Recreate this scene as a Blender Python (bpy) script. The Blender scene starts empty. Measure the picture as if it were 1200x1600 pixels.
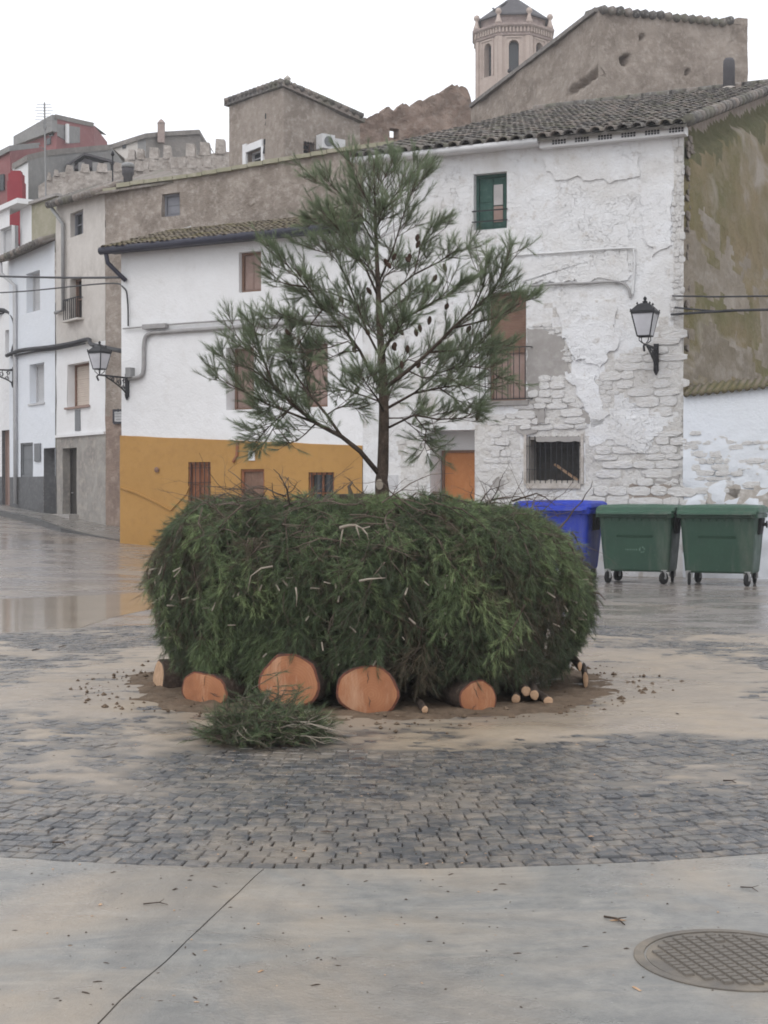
import bpy, math, random
import numpy as np
from mathutils import Vector, Matrix, noise

# ------------------------------------------------------------------ camera, sky, sun, exposure
F, CX, CY, HORIZON, EYE = 2300.0, 600.0, 800.0, 770.0, 1.5      # photograph is 1200 x 1600
PITCH = math.atan((CY - HORIZON) / F)
sc = bpy.context.scene
col = sc.collection
cd = bpy.data.cameras.new('camera')
cam = bpy.data.objects.new('camera', cd)
col.objects.link(cam)
cam.location = (0, 0, EYE)
cam.rotation_euler = (math.pi / 2 - PITCH, 0, 0)
cd.sensor_fit = 'VERTICAL'
cd.sensor_height = 36.0
cd.lens = 36.0 * F / 1600.0
cd.clip_end = 2000
cd.clip_start = 0.05
sc.camera = cam
SUN_EL, SUN_AZ = math.radians(52), math.radians(205)
world = bpy.data.worlds.new('World')
sc.world = world
world.use_nodes = True
wn, wl = world.node_tree.nodes, world.node_tree.links
bg = wn['Background']
sky = wn.new('ShaderNodeTexSky')
sky.sky_type = 'NISHITA'
sky.sun_disc = False
sky.sun_elevation = SUN_EL
sky.sun_rotation = SUN_AZ
sky.dust_density = 6.0
sky.air_density = 1.0
hsv = wn.new('ShaderNodeHueSaturation')
hsv.inputs['Saturation'].default_value = 0.12
wl.new(sky.outputs[0], hsv.inputs['Color'])
mixw = wn.new('ShaderNodeMix')
mixw.data_type = 'RGBA'
mixw.inputs[0].default_value = 0.86                 # closed cloud cover over the clear sky
mixw.inputs[7].default_value = (13.8, 14.1, 14.7, 1)
wl.new(hsv.outputs[0], mixw.inputs[6])
wl.new(mixw.outputs[2], bg.inputs['Color'])
bg.inputs['Strength'].default_value = 0.1
sl = bpy.data.lights.new('sun', 'SUN')
sl.energy = 0.55
sl.angle = math.radians(25)
sl.color = (1.0, 0.97, 0.93)
so = bpy.data.objects.new('sun', sl)
col.objects.link(so)
so.location = (0, -5, 30)
so.rotation_euler = (math.pi / 2 - SUN_EL, 0, math.pi - SUN_AZ)
sc.view_settings.view_transform = 'Standard'
sc.view_settings.look = 'None'
sc.view_settings.exposure = 0.0
sc.view_settings.gamma = 1.0
sc.view_settings.use_curve_mapping = False
sc.render.engine = 'CYCLES'
sc.cycles.use_denoising = True
sc.cycles.filter_width = 1.8
sc.cycles.max_bounces = 6
sc.cycles.diffuse_bounces = 3
sc.cycles.glossy_bounces = 3
sc.cycles.transmission_bounces = 3
sc.cycles.volume_bounces = 1
sc.cycles.caustics_reflective = False
sc.cycles.caustics_refractive = False

HAZE = 0.001
RND = random.Random(7)
NPR = np.random.default_rng(11)

# ------------------------------------------------------------------ helpers: projection
_fw = Vector((0, math.cos(PITCH), -math.sin(PITCH)))
_up = Vector((0, math.sin(PITCH), math.cos(PITCH)))
CAM = Vector((0, 0, EYE))
def ray(px, py):
    return _fw * F + Vector((px - CX, 0, 0)) + _up * (CY - py)
def at(px, py, Y):
    d = ray(px, py)
    return CAM + d * (Y / d.y)
def gz(x, y):
    """height of the ground: level round the island, rising up the street at the back left"""
    d = -x * 0.55 + y * 0.8 - 22.5
    if y < 8:
        return 0.0
    s = 0.5 * (d + math.sqrt(d * d + 4.0))
    s = min(s, 40.0)
    return 0.072 * max(0.0, s - 0.3)
def ground_hit(px, py):
    d = ray(px, py)
    lo, hi = 0.0, 90.0 / d.y
    for _ in range(60):
        m = (lo + hi) / 2
        p = CAM + d * m
        if p.z > gz(p.x, p.y) - 0.03: lo = m
        else: hi = m
    return CAM + d * lo
def nz(x, y, z=0.0):
    return noise.noise(Vector((x, y, z)))
def fbm(x, y, z=0.0, o=4):
    return noise.fractal(Vector((x, y, z)), 1.0, 2.0, o)
def sstep(a, b, x):
    t = min(1.0, max(0.0, (x - a) / (b - a)))
    return t * t * (3 - 2 * t)

# ------------------------------------------------------------------ helpers: meshes and objects
ORG = {}
class MB:
    def __init__(s):
        s.v, s.f, s.m = [], [], []
    def add(s, vs, fs, mi=0):
        o = len(s.v)
        s.v += [tuple(v) for v in vs]
        for f in fs:
            s.f.append([i + o for i in f]); s.m.append(mi)
    def quad(s, a, b, c, d, mi=0):
        s.add([a, b, c, d], [[0, 1, 2, 3]], mi)
    def poly(s, pts, mi=0):
        s.add(pts, [list(range(len(pts)))], mi)
    def hexa(s, p, mi=0):
        """8 corners: 4 bottom, 4 top"""
        s.add(p, [[3, 2, 1, 0], [4, 5, 6, 7], [0, 1, 5, 4], [1, 2, 6, 5], [2, 3, 7, 6], [3, 0, 4, 7]], mi)
    def box(s, c, size, rz=0.0, mi=0, ax=None):
        c = Vector(c); hx, hy, hz = size[0] / 2, size[1] / 2, size[2] / 2
        if ax is None:
            X = Vector((math.cos(rz), math.sin(rz), 0)); Y = Vector((-math.sin(rz), math.cos(rz), 0)); Z = Vector((0, 0, 1))
        else:
            X, Y, Z = ax
        p = []
        for k in (-1, 1):
            for (i, j) in ((-1, -1), (1, -1), (1, 1), (-1, 1)):
                p.append(c + X * hx * i + Y * hy * j + Z * hz * k)
        s.hexa(p, mi)
    def bar(s, a, b, w, h=None, mi=0, up=None):
        a, b = Vector(a), Vector(b); h = h or w
        Z = (b - a); L = Z.length
        if L < 1e-6: return
        Z = Z / L
        u = Vector(up) if up else (Vector((0, 0, 1)) if abs(Z.z) < 0.95 else Vector((1, 0, 0)))
        X = Z.cross(u).normalized(); Y = X.cross(Z).normalized()
        s.box((a + b) / 2, (w, h, L), ax=(X, Y, Z), mi=mi)
    def tube(s, pts, r, n=6, mi=0, cap=True):
        pts = [Vector(p) for p in pts]
        m = len(pts)
        if m < 2: return
        rr = r if isinstance(r, (list, tuple)) else [r] * m
        vs, fs = [], []
        ref = None
        for i in range(m):
            t = (pts[min(i + 1, m - 1)] - pts[max(i - 1, 0)])
            t = t.normalized() if t.length > 1e-9 else Vector((0, 0, 1))
            if ref is None:
                ref = Vector((0, 0, 1)) if abs(t.z) < 0.9 else Vector((1, 0, 0))
                ref = (ref - t * ref.dot(t)).normalized()
            else:
                ref = (ref - t * ref.dot(t))
                ref = ref.normalized() if ref.length > 1e-6 else t.orthogonal().normalized()
            b = t.cross(ref)
            for k in range(n):
                a = 2 * math.pi * k / n
                vs.append(pts[i] + (ref * math.cos(a) + b * math.sin(a)) * rr[i])
        for i in range(m - 1):
            for k in range(n):
                k2 = (k + 1) % n
                fs.append([i * n + k, i * n + k2, (i + 1) * n + k2, (i + 1) * n + k])
        if cap:
            fs.append(list(range(n))[::-1]); fs.append([(m - 1) * n + k for k in range(n)])
        s.add(vs, fs, mi)
    def lathe(s, c, prof, n=16, mi=0, ang0=0.0, sx=1.0, sy=1.0):
        """prof: list of (r, z)"""
        c = Vector(c); vs, fs = [], []
        for (r, z) in prof:
            for k in range(n):
                a = ang0 + 2 * math.pi * k / n
                vs.append(c + Vector((math.cos(a) * r * sx, math.sin(a) * r * sy, z)))
        for i in range(len(prof) - 1):
            for k in range(n):
                k2 = (k + 1) % n
                fs.append([i * n + k, i * n + k2, (i + 1) * n + k2, (i + 1) * n + k])
        fs.append(list(range(n))[::-1]); fs.append([(len(prof) - 1) * n + k for k in range(n)])
        s.add(vs, fs, mi)
    def grid(s, fn, nu, nv, mi=0):
        vs = [fn(i / nu, j / nv) for j in range(nv + 1) for i in range(nu + 1)]
        fs = [[j * (nu + 1) + i, j * (nu + 1) + i + 1, (j + 1) * (nu + 1) + i + 1, (j + 1) * (nu + 1) + i] for j in range(nv) for i in range(nu)]
        s.add(vs, fs, mi)
    def extrude(s, pts, vec, mi=0, back=True):
        """a flat outline pts pushed along vec: front face is pts+vec"""
        vec = Vector(vec); n = len(pts)
        P = [Vector(p) for p in pts]; Q = [p + vec for p in P]
        fs = [list(range(n, 2 * n))] + [[i, (i + 1) % n, n + (i + 1) % n, n + i] for i in range(n)]
        if back: fs.append(list(range(n))[::-1])
        s.add(P + Q, fs, mi)
    def build(s, name, mats, parent=None, loc=None, smooth=False):
        if not isinstance(mats, (list, tuple)): mats = [mats]
        if parent is not None:
            o0 = ORG[parent.name]
        else:
            o0 = Vector(loc) if loc is not None else Vector((0, 0, 0))
        me = bpy.data.meshes.new(name)
        vv = np.array(s.v, dtype=np.float64) - np.array(o0)
        me.from_pydata(vv.tolist(), [], s.f)
        for m in mats: me.materials.append(m)
        if len(mats) > 1:
            me.polygons.foreach_set('material_index', s.m)
        if smooth:
            me.polygons.foreach_set('use_smooth', [True] * len(s.f))
        me.update()
        ob = bpy.data.objects.new(name, me)
        col.objects.link(ob)
        if parent is not None:
            ob.parent = parent; ORG[ob.name] = o0
        else:
            ob.location = o0; ORG[ob.name] = o0
        return ob
def tag(o, label=None, cat=None, group=None, kind=None):
    if label: o['label'] = label
    if cat: o['category'] = cat
    if group: o['group'] = group
    if kind: o['kind'] = kind
    return o
def thing(name, label, cat, loc, group=None):
    o = bpy.data.objects.new(name, None)
    o.empty_display_size = 0.2
    col.objects.link(o)
    o.location = loc
    ORG[o.name] = Vector(loc)
    return tag(o, label, cat, group)
def piece(mesh, name, parent, loc, rot=None, scale=None):
    """a part that shares its mesh with alike pieces; loc is a world point"""
    ob = bpy.data.objects.new(name, mesh)
    col.objects.link(ob)
    ob.parent = parent
    ob.location = Vector(loc) - ORG[parent.name]
    if rot is not None:
        ob.rotation_mode = 'QUATERNION'; ob.rotation_quaternion = rot
    if scale is not None: ob.scale = scale
    ORG[ob.name] = Vector(loc)
    return ob
def np_mesh(name, verts, faces3, mats, parent=None, attr=None, loc=(0, 0, 0), matidx=None):
    """a large triangle mesh from arrays"""
    o0 = ORG[parent.name] if parent is not None else Vector(loc)
    me = bpy.data.meshes.new(name)
    verts = np.asarray(verts, dtype=np.float32) - np.array(o0, dtype=np.float32)
    nf = len(faces3)
    me.vertices.add(len(verts)); me.vertices.foreach_set('co', verts.ravel())
    me.loops.add(nf * 3); me.loops.foreach_set('vertex_index', np.asarray(faces3, dtype=np.int32).ravel())
    me.polygons.add(nf)
    me.polygons.foreach_set('loop_start', np.arange(0, nf * 3, 3, dtype=np.int32))
    me.polygons.foreach_set('loop_total', np.full(nf, 3, dtype=np.int32))
    if attr is not None:
        a = me.attributes.new('tint', 'FLOAT', 'POINT')
        a.data.foreach_set('value', np.asarray(attr, dtype=np.float32))
    for m in (mats if isinstance(mats, (list, tuple)) else [mats]): me.materials.append(m)
    if matidx is not None: me.polygons.foreach_set('material_index', np.asarray(matidx, dtype=np.int32))
    me.update(); me.validate()
    ob = bpy.data.objects.new(name, me)
    col.objects.link(ob)
    if parent is not None: ob.parent = parent
    else: ob.location = o0
    ORG[ob.name] = o0
    return ob

# ------------------------------------------------------------------ helpers: materials
class NT:
    def __init__(s, name):
        s.m = bpy.data.materials.new(name); s.m.use_nodes = True
        s.n = s.m.node_tree.nodes; s.l = s.m.node_tree.links
        s.b = s.n['Principled BSDF']
        s.co = None
    def new(s, t, **kw):
        n = s.n.new(t)
        for k, v in kw.items(): setattr(n, k, v)
        return n
    def link(s, a, b): s.l.new(a, b)
    def coords(s, scale=(1, 1, 1), rnd=False):
        tc = s.new('ShaderNodeTexCoord')
        mp = s.new('ShaderNodeMapping')
        mp.inputs['Scale'].default_value = scale
        s.link(tc.outputs['Object'], mp.inputs['Vector'])
        if rnd:
            oi = s.new('ShaderNodeObjectInfo')
            mu = s.new('ShaderNodeVectorMath', operation='SCALE'); mu.inputs[0].default_value = (31.0, 17.0, 23.0)
            s.link(oi.outputs['Random'], mu.inputs['Scale'])
            s.link(mu.outputs[0], mp.inputs['Location'])
        return mp.outputs[0]
    def noise(s, scale=5, detail=5, rough=0.6, stretch=(1, 1, 1), rnd=False, dist=0.0):
        n = s.new('ShaderNodeTexNoise')
        n.inputs['Scale'].default_value = scale; n.inputs['Detail'].default_value = detail
        n.inputs['Roughness'].default_value = rough; n.inputs['Distortion'].default_value = dist
        s.link(s.coords(stretch, rnd), n.inputs['Vector'])
        return n.outputs['Fac']
    def ramp(s, fac, stops):
        r = s.new('ShaderNodeValToRGB')
        e = r.color_ramp.elements
        while len(e) < len(stops): e.new(0.5)
        for i, (p, c) in enumerate(stops):
            e[i].position = p
            e[i].color = (c[0], c[1], c[2], 1) if isinstance(c, (tuple, list)) else (c, c, c, 1)
        s.link(fac, r.inputs['Fac'])
        return r.outputs['Color']
    def mix(s, fac, a, b, mode='MIX'):
        m = s.new('ShaderNodeMix', data_type='RGBA', blend_type=mode)
        for k, x in ((0, fac), (6, a), (7, b)):
            if hasattr(x, 'is_linked') or isinstance(x, bpy.types.NodeSocket): s.link(x, m.inputs[k])
            elif isinstance(x, (tuple, list)): m.inputs[k].default_value = (x[0], x[1], x[2], 1)
            else: m.inputs[k].default_value = x
        return m.outputs[2]
    def math(s, op, a, b=None, clamp=False):
        m = s.new('ShaderNodeMath', operation=op); m.use_clamp = clamp
        for k, x in ((0, a), (1, b)):
            if x is None: continue
            if isinstance(x, bpy.types.NodeSocket): s.link(x, m.inputs[k])
            else: m.inputs[k].default_value = x
        return m.outputs[0]
    def bump(s, h, strength=0.4, dist=0.02):
        b = s.new('ShaderNodeBump'); b.inputs['Strength'].default_value = strength; b.inputs['Distance'].default_value = dist
        s.link(h, b.inputs['Height']); s.link(b.outputs[0], s.b.inputs['Normal'])
    def set(s, color=None, rough=None, spec=None, metal=None):
        for key, x in (('Base Color', color), ('Roughness', rough), ('Specular IOR Level', spec), ('Metallic', metal)):
            if x is None: continue
            if isinstance(x, bpy.types.NodeSocket): s.link(x, s.b.inputs[key])
            elif isinstance(x, (tuple, list)): s.b.inputs[key].default_value = (x[0], x[1], x[2], 1)
            else: s.b.inputs[key].default_value = x
        return s.m
def simple(name, c1, c2=None, scale=6, rough=0.7, bump=0.0, spec=0.3, stretch=(1, 1, 1), rnd=False, metal=0.0, detail=5, pos=(0.35, 0.68), bd=0.02):
    t = NT(name)
    if c2 is None: c2 = tuple(x * 0.75 for x in c1)
    nf = t.noise(scale, detail, 0.6, stretch, rnd)
    t.set(t.ramp(nf, [(pos[0], c2), (pos[1], c1)]), rough, spec, metal)
    if bump: t.bump(t.noise(scale * 4, 5, 0.65, stretch, rnd), bump, bd)
    return t.m
def mottled(name, cols, s1=1.2, s2=7, rough=0.85, bump=0.5, bscale=22, bd=0.02, streak=0.0, streakcol=(0.2, 0.18, 0.16), grime=None, rnd=False, ss=(3.0, 0.09), gs=(1, 1, 1)):
    """weathered wall: three tones in large and small patches, optional rain streaks"""
    t = NT(name)
    a = t.noise(s1, 6, 0.62, gs, rnd, 0.4); b = t.noise(s2, 6, 0.68, gs, rnd)
    c = t.mix(t.ramp(a, [(0.36, 0.0), (0.62, 1.0)]), cols[0], cols[1])
    c = t.mix(t.ramp(b, [(0.48, 0.0), (0.7, 0.85)]), c, cols[2])
    if streak:
        st = t.noise(ss[0], 6, 0.7, (gs[0], gs[1], ss[1]), rnd=rnd, dist=0.3)
        big = t.noise(0.7, 3, 0.5, rnd=rnd)
        f = t.math('MULTIPLY', t.ramp(st, [(0.5, 0.0), (0.72, streak)]), t.ramp(big, [(0.4, 0.15), (0.62, 1.0)]))
        c = t.mix(f, c, streakcol)
    if grime:
        g = t.noise(grime[1], 5, 0.6, gs, rnd, 0.6)
        c = t.mix(t.ramp(g, [(grime[2], 0.0), (grime[2] + 0.1, grime[3])]), c, grime[0])
    t.set(c, rough, 0.25)
    h = t.math('ADD', t.noise(bscale, 6, 0.7, rnd=rnd), t.math('MULTIPLY', t.noise(bscale / 5, 4, 0.6, rnd=rnd), 1.6))
    t.bump(h, bump, bd)
    return t.m

MT = {}
# ------------------------------------------------------------------ materials
# ground
def ground_mat(name, c1, c2, mud, wet_lo, wet_hi, bump=0.25, patch=0.9, grit=None, sweep=False):
    t = NT(name)
    a = t.noise(patch, 6, 0.6, dist=0.7); b = t.noise(9, 8, 0.7); c = t.noise(2.2, 6, 0.65, (1, 0.45, 1))
    k = t.mix(t.ramp(b, [(0.35, 0.0), (0.68, 1.0)]), c1, c2)
    k = t.mix(t.ramp(a, [(0.44, 0.0), (0.62, 0.85)]), k, mud)
    k = t.mix(t.ramp(c, [(0.55, 0.0), (0.75, 0.4)]), k, tuple(x * 0.55 for x in c1))
    if sweep:                                  # silt swept into long thin smears, and worn darker tracks
        k = t.mix(t.ramp(t.noise(3.2, 8, 0.72, (0.35, 1.3, 1), dist=1.2), [(0.52, 0.0), (0.7, 0.7)]), k, (0.36, 0.325, 0.28))
        k = t.mix(t.ramp(t.noise(0.55, 6, 0.65, (1, 0.6, 1), dist=1.0), [(0.5, 0.0), (0.62, 0.55)]), k, (0.145, 0.136, 0.125))
    sp = t.noise(120, 2, 0.5)
    k = t.mix(t.ramp(sp, [(0.3, 0.5), (0.36, 0.0)]), k, tuple(x * 0.5 for x in c2))
    k = t.mix(t.ramp(t.noise(75, 2, 0.5), [(0.72, 0.0), (0.76, 0.7)]), k, (0.55, 0.53, 0.5))
    if grit:                                   # dark grit shows where the mud film runs out
        at_ = t.new('ShaderNodeAttribute'); at_.attribute_name = 'tint'
        k = t.mix(at_.outputs['Fac'], grit, k)
    wet = t.noise(1.3, 6, 0.65, (0.6, 1, 1), dist=0.5)
    r = t.ramp(wet, [(0.38, wet_lo), (0.64, wet_hi)])
    t.set(k, r, 0.5)
    h = t.math('ADD', t.noise(60, 6, 0.7), t.math('MULTIPLY', t.noise(6, 5, 0.6), 1.5))
    t.bump(h, bump, 0.006)
    return t.m
MT['road'] = ground_mat('wet road', (0.19, 0.168, 0.158), (0.235, 0.21, 0.195), (0.26, 0.218, 0.18), 0.1, 0.4, 0.18, 0.35)
MT['concrete'] = ground_mat('wet concrete', (0.165, 0.165, 0.16), (0.265, 0.255, 0.235), (0.325, 0.27, 0.21), 0.18, 0.55, 0.6, 0.75, None, True)
MT['mud'] = ground_mat('tan mud film', (0.27, 0.222, 0.177), (0.32, 0.265, 0.21), (0.35, 0.28, 0.205), 0.25, 0.55, 0.7, 0.9, (0.11, 0.1, 0.09))
MT['pavement'] = ground_mat('pavement', (0.2, 0.19, 0.18), (0.25, 0.235, 0.22), (0.22, 0.2, 0.18), 0.15, 0.45, 0.2)
MT['kerb'] = simple('kerb stone', (0.09, 0.09, 0.09), (0.06, 0.06, 0.06), 8, 0.35, 0.2)
MT['hill'] = simple('hillside earth', (0.2, 0.16, 0.11), (0.1, 0.12, 0.06), 0.5, 0.95, 0.4)
def sett_mat():
    t = NT('granite sett')
    g = t.new('ShaderNodeNewGeometry'); oi = t.new('ShaderNodeObjectInfo')
    rnd = t.math('FRACT', t.math('ADD', g.outputs['Random Per Island'], oi.outputs['Random']))
    base = t.ramp(rnd, [(0.0, (0.046, 0.048, 0.054)), (0.45, (0.064, 0.066, 0.072)), (0.8, (0.086, 0.086, 0.087)), (1.0, (0.13, 0.12, 0.108))])
    gp = t.new('ShaderNodeNewGeometry')
    def wn_(scale, det):
        n = t.new('ShaderNodeTexNoise'); n.inputs['Scale'].default_value = scale; n.inputs['Detail'].default_value = det
        n.inputs['Roughness'].default_value = 0.68
        t.link(gp.outputs['Position'], n.inputs['Vector']); return n.outputs['Fac']
    fine = wn_(26, 6); big = wn_(1.1, 5); mid = wn_(6.5, 7)
    c = t.mix(t.ramp(fine, [(0.5, 0.0), (0.74, 0.5)]), base, (0.22, 0.185, 0.15))
    c = t.mix(t.ramp(big, [(0.5, 0.0), (0.68, 0.75)]), c, (0.24, 0.2, 0.16))
    c = t.mix(t.ramp(mid, [(0.47, 0.0), (0.66, 0.75)]), c, (0.25, 0.21, 0.17))
    t.set(c, t.ramp(wn_(9, 4), [(0.35, 0.2), (0.65, 0.5)]), 0.5)
    t.bump(wn_(70, 5), 0.35, 0.004)
    return t.m
MT['sett'] = sett_mat()
MT['soil'] = mottled('heap soil', [(0.13, 0.09, 0.06), (0.2, 0.145, 0.1), (0.09, 0.065, 0.045)], 3, 14, 0.9, 0.9, 30, 0.02)
def water_mat():
    t = NT('muddy water')
    t.set(t.ramp(t.noise(1.2, 4), [(0.35, (0.27, 0.22, 0.17)), (0.65, (0.33, 0.27, 0.205))]), 0.1, 0.5)
    t.b.inputs['IOR'].default_value = 1.33
    t.bump(t.noise(5, 4, 0.6, (0.35, 1.6, 1)), 0.3, 0.012)
    return t.m
MT['water'] = water_mat()
MT['iron'] = mottled('cast iron with mud', [(0.085, 0.08, 0.076), (0.21, 0.178, 0.14), (0.15, 0.13, 0.108)], 3.2, 12, 0.45, 0.5, 60, 0.004)
# walls
def whitewash(name, white, off, scale=1.0, crack=0.8, grime=0.5):
    t = NT(name)
    a = t.noise(0.9 * scale, 6, 0.62, dist=0.5); b = t.noise(5 * scale, 7, 0.7)
    c = t.mix(t.ramp(a, [(0.4, 0.0), (0.64, 0.8)]), white, off)
    st = t.noise(3.0, 6, 0.7, (1, 1, 0.14))
    c = t.mix(t.ramp(st, [(0.54, 0.0), (0.76, 0.3 * grime)]), c, (0.42, 0.38, 0.34))
    c = t.mix(t.ramp(b, [(0.56, 0.0), (0.72, grime)]), c, (0.5, 0.46, 0.42))
    h = t.math('ADD', t.noise(26, 6, 0.7), t.math('MULTIPLY', t.noise(4.5, 5, 0.62), 2.2))
    if crack:
        co = t.coords((1, 1, 1.5))
        dn = t.new('ShaderNodeTexNoise'); dn.inputs['Scale'].default_value = 2.6; dn.inputs['Detail'].default_value = 5
        t.link(co, dn.inputs['Vector'])
        ds = t.new('ShaderNodeVectorMath', operation='SCALE'); ds.inputs['Scale'].default_value = 1.1
        t.link(dn.outputs['Color'], ds.inputs[0])
        ad = t.new('ShaderNodeVectorMath', operation='ADD'); t.link(co, ad.inputs[0]); t.link(ds.outputs[0], ad.inputs[1])
        vo = t.new('ShaderNodeTexVoronoi', feature='DISTANCE_TO_EDGE'); vo.inputs['Scale'].default_value = 3.4
        t.link(ad.outputs[0], vo.inputs['Vector'])
        line = t.ramp(vo.outputs['Distance'], [(0.0, 1.0), (0.02, 0.0)])
        msk = t.ramp(t.noise(0.8, 4, 0.6), [(0.5, 0.0), (0.62, crack)])
        f = t.math('MULTIPLY', line, msk)
        c = t.mix(f, c, (0.33, 0.3, 0.27))
        h = t.math('SUBTRACT', h, t.math('MULTIPLY', f, 2.5))
    t.set(c, 0.85, 0.2)
    t.bump(h, 0.7 if crack else 0.4, 0.03)
    return t.m
MT['oldwhite'] = whitewash('peeling whitewash', (0.78, 0.785, 0.8), (0.66, 0.645, 0.63), 1.0, 0.5, 0.8)
MT['stonewhite'] = mottled('limewashed stone', [(0.76, 0.755, 0.755), (0.71, 0.69, 0.67), (0.6, 0.56, 0.52)], 2, 8, 0.9, 0.8, 24, 0.02, rnd=True)
MT['rubble'] = mottled('limewashed rubble joints', [(0.62, 0.6, 0.575), (0.7, 0.685, 0.67), (0.46, 0.42, 0.38)], 1.6, 6, 0.95, 1.0, 16, 0.04)
MT['mortar'] = mottled('old mortar', [(0.5, 0.46, 0.42), (0.38, 0.34, 0.3), (0.62, 0.59, 0.56)], 3, 10, 0.95, 0.8, 24, 0.02)
MT['cement'] = mottled('grey cement', [(0.36, 0.34, 0.325), (0.3, 0.28, 0.265), (0.41, 0.39, 0.37)], 2, 9, 0.9, 0.4, 30, 0.01)
MT['flatwhite'] = whitewash('smooth white paint', (0.79, 0.79, 0.8), (0.72, 0.715, 0.715), 0.6, 0.0, 0.22)
MT['bluewhite'] = whitewash('cool white paint', (0.74, 0.77, 0.82), (0.72, 0.745, 0.78), 0.6, 0.0, 0.12)
MT['yellow'] = mottled('ochre paint', [(0.435, 0.245, 0.078), (0.405, 0.225, 0.07), (0.37, 0.2, 0.062)], 0.8, 6, 0.75, 0.3, 20, 0.01, 0.3, (0.3, 0.17, 0.07))
MT['greystone'] = mottled('brown rubble render', [(0.375, 0.322, 0.28), (0.25, 0.21, 0.178), (0.5, 0.445, 0.4)], 1.4, 5, 0.95, 0.9, 12, 0.05, 0.4, (0.2, 0.155, 0.13))
MT['damp'] = mottled('damp brown render', [(0.33, 0.25, 0.205), (0.22, 0.165, 0.14), (0.42, 0.34, 0.285)], 1.1, 5, 0.9, 0.7, 12, 0.04, 0.6, (0.12, 0.09, 0.08))
MT['cream'] = mottled('stained cream render', [(0.6, 0.565, 0.53), (0.5, 0.465, 0.43), (0.64, 0.6, 0.565)], 0.9, 6, 0.9, 0.4, 20, 0.02, 0.5, (0.4, 0.365, 0.335))
MT['cementdado'] = mottled('stained grey render', [(0.36, 0.34, 0.315), (0.24, 0.225, 0.21), (0.44, 0.39, 0.345)], 1.2, 6, 0.85, 0.4, 18, 0.02, 0.7, (0.14, 0.13, 0.125))
MT['darkdado'] = mottled('dark grey dado', [(0.14, 0.145, 0.15), (0.11, 0.11, 0.115), (0.2, 0.2, 0.2)], 1.5, 8, 0.7, 0.3, 20, 0.01)
MT['adobe'] = mottled('rammed earth', [(0.345, 0.295, 0.255), (0.25, 0.208, 0.175), (0.43, 0.375, 0.33)], 0.9, 5, 0.95, 0.8, 8, 0.06, 0.25, (0.25, 0.19, 0.15))
MT['redadobe'] = mottled('reddish rubble', [(0.38, 0.285, 0.235), (0.28, 0.2, 0.16), (0.44, 0.36, 0.31)], 1.1, 4, 0.95, 1.0, 7, 0.15, 0.4, (0.2, 0.15, 0.12))
MT['castle'] = mottled('castle rubble', [(0.47, 0.42, 0.38), (0.3, 0.26, 0.23), (0.6, 0.55, 0.51)], 2.2, 5, 0.95, 1.0, 5, 0.1)
MT['towerstone'] = mottled('tower brick and stone', [(0.47, 0.385, 0.34), (0.42, 0.335, 0.295), (0.53, 0.45, 0.4)], 0.6, 3, 0.9, 0.5, 6, 0.05)
MT['towertrim'] = mottled('tower carved trim', [(0.36, 0.285, 0.26), (0.3, 0.235, 0.215), (0.42, 0.34, 0.31)], 1.2, 5, 0.9, 0.7, 6, 0.08)
MT['mossrender'] = mottled('mossy peeling render', [(0.27, 0.21, 0.125), (0.165, 0.152, 0.068), (0.3, 0.25, 0.185)], 0.5, 1.7, 0.95, 0.9, 10, 0.06, 0.35, (0.12, 0.1, 0.06), ((0.39, 0.345, 0.3), 0.6, 0.54, 0.9), ss=(0.9, 0.8), gs=(.6, .25, 1))
MT['gablegrey'] = mottled('bare grey brown render', [(0.33, 0.285, 0.235), (0.22, 0.185, 0.135), (0.42, 0.375, 0.33)], 0.6, 2.2, 0.95, 0.9, 10, 0.06, 0.5, (0.14, 0.115, 0.075), ss=(1.0, 0.8), gs=(.6, .25, 1))
MT['moss'] = mottled('green moss', [(0.13, 0.13, 0.065), (0.175, 0.16, 0.09), (0.1, 0.095, 0.05)], 3, 12, 1.0, 1.0, 30, 0.04)
MT['beigemoss'] = mottled('beige mossy wall', [(0.36, 0.335, 0.255), (0.29, 0.28, 0.195), (0.42, 0.38, 0.31)], 1.0, 5, 0.95, 0.5, 14, 0.03)
MT['redpaint'] = mottled('faded red paint', [(0.28, 0.115, 0.115), (0.24, 0.1, 0.1), (0.31, 0.155, 0.15)], 0.6, 3, 0.85, 0.3, 8, 0.03)
MT['redpipe'] = simple('deep red plaster', (0.3, 0.05, 0.06), (0.25, 0.04, 0.05), 2, 0.8, 0.2)
MT['greyplaster'] = mottled('plain grey plaster', [(0.27, 0.265, 0.26), (0.23, 0.225, 0.22), (0.31, 0.3, 0.29)], 0.8, 4, 0.9, 0.3, 10, 0.02)
MT['greyroof'] = mottled('grey sheet roof', [(0.24, 0.22, 0.205), (0.19, 0.175, 0.165), (0.3, 0.275, 0.25)], 0.8, 4, 0.9, 0.5, 8, 0.04)
MT['darkroof'] = simple('dark slate roof', (0.1, 0.095, 0.1), (0.075, 0.07, 0.075), 3, 0.8, 0.3)
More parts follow.
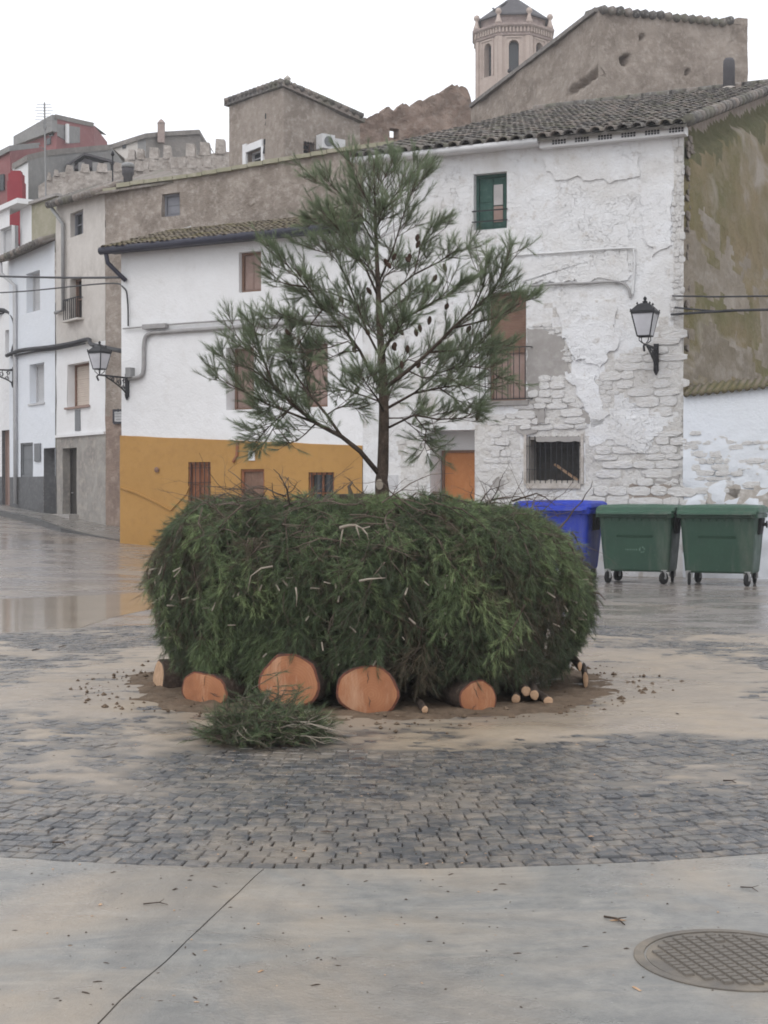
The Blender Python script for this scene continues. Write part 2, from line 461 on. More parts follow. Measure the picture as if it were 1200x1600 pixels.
# tiles, wood, metal
def tile_mat(name, cols, lich, moss):
    t = NT(name)
    g = t.new('ShaderNodeNewGeometry'); oi = t.new('ShaderNodeObjectInfo')
    rnd = t.math('FRACT', t.math('ADD', g.outputs['Random Per Island'], oi.outputs['Random']))
    base = t.ramp(rnd, [(0.0, cols[0]), (0.5, cols[1]), (1.0, cols[2])])
    def pn(scale, det=5):
        n = t.new('ShaderNodeTexNoise'); n.inputs['Scale'].default_value = scale; n.inputs['Detail'].default_value = det
        n.inputs['Roughness'].default_value = 0.65
        t.link(g.outputs['Position'], n.inputs['Vector']); return n.outputs['Fac']
    c = t.mix(t.ramp(pn(9), [(0.5, 0.0), (0.68, 0.75)]), base, lich)
    c = t.mix(t.ramp(pn(1.4), [(0.5, 0.0), (0.64, 0.85)]), c, moss)
    t.set(c, 0.9, 0.2)
    t.bump(pn(40), 0.5, 0.01)
    return t.m
MT['tile'] = tile_mat('weathered barrel tile', [(0.085, 0.078, 0.075), (0.15, 0.137, 0.128), (0.25, 0.21, 0.185)], (0.34, 0.33, 0.31), (0.15, 0.145, 0.11))
MT['mosstile'] = tile_mat('mossy barrel tile', [(0.12, 0.1, 0.078), (0.155, 0.13, 0.1), (0.2, 0.165, 0.125)], (0.22, 0.2, 0.15), (0.16, 0.14, 0.07))
MT['bark'] = mottled('pine bark', [(0.09, 0.065, 0.05), (0.055, 0.04, 0.032), (0.15, 0.11, 0.085)], 9, 30, 0.95, 1.0, 60, 0.01, rnd=True)
MT['twig'] = simple('grey twig bark', (0.16, 0.125, 0.1), (0.075, 0.055, 0.042), 7, 0.9, 0.4, rnd=True)
MT['paletwig'] = simple('bleached twig', (0.4, 0.35, 0.29), (0.24, 0.2, 0.16), 9, 0.9, 0.3, rnd=True)
def endgrain():
    t = NT('fresh cut end grain')
    tc = t.new('ShaderNodeTexCoord')
    w = t.new('ShaderNodeTexWave', wave_type='RINGS', rings_direction='SPHERICAL'); w.inputs['Scale'].default_value = 17; w.inputs['Distortion'].default_value = 1.6
    w.inputs['Detail'].default_value = 2
    t.link(tc.outputs['Object'], w.inputs['Vector'])
    a = t.noise(6, 5, 0.6, rnd=True); st = t.noise(9, 5, 0.7, (1, 1, 0.2), rnd=True)
    c = t.mix(t.ramp(a, [(0.36, 0.0), (0.66, 1.0)]), (0.44, 0.205, 0.105), (0.34, 0.138, 0.066))
    c = t.mix(t.ramp(t.noise(3.2, 6, 0.7, rnd=True, dist=1.0), [(0.52, 0.0), (0.66, 0.6)]), c, (0.25, 0.115, 0.065))
    c = t.mix(t.math('MULTIPLY', w.outputs['Fac'], 0.55), c, (0.36, 0.15, 0.075))
    c = t.mix(t.ramp(st, [(0.5, 0.0), (0.7, 0.6)]), c, (0.6, 0.38, 0.25))
    t.set(c, 0.7, 0.25)
    t.bump(t.noise(40, 5, 0.7, (1, 1, 0.2)), 0.35, 0.004)
    return t.m
MT['endgrain'] = endgrain()
MT['palewood'] = simple('pale cut wood', (0.54, 0.36, 0.235), (0.4, 0.25, 0.15), 22, 0.75, 0.2, rnd=True)
MT['cambium'] = simple('red inner bark', (0.22, 0.07, 0.04), (0.09, 0.04, 0.028), 22, 0.7, 0.3)
def needle_mat(name, stops, trans=0.0):
    t = NT(name)
    at_ = t.new('ShaderNodeAttribute'); at_.attribute_name = 'tint'
    t.set(t.ramp(at_.outputs['Fac'], stops), 0.55, 0.3)
    if trans:
        tr = t.new('ShaderNodeBsdfTranslucent'); mx = t.new('ShaderNodeMixShader'); mx.inputs[0].default_value = trans
        rp = t.ramp(at_.outputs['Fac'], [(p, tuple(x * 1.2 for x in c)) for p, c in stops])
        t.link(rp, tr.inputs['Color'])
        out = t.n['Material Output']
        t.link(t.b.outputs[0], mx.inputs[1]); t.link(tr.outputs[0], mx.inputs[2]); t.link(mx.outputs[0], out.inputs['Surface'])
    return t.m
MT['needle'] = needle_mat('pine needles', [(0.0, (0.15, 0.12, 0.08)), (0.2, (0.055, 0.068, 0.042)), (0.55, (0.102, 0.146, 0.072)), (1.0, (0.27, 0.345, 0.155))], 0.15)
MT['treeneedle'] = needle_mat('living pine needles', [(0.0, (0.12, 0.135, 0.085)), (0.5, (0.165, 0.21, 0.125)), (1.0, (0.26, 0.31, 0.185))], 0.35)
MT['brushcore'] = simple('dead brush', (0.06, 0.055, 0.03), (0.035, 0.03, 0.018), 14, 1.0, 0.8)
MT['orangewood'] = mottled('varnished orange door', [(0.5, 0.205, 0.075), (0.45, 0.18, 0.065), (0.54, 0.24, 0.1)], 1.2, 7, 0.55, 0.1, 20, 0.005)
MT['brownwood'] = mottled('brown shutter wood', [(0.21, 0.125, 0.09), (0.17, 0.1, 0.07), (0.25, 0.16, 0.12)], 2, 9, 0.75, 0.3, 20, 0.01, rnd=True)
MT['pinkwood'] = mottled('faded shutter wood', [(0.33, 0.235, 0.205), (0.28, 0.195, 0.165), (0.36, 0.27, 0.24)], 2, 9, 0.8, 0.3, 20, 0.01, rnd=True)
MT['redwood'] = mottled('reddish door wood', [(0.3, 0.12, 0.06), (0.23, 0.09, 0.045), (0.34, 0.155, 0.085)], 2, 9, 0.7, 0.3, 20, 0.01, rnd=True)
MT['greenwood'] = mottled('faded green paint', [(0.04, 0.1, 0.08), (0.03, 0.078, 0.064), (0.075, 0.135, 0.115)], 3, 12, 0.6, 0.2, 30, 0.005, rnd=True)
MT['blind'] = simple('cream roller blind', (0.58, 0.5, 0.43), (0.52, 0.44, 0.38), 4, 0.7, 0.1, rnd=True)
MT['greyblind'] = simple('pale grey shutter', (0.55, 0.55, 0.56), (0.48, 0.48, 0.49), 4, 0.7, 0.1, rnd=True)
MT['slateblind'] = simple('slate grey shutter', (0.2, 0.21, 0.22), (0.17, 0.175, 0.185), 4, 0.6, 0.1, rnd=True)
MT['bluegrey'] = simple('blue grey boards', (0.24, 0.245, 0.27), (0.2, 0.2, 0.225), 5, 0.75, 0.2, rnd=True)
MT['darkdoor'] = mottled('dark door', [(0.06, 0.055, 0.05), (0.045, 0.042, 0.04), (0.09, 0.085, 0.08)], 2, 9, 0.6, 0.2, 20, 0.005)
def glass(name, c, rough=0.08):
    t = NT(name); t.set(t.ramp(t.noise(2, 4), [(0.3, tuple(x * 0.7 for x in c)), (0.7, c)]), rough, 0.5); return t.m
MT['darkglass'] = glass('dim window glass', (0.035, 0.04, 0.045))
MT['paleglass'] = glass('curtained glass', (0.5, 0.47, 0.46), 0.3)
MT['lampglass'] = glass('frosted lamp glass', (0.62, 0.62, 0.66), 0.25)
MT['blackmetal'] = simple('black painted iron', (0.022, 0.022, 0.025), (0.014, 0.014, 0.016), 9, 0.5, 0.1)
MT['gutter'] = simple('dark blue gutter', (0.035, 0.035, 0.055), (0.025, 0.025, 0.04), 3, 0.45, 0.1)
MT['greymetal'] = simple('grey metal pipe', (0.3, 0.3, 0.3), (0.23, 0.23, 0.23), 4, 0.5, 0.1)
MT['whitemetal'] = simple('white painted metal', (0.7, 0.7, 0.71), (0.6, 0.6, 0.61), 4, 0.5, 0.05)
MT['cable'] = simple('black cable', (0.045, 0.045, 0.05), (0.03, 0.03, 0.033), 4, 0.6, 0.0)
MT['greycable'] = simple('painted grey cable', (0.36, 0.35, 0.345), (0.28, 0.27, 0.27), 6, 0.7, 0.1)
MT['whitecable'] = simple('painted white cable', (0.7, 0.7, 0.7), (0.6, 0.6, 0.6), 6, 0.7, 0.1)
def plastic(name, c, d):
    t = NT(name)
    a = t.noise(2.2, 6, 0.65); st = t.noise(3, 6, 0.7, (1, 1, 0.15))
    k = t.mix(t.ramp(a, [(0.35, 0.0), (0.7, 1.0)]), c, d)
    k = t.mix(t.ramp(st, [(0.52, 0.0), (0.74, 0.35)]), k, (0.2, 0.19, 0.165))
    k = t.mix(t.ramp(t.noise(45, 3, 0.6, (1, 1, 2.5)), [(0.66, 0.0), (0.72, 0.4)]), k, (0.35, 0.36, 0.34))
    t.set(k, t.ramp(t.noise(4, 5), [(0.3, 0.35), (0.7, 0.6)]), 0.4)
    t.bump(t.noise(30, 4), 0.08, 0.004)
    return t.m
MT['greenbin'] = plastic('green bin plastic', (0.024, 0.066, 0.042), (0.018, 0.05, 0.033))
MT['greenlid'] = plastic('green lid plastic', (0.042, 0.105, 0.068), (0.034, 0.086, 0.056))
MT['bluebin'] = plastic('blue bin plastic', (0.01, 0.04, 0.42), (0.008, 0.03, 0.34))
MT['rubber'] = simple('black rubber', (0.02, 0.02, 0.02), (0.014, 0.014, 0.014), 9, 0.8, 0.1)
MT['zinc'] = simple('galvanised steel', (0.5, 0.5, 0.5), (0.4, 0.4, 0.4), 9, 0.45, 0.1, metal=0.5)
MT['emblem'] = simple('pale print', (0.13, 0.2, 0.16), (0.05, 0.1, 0.07), 40, 0.7, 0.0)
MT['ceramic'] = simple('glazed white tile', (0.75, 0.75, 0.75), (0.68, 0.68, 0.68), 9, 0.3, 0.05)
MT['ink'] = simple('dark print', (0.05, 0.05, 0.06), (0.04, 0.04, 0.05), 9, 0.5, 0.0)
MT['cone'] = mottled('pine cone', [(0.1, 0.06, 0.042), (0.07, 0.042, 0.03), (0.15, 0.1, 0.075)], 20, 60, 0.9, 0.8, 60, 0.01)
MT['plumage'] = simple('dark feathers', (0.07, 0.065, 0.065), (0.045, 0.042, 0.045), 9, 0.8, 0.2)

# ------------------------------------------------------------------ ground
CX0, CY0, RING = -0.1, 11.6, 5.74            # the planted island and the sett ring around it
m = MB()
xs = sorted(set([-420, -300, -200, -140, -100, -70, -50, -38] + [-30 + i * 1.0 for i in range(61)] + [38, 50, 70, 100, 140, 200, 300, 420]))
ys = sorted(set([-60, -40, -28, -20, -14, -10, -6, -3] + [i * 1.0 for i in range(0, 60)] + [64, 70, 80, 95, 120, 160, 220, 300, 420]))
vs = [(x, y, gz(x, y) - 0.03 + (0.012 * nz(x * 0.5, y * 0.5) if y > 25 else 0)) for y in ys for x in xs]
nx = len(xs)
m.add(vs, [[j * nx + i, j * nx + i + 1, (j + 1) * nx + i + 1, (j + 1) * nx + i] for j in range(len(ys) - 1) for i in range(nx - 1)])
road = tag(m.build('road', MT['road'], smooth=True), 'wet brown grey road crossing the square in front of the houses', kind='structure')

# concrete slabs in front of the sett ring, parted by one open joint
J0, J1 = ground_hit(415, 1365), ground_hit(170, 1600)
_j = Vector((J0.x - CX0, J0.y - CY0, 0)); _j = _j.normalized() * (RING + 0.012); J0 = Vector((CX0 + _j.x, CY0 + _j.y, 0))
jd = (J1 - J0); jd.z = 0; jd.normalize()
ang_j = math.atan2(J0.y - CY0, J0.x - CX0)
def joint_pt(k, side):
    p = Vector((J0.x, J0.y, 0)) + jd * k
    w = 0.0018 + 0.0016 * (0.5 + nz(k * 9, side * 5.0)) + 0.0025 * abs(nz(k * 3.1, 2))
    n = Vector((-jd.y, jd.x, 0))
    wob = 0.012 * nz(k * 2.3, 8) + 0.004 * nz(k * 11, 3)
    return p + n * (wob + (w if side > 0 else -w))
def slab(side):
    pts = []
    rr = RING + 0.012
    jp = [joint_pt(k * 0.12, side) for k in range(0, 100)]
    a_end = math.radians(-182) if side < 0 else math.radians(2)
    steps = 150
    arc = [Vector((CX0 + (rr + 0.02 * nz(k * 0.9, 3)) * math.cos(a), CY0 + (rr + 0.02 * nz(k * 0.9, 3)) * math.sin(a), 0))
           for k in range(1, steps + 1) for a in [ang_j + (a_end - ang_j) * k / steps]]
    if side > 0:
        outer = [Vector((16, CY0, 0)), Vector((16, -8, 0))]
    else:
        outer = [Vector((-16, CY0, 0)), Vector((-16, -8, 0))]
    pts = jp[::-1] + arc + outer
    return pts
for side in (-1, 1):
    m = MB()
    pts = slab(side)
    m.extrude([p + Vector((0, 0, -0.05)) for p in pts], (0, 0, 0.05), back=False)
    o = m.build('concrete_slab', MT['concrete'])
    tag(o, 'wet pale concrete slab left of the diagonal joint' if (pts[-1].x < 0) else 'wet pale concrete slab around the manhole, right of the diagonal joint', kind='structure')

# sett ring: a sheet of tan mud with the setts standing out of it where the mud is thin
def mud_h(x, y):
    r = math.hypot(x - CX0, y - CY0)
    k = fbm(x * 0.9, y * 0.9, 4.0, 5)
    k2 = fbm(x * 4.0, y * 7.0, 9.0, 4)
    near = 1.0 - sstep(2.5, 4.0, r)
    side = sstep(0.8, 2.2, x - CX0) * 0.009 * (0.6 + 0.8 * nz(x * .6, y * .6, 3)) + sstep(1.2, 3.0, CX0 - x) * 0.004
    return -0.0075 + 0.014 * max(-0.45, k) + 0.009 * k2 + 0.0105 * near + side - (0.008 * sstep(3.9, 4.9, r) if y < CY0 - 2 else 0.0)
N = 250
def mudpt(u, v):
    r = 1.2 + (RING - 1.2) * v; a = 2 * math.pi * u
    x, y = CX0 + r * math.cos(a), CY0 + r * math.sin(a)
    return (x, y, mud_h(x, y))
m = MB(); m.grid(mudpt, 460, 110)
mud_t = [sstep(-0.005, 0.005, p[2]) for p in m.v]
paving = tag(m.build('sett_paving', MT['mud'], smooth=True), 'round paving of dark setts smeared with tan mud around the island', kind='structure')
_a = paving.data.attributes.new('tint', 'FLOAT', 'POINT'); _a.data.foreach_set('value', mud_t)
def sett_geo(rng, sx, sy):
    """a sett about the origin: rounded top at z = 0"""
    n = 0.008
    b = [(-sx / 2, -sy / 2), (sx / 2, -sy / 2), (sx / 2, sy / 2), (-sx / 2, sy / 2)]
    b = [(x + rng.uniform(-.004, .004), y + rng.uniform(-.004, .004)) for x, y in b]
    tl = [rng.uniform(-0.002, 0.002) for _ in b]
    v = [(x, y, -0.06) for x, y in b] + [(x, y, -0.007) for x, y in b] + [(x * 0.9, y * 0.9, tl[i]) for i, (x, y) in enumerate(b)] + [(0, 0, 0.002)]
    f = []
    for i in range(4):
        j = (i + 1) % 4
        f += [[i, j, 4 + j, 4 + i], [4 + i, 4 + j, 8 + j, 8 + i], [8 + i, 8 + j, 12]]
    return v, f
srng = random.Random(3)
variants = []
for k in range(10):
    v, f = sett_geo(srng, 0.0885 + srng.uniform(-.007, .004), 0.088 + srng.uniform(-.007, .004))
    me = bpy.data.meshes.new('sett'); me.from_pydata(v, [], f); me.materials.append(MT['sett']); variants.append(me)
setts = []
r = RING - 0.05; row = 0
while r > 1.75:
    n = int(2 * math.pi * r / 0.092)
    off = srng.random()
    for k in range(n):
        a = 2 * math.pi * (k + off) / n
        setts.append((CX0 + r * math.cos(a), CY0 + r * math.sin(a), a + math.pi / 2 + srng.uniform(-.04, .04)))
    r -= 0.092; row += 1
def in_view(x, y): return y > 4.3 and abs(x / y) < 0.255 and (EYE / y) * F + HORIZON < 1590
near_ = sorted([s for s in setts if in_view(s[0], s[1])], key=lambda s: s[1])[:300]
nset = set(near_)
for (x, y, a) in near_:
    piece(srng.choice(variants), 'sett', paving, (x, y, srng.uniform(-.005, .002)), Matrix.Rotation(a, 3, 'Z').to_quaternion())
m = MB()
for s in setts:
    if s in nset: continue
    x, y, a = s
    if not in_view(x, y) and (y > 13 or abs(x) > 4): 
        if srng.random() < 0.5: pass
    v, f = sett_geo(srng, 0.0885 + srng.uniform(-.007, .004), 0.088 + srng.uniform(-.007, .004))
    c, sn = math.cos(a), math.sin(a); z0 = srng.uniform(-.006, .002)
    m.add([(x + p[0] * c - p[1] * sn, y + p[0] * sn + p[1] * c, p[2] + z0) for p in v], f)
tag(m.build('setts', MT['sett'], paving), kind='stuff')

# puddle in the road at the far side of the ring, and smaller ones
def puddle(pxs, z, label, seed):
    m = MB(); pts = []
    P = [at(px, py, (EYE - z) * F / (py - HORIZON)) for px, py in pxs]
    n = len(P)
    for i in range(n):
        a, b = P[i], P[(i + 1) % n]
        for k in range(10):
            t = k / 10
            p = a.lerp(b, t); q = 0.10 * nz(p.x * 1.7, p.y * 1.1, seed) 
            pts.append(Vector((p.x + q, p.y + q * 2, z)))
    m.extrude([p - Vector((0, 0, 0.003)) for p in pts], (0, 0, 0.003), back=False)
    tag(m.build('puddle', MT['water']), label, kind='structure')
puddle([(-60, 926), (60, 920), (150, 928), (235, 926), (240, 950), (170, 966), (110, 985), (20, 1000), (-60, 1000)], -0.0265, 'brown puddle left of the island mirroring the white houses', 1.0)

# raised pavement up the street at the left
kl = [(-140, 775), (-60, 791), (0, 806), (50, 818), (95, 831), (130, 836), (188, 846)]
K = [ground_hit(px, py) for px, py in kl]
m = MB(); mk = MB()
bk = [Vector((-22, 52, 0)), Vector((-19, 49, 0)), Vector((-14, 45.0, 0)), Vector((-11.5, 41.5, 0)), Vector((-9, 38.5, 0)), Vector((-7, 36.8, 0)), Vector((-5.2, 33.4, 0))]
for i in range(len(K) - 1):
    h0 = 0.13 if i < 4 else 0.13 - 0.05 * (i - 3)
    h1 = 0.13 if i + 1 < 4 else 0.13 - 0.05 * (i - 2)
    a, b, c, d = K[i], K[i + 1], bk[i + 1], bk[i]
    A = lambda p, h: Vector((p.x, p.y, gz(p.x, p.y) - 0.03 + max(h, 0.012)))
    na = Vector((b.y - a.y, -(b.x - a.x), 0)).normalized() * 0.12
    m.quad(A(a - na, h0) , A(b - na, h1), A(c, h1), A(d, h0))
    mk.hexa([A(a, -1) - Vector((0, 0, .1)), A(b, -1) - Vector((0, 0, .1)), A(b - na, -1) - Vector((0, 0, .1)), A(a - na, -1) - Vector((0, 0, .1)),
             A(a, h0), A(b, h1), A(b - na, h1 + .003), A(a - na, h0 + .003)])
tag(m.build('pavement', MT['pavement']), 'grey wet pavement climbing the street past the white houses', kind='structure')
tag(mk.build('kerb', MT['kerb']), 'dark stone kerb of the pavement up the street', kind='structure')

# hill that carries the old town behind the houses
def hillpt(u, v):
    x = -60 + 130 * u; y = 46 + 90 * v
    return (x, y, 0.5 + 11.0 * sstep(0, 0.55, v) + 0.6 * nz(x * .1, y * .1))
m = MB(); m.grid(hillpt, 40, 24)
tag(m.build('hillside', MT['hill'], smooth=True), 'earthen hillside under the old town', kind='structure')
# ------------------------------------------------------------------ walls with openings
class Wall:
    def __init__(s, P, d, n):
        s.P = Vector((P[0], P[1], 0)); s.d = Vector((d[0], d[1], 0)).normalized(); s.n = Vector((n[0], n[1], 0)).normalized()
    def p(s, u, v, o=0.0):
        return s.P + s.d * u + s.n * o + Vector((0, 0, v))
    def uv(s, px, py):
        d = ray(px, py)
        k = (s.P - CAM).dot(s.n) / d.dot(s.n)
        q = CAM + d * k
        return (q - s.P).dot(s.d), q.z
    def rect(s, x0, y0, x1, y1):
        ym = (y0 + y1) / 2; xm = (x0 + x1) / 2
        return (s.uv(x0, ym)[0], s.uv(xm, y1)[1], s.uv(x1, ym)[0], s.uv(xm, y0)[1])
    def axes(s):
        return (s.d, s.n, Vector((0, 0, 1)))
    def quat(s):
        """local x along the wall, y up the wall, z out of the wall"""
        z = s.n; y = Vector((0, 0, 1)); x = y.cross(z)
        return Matrix((x, y, z)).transposed().to_quaternion()
def facing(a_deg):
    a = math.radians(a_deg)
    return (math.cos(a), -math.sin(a)), (-math.sin(a), -math.cos(a))
def wall_mesh(W, u0, u1, v0, vtop, holes=(), step=0.35, off=None, mb=None, mi=0, mfn=None):
    """holes: (u0, v0, u1, v1, depth)"""
    mb = mb or MB()
    us = {round(u0, 4), round(u1, 4)}; vs = {round(v0, 4)}
    tmax = max(vtop(u0 + (u1 - u0) * k / 40) for k in range(41))
    for h in holes:
        us |= {round(h[0], 4), round(h[2], 4)}; vs |= {round(h[1], 4), round(h[3], 4)}
    n = max(1, int((u1 - u0) / step)); us |= {round(u0 + (u1 - u0) * k / n, 4) for k in range(1, n)}
    n = max(1, int((tmax - v0) / step)); vs |= {round(v0 + (tmax - v0) * k / n, 4) for k in range(1, n + 1)}
    us = sorted(u for u in us if u0 - 1e-4 <= u <= u1 + 1e-4); vs = sorted(vs)
    def thin(a, keep):
        out = [a[0]]
        for x in a[1:]:
            if x - out[-1] < step * 0.25 and x not in keep:
                continue
            if x - out[-1] < step * 0.25 and out[-1] not in keep and len(out) > 1: out.pop()
            out.append(x)
        return out
    us = thin(us, {round(u0, 4), round(u1, 4)} | {round(h[k], 4) for h in holes for k in (0, 2)})
    vs = thin(vs, {round(v0, 4), vs[-1]} | {round(h[k], 4) for h in holes for k in (1, 3)})
    idx = {}
    def vert(u, v):
        v = min(v, vtop(u))
        key = (round(u, 4), round(v, 4))
        if key not in idx:
            idx[key] = len(mb.v)
            mb.v.append(tuple(W.p(u, v, off(u, v) if off else 0.0)))
        return idx[key]
    for i in range(len(us) - 1):
        ua, ub = us[i], us[i + 1]; um = (ua + ub) / 2
        for j in range(len(vs) - 1):
            va, vb = vs[j], vs[j + 1]; vm = (va + vb) / 2
            if va >= vtop(ua) - 1e-4 and va >= vtop(ub) - 1e-4: continue
            if any(h[0] < um < h[2] and h[1] < vm < h[3] for h in holes): continue
            f = [vert(ua, va), vert(ub, va), vert(ub, vb), vert(ua, vb)]
            g = []
            for k in f:
                if k not in g: g.append(k)
            if len(g) >= 3:
                mb.f.append(g); mb.m.append(mfn(um, vm) if mfn else mi)
    for h in holes:
        a, b, c, d, dep = h[:5]
        o = lambda u, v: (off(u, v) if off else 0.0)
        F_ = [W.p(a, b, o(a, b)), W.p(c, b, o(c, b)), W.p(c, d, o(c, d)), W.p(a, d, o(a, d))]
        B_ = [W.p(a, b, -dep), W.p(c, b, -dep), W.p(c, d, -dep), W.p(a, d, -dep)]
        for k in range(4):
            k2 = (k + 1) % 4
            mm = h[5] if len(h) > 5 else (mfn((a + c) / 2, b - .05) if mfn else mi)
            mb.quad(F_[k], B_[k], B_[k2], F_[k2], mm)
    return mb
def wbox(mb, W, u0, v0, u1, v1, o0, o1, mi=0):
    p = [W.p(u0, v0, o0), W.p(u1, v0, o0), W.p(u1, v0, o1), W.p(u0, v0, o1)]
    q = [W.p(u0, v1, o0), W.p(u1, v1, o0), W.p(u1, v1, o1), W.p(u0, v1, o1)]
    mb.hexa(p + q, mi)
def window(house, W, rc, depth, frame, leaf, style='shutter', grille=None, leafs=2, name='window', sill=None, hshare=1.0):
    """a window set in the back of its opening: frame, leaves, optional grille"""
    u0, v0, u1, v1 = rc
    fw = min(0.05, (u1 - u0) * 0.1)
    m = MB(); b = -depth
    wbox(m, W, u0, v0, u0 + fw, v1, b - .05, b + .05); wbox(m, W, u1 - fw, v0, u1, v1, b - .05, b + .05)
    wbox(m, W, u0 + fw, v1 - fw, u1 - fw, v1, b - .05, b + .05); wbox(m, W, u0 + fw, v0, u1 - fw, v0 + fw, b - .05, b + .05)
    win = m.build(name, frame, house)
    ia, ib, ja, jb = u0 + fw, u1 - fw, v0 + fw, v1 - fw
    if style == 'shutter':
        for k in range(leafs):
            a = ia + (ib - ia) * k / leafs + .004; c = ia + (ib - ia) * (k + 1) / leafs - .004
            q = MB(); wbox(q, W, a, ja, c, jb, b - .03, b + .005)
            wbox(q, W, a + .02, ja + .03, c - .02, ja + (jb - ja) * .46, b + .005, b + .016)
            wbox(q, W, a + .02, ja + (jb - ja) * .52, c - .02, jb - .03, b + .005, b + .016)
            q.build('shutter', leaf, win)
        q = MB(); wbox(q, W, u0, v0, u1, v1, b - .09, b - .06); q.build('backing_board', frame, win)
    elif style == 'blind':
        n = max(6, int((jb - ja) / 0.055))
        for k in range(1):
            q = MB()
            for i in range(n):
                z0 = ja + (jb - ja) * i / n; z1 = ja + (jb - ja) * (i + 1) / n
                wbox(q, W, ia, z0 + .003, ib, z1 - .003, b - .035, b + .008 - .004 * (i % 2))
            wbox(q, W, ia, ja, ib, jb, b - .05, b - .035)
            q.build('roller_blind', leaf, win)
    elif style == 'glass':
        for k in range(leafs):
            a = ia + (ib - ia) * k / leafs; c = ia + (ib - ia) * (k + 1) / leafs
            q = MB(); wbox(q, W, a + .02, ja, c - .02, jb, b - .03, b - .01); q.build('pane', leaf, win)
            q = MB()
            for e in (a, c - .02): wbox(q, W, e, ja, e + .02, jb, b - .03, b + .02)
            wbox(q, W, a + .02, (ja + jb) / 2 - .015, c - .02, (ja + jb) / 2 + .015, b - .008, b + .02)
            q.build('sash', frame, win)
    elif style == 'void':
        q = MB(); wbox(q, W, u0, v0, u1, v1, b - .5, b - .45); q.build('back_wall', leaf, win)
        q = MB()
        for (x0, y0, x1, y1) in ((u0, v0, u0 + .01, v1), (u1 - .01, v0, u1, v1), (u0 + .01, v0, u1 - .01, v0 + .01), (u0 + .01, v1 - .01, u1 - .01, v1)):
            wbox(q, W, x0, y0, x1, y1, b - .45, b - .05)
        q.build('inner_reveal', frame, win)
    if grille:
        nv, nh, go, gm = grille
        q = MB()
        for k in range(nv):
            u = u0 + (u1 - u0) * (k + .5) / nv
            q.bar(W.p(u, v0 - .01, go), W.p(u, v1 + .01, go), .016)
        for k in range(nh):
            v = v0 + (v1 - v0) * (k + .6) / nh
            q.bar(W.p(u0 - .01, v, go + .012), W.p(u1 + .01, v, go + .012), .022, .01)
        q.build('grille', gm, win)
    if sill:
        q = MB(); wbox(q, W, u0 - .05, v0 - .05, u1 + .05, v0 - .001, -depth + .06, .07); q.build('sill', sill, win)
    return win
def door(house, W, rc, depth, leafm, framem, planks=1, name='door', handle=True):
    u0, v0, u1, v1 = rc
    m = MB(); b = -depth; fw = .05
    wbox(m, W, u0, v0, u0 + fw, v1, b - .06, b + .05); wbox(m, W, u1 - fw, v0, u1, v1, b - .06, b + .05); wbox(m, W, u0 + fw, v1 - fw, u1 - fw, v1, b - .06, b + .05)
    d = m.build(name, framem, house)
    for k in range(planks):
        a = u0 + fw + (u1 - u0 - 2 * fw) * k / planks; c = u0 + fw + (u1 - u0 - 2 * fw) * (k + 1) / planks
        q = MB(); wbox(q, W, a + .002, v0, c - .002, v1 - fw, b - .04, b + .01); q.build('door_panel' if planks == 1 else 'plank', leafm, d)
    q = MB(); wbox(q, W, u0, v0, u1, v1, b - .1, b - .07); q.build('backing_board', framem, d)
    if handle:
        q = MB(); q.tube([W.p(u0 + fw + .07, v0 + 1.0, b + .01), W.p(u0 + fw + .07, v0 + 1.0, b + .06), W.p(u0 + fw + .17, v0 + 1.0, b + .06)], .011, 6)
        q.build('door_handle', MT['zinc'], d)
    return d
def inpoly(x, y, P):
    c = False; n = len(P); j = n - 1
    for i in range(n):
        xi, yi = P[i]; xj, yj = P[j]
        if (yi > y) != (yj > y) and x < (xj - xi) * (y - yi) / (yj - yi + 1e-12) + xi: c = not c
        j = i
    return c
# rough building stones, shared meshes, unit front about the origin, z out of the wall
def stone_mesh(rng, mat):
    n = 12
    ring = []
    for k in range(n):
        a = 2 * math.pi * (k + rng.uniform(-.25, .25)) / n
        e = 0.5 / max(abs(math.cos(a)), abs(math.sin(a)))           # square outline
        e = e * 0.86 + 0.55 * 0.14
        e *= rng.uniform(0.87, 1.05)
        ring.append((math.cos(a) * e, math.sin(a) * e))
    v = [(x, y, -0.6) for x, y in ring] + [(x, y, 0.5 + rng.uniform(-.25, .2)) for x, y in ring] + [(x * .95, y * .92, 0.85 + rng.uniform(-.25, .25)) for x, y in ring] + [(rng.uniform(-.2, .2), rng.uniform(-.2, .2), 0.9)]
    f = []
    for i in range(n):
        j = (i + 1) % n
        f += [[i, j, n + j, n + i], [n + i, n + j, 2 * n + j, 2 * n + i], [2 * n + i, 2 * n + j, 3 * n]]
    me = bpy.data.meshes.new('stone'); me.from_pydata(v, [], f); me.materials.append(mat)
    return me
STW = [stone_mesh(random.Random(50 + k), MT['stonewhite']) for k in range(14)]
STB = [stone_mesh(random.Random(90 + k), MT['greystone']) for k in range(8)]
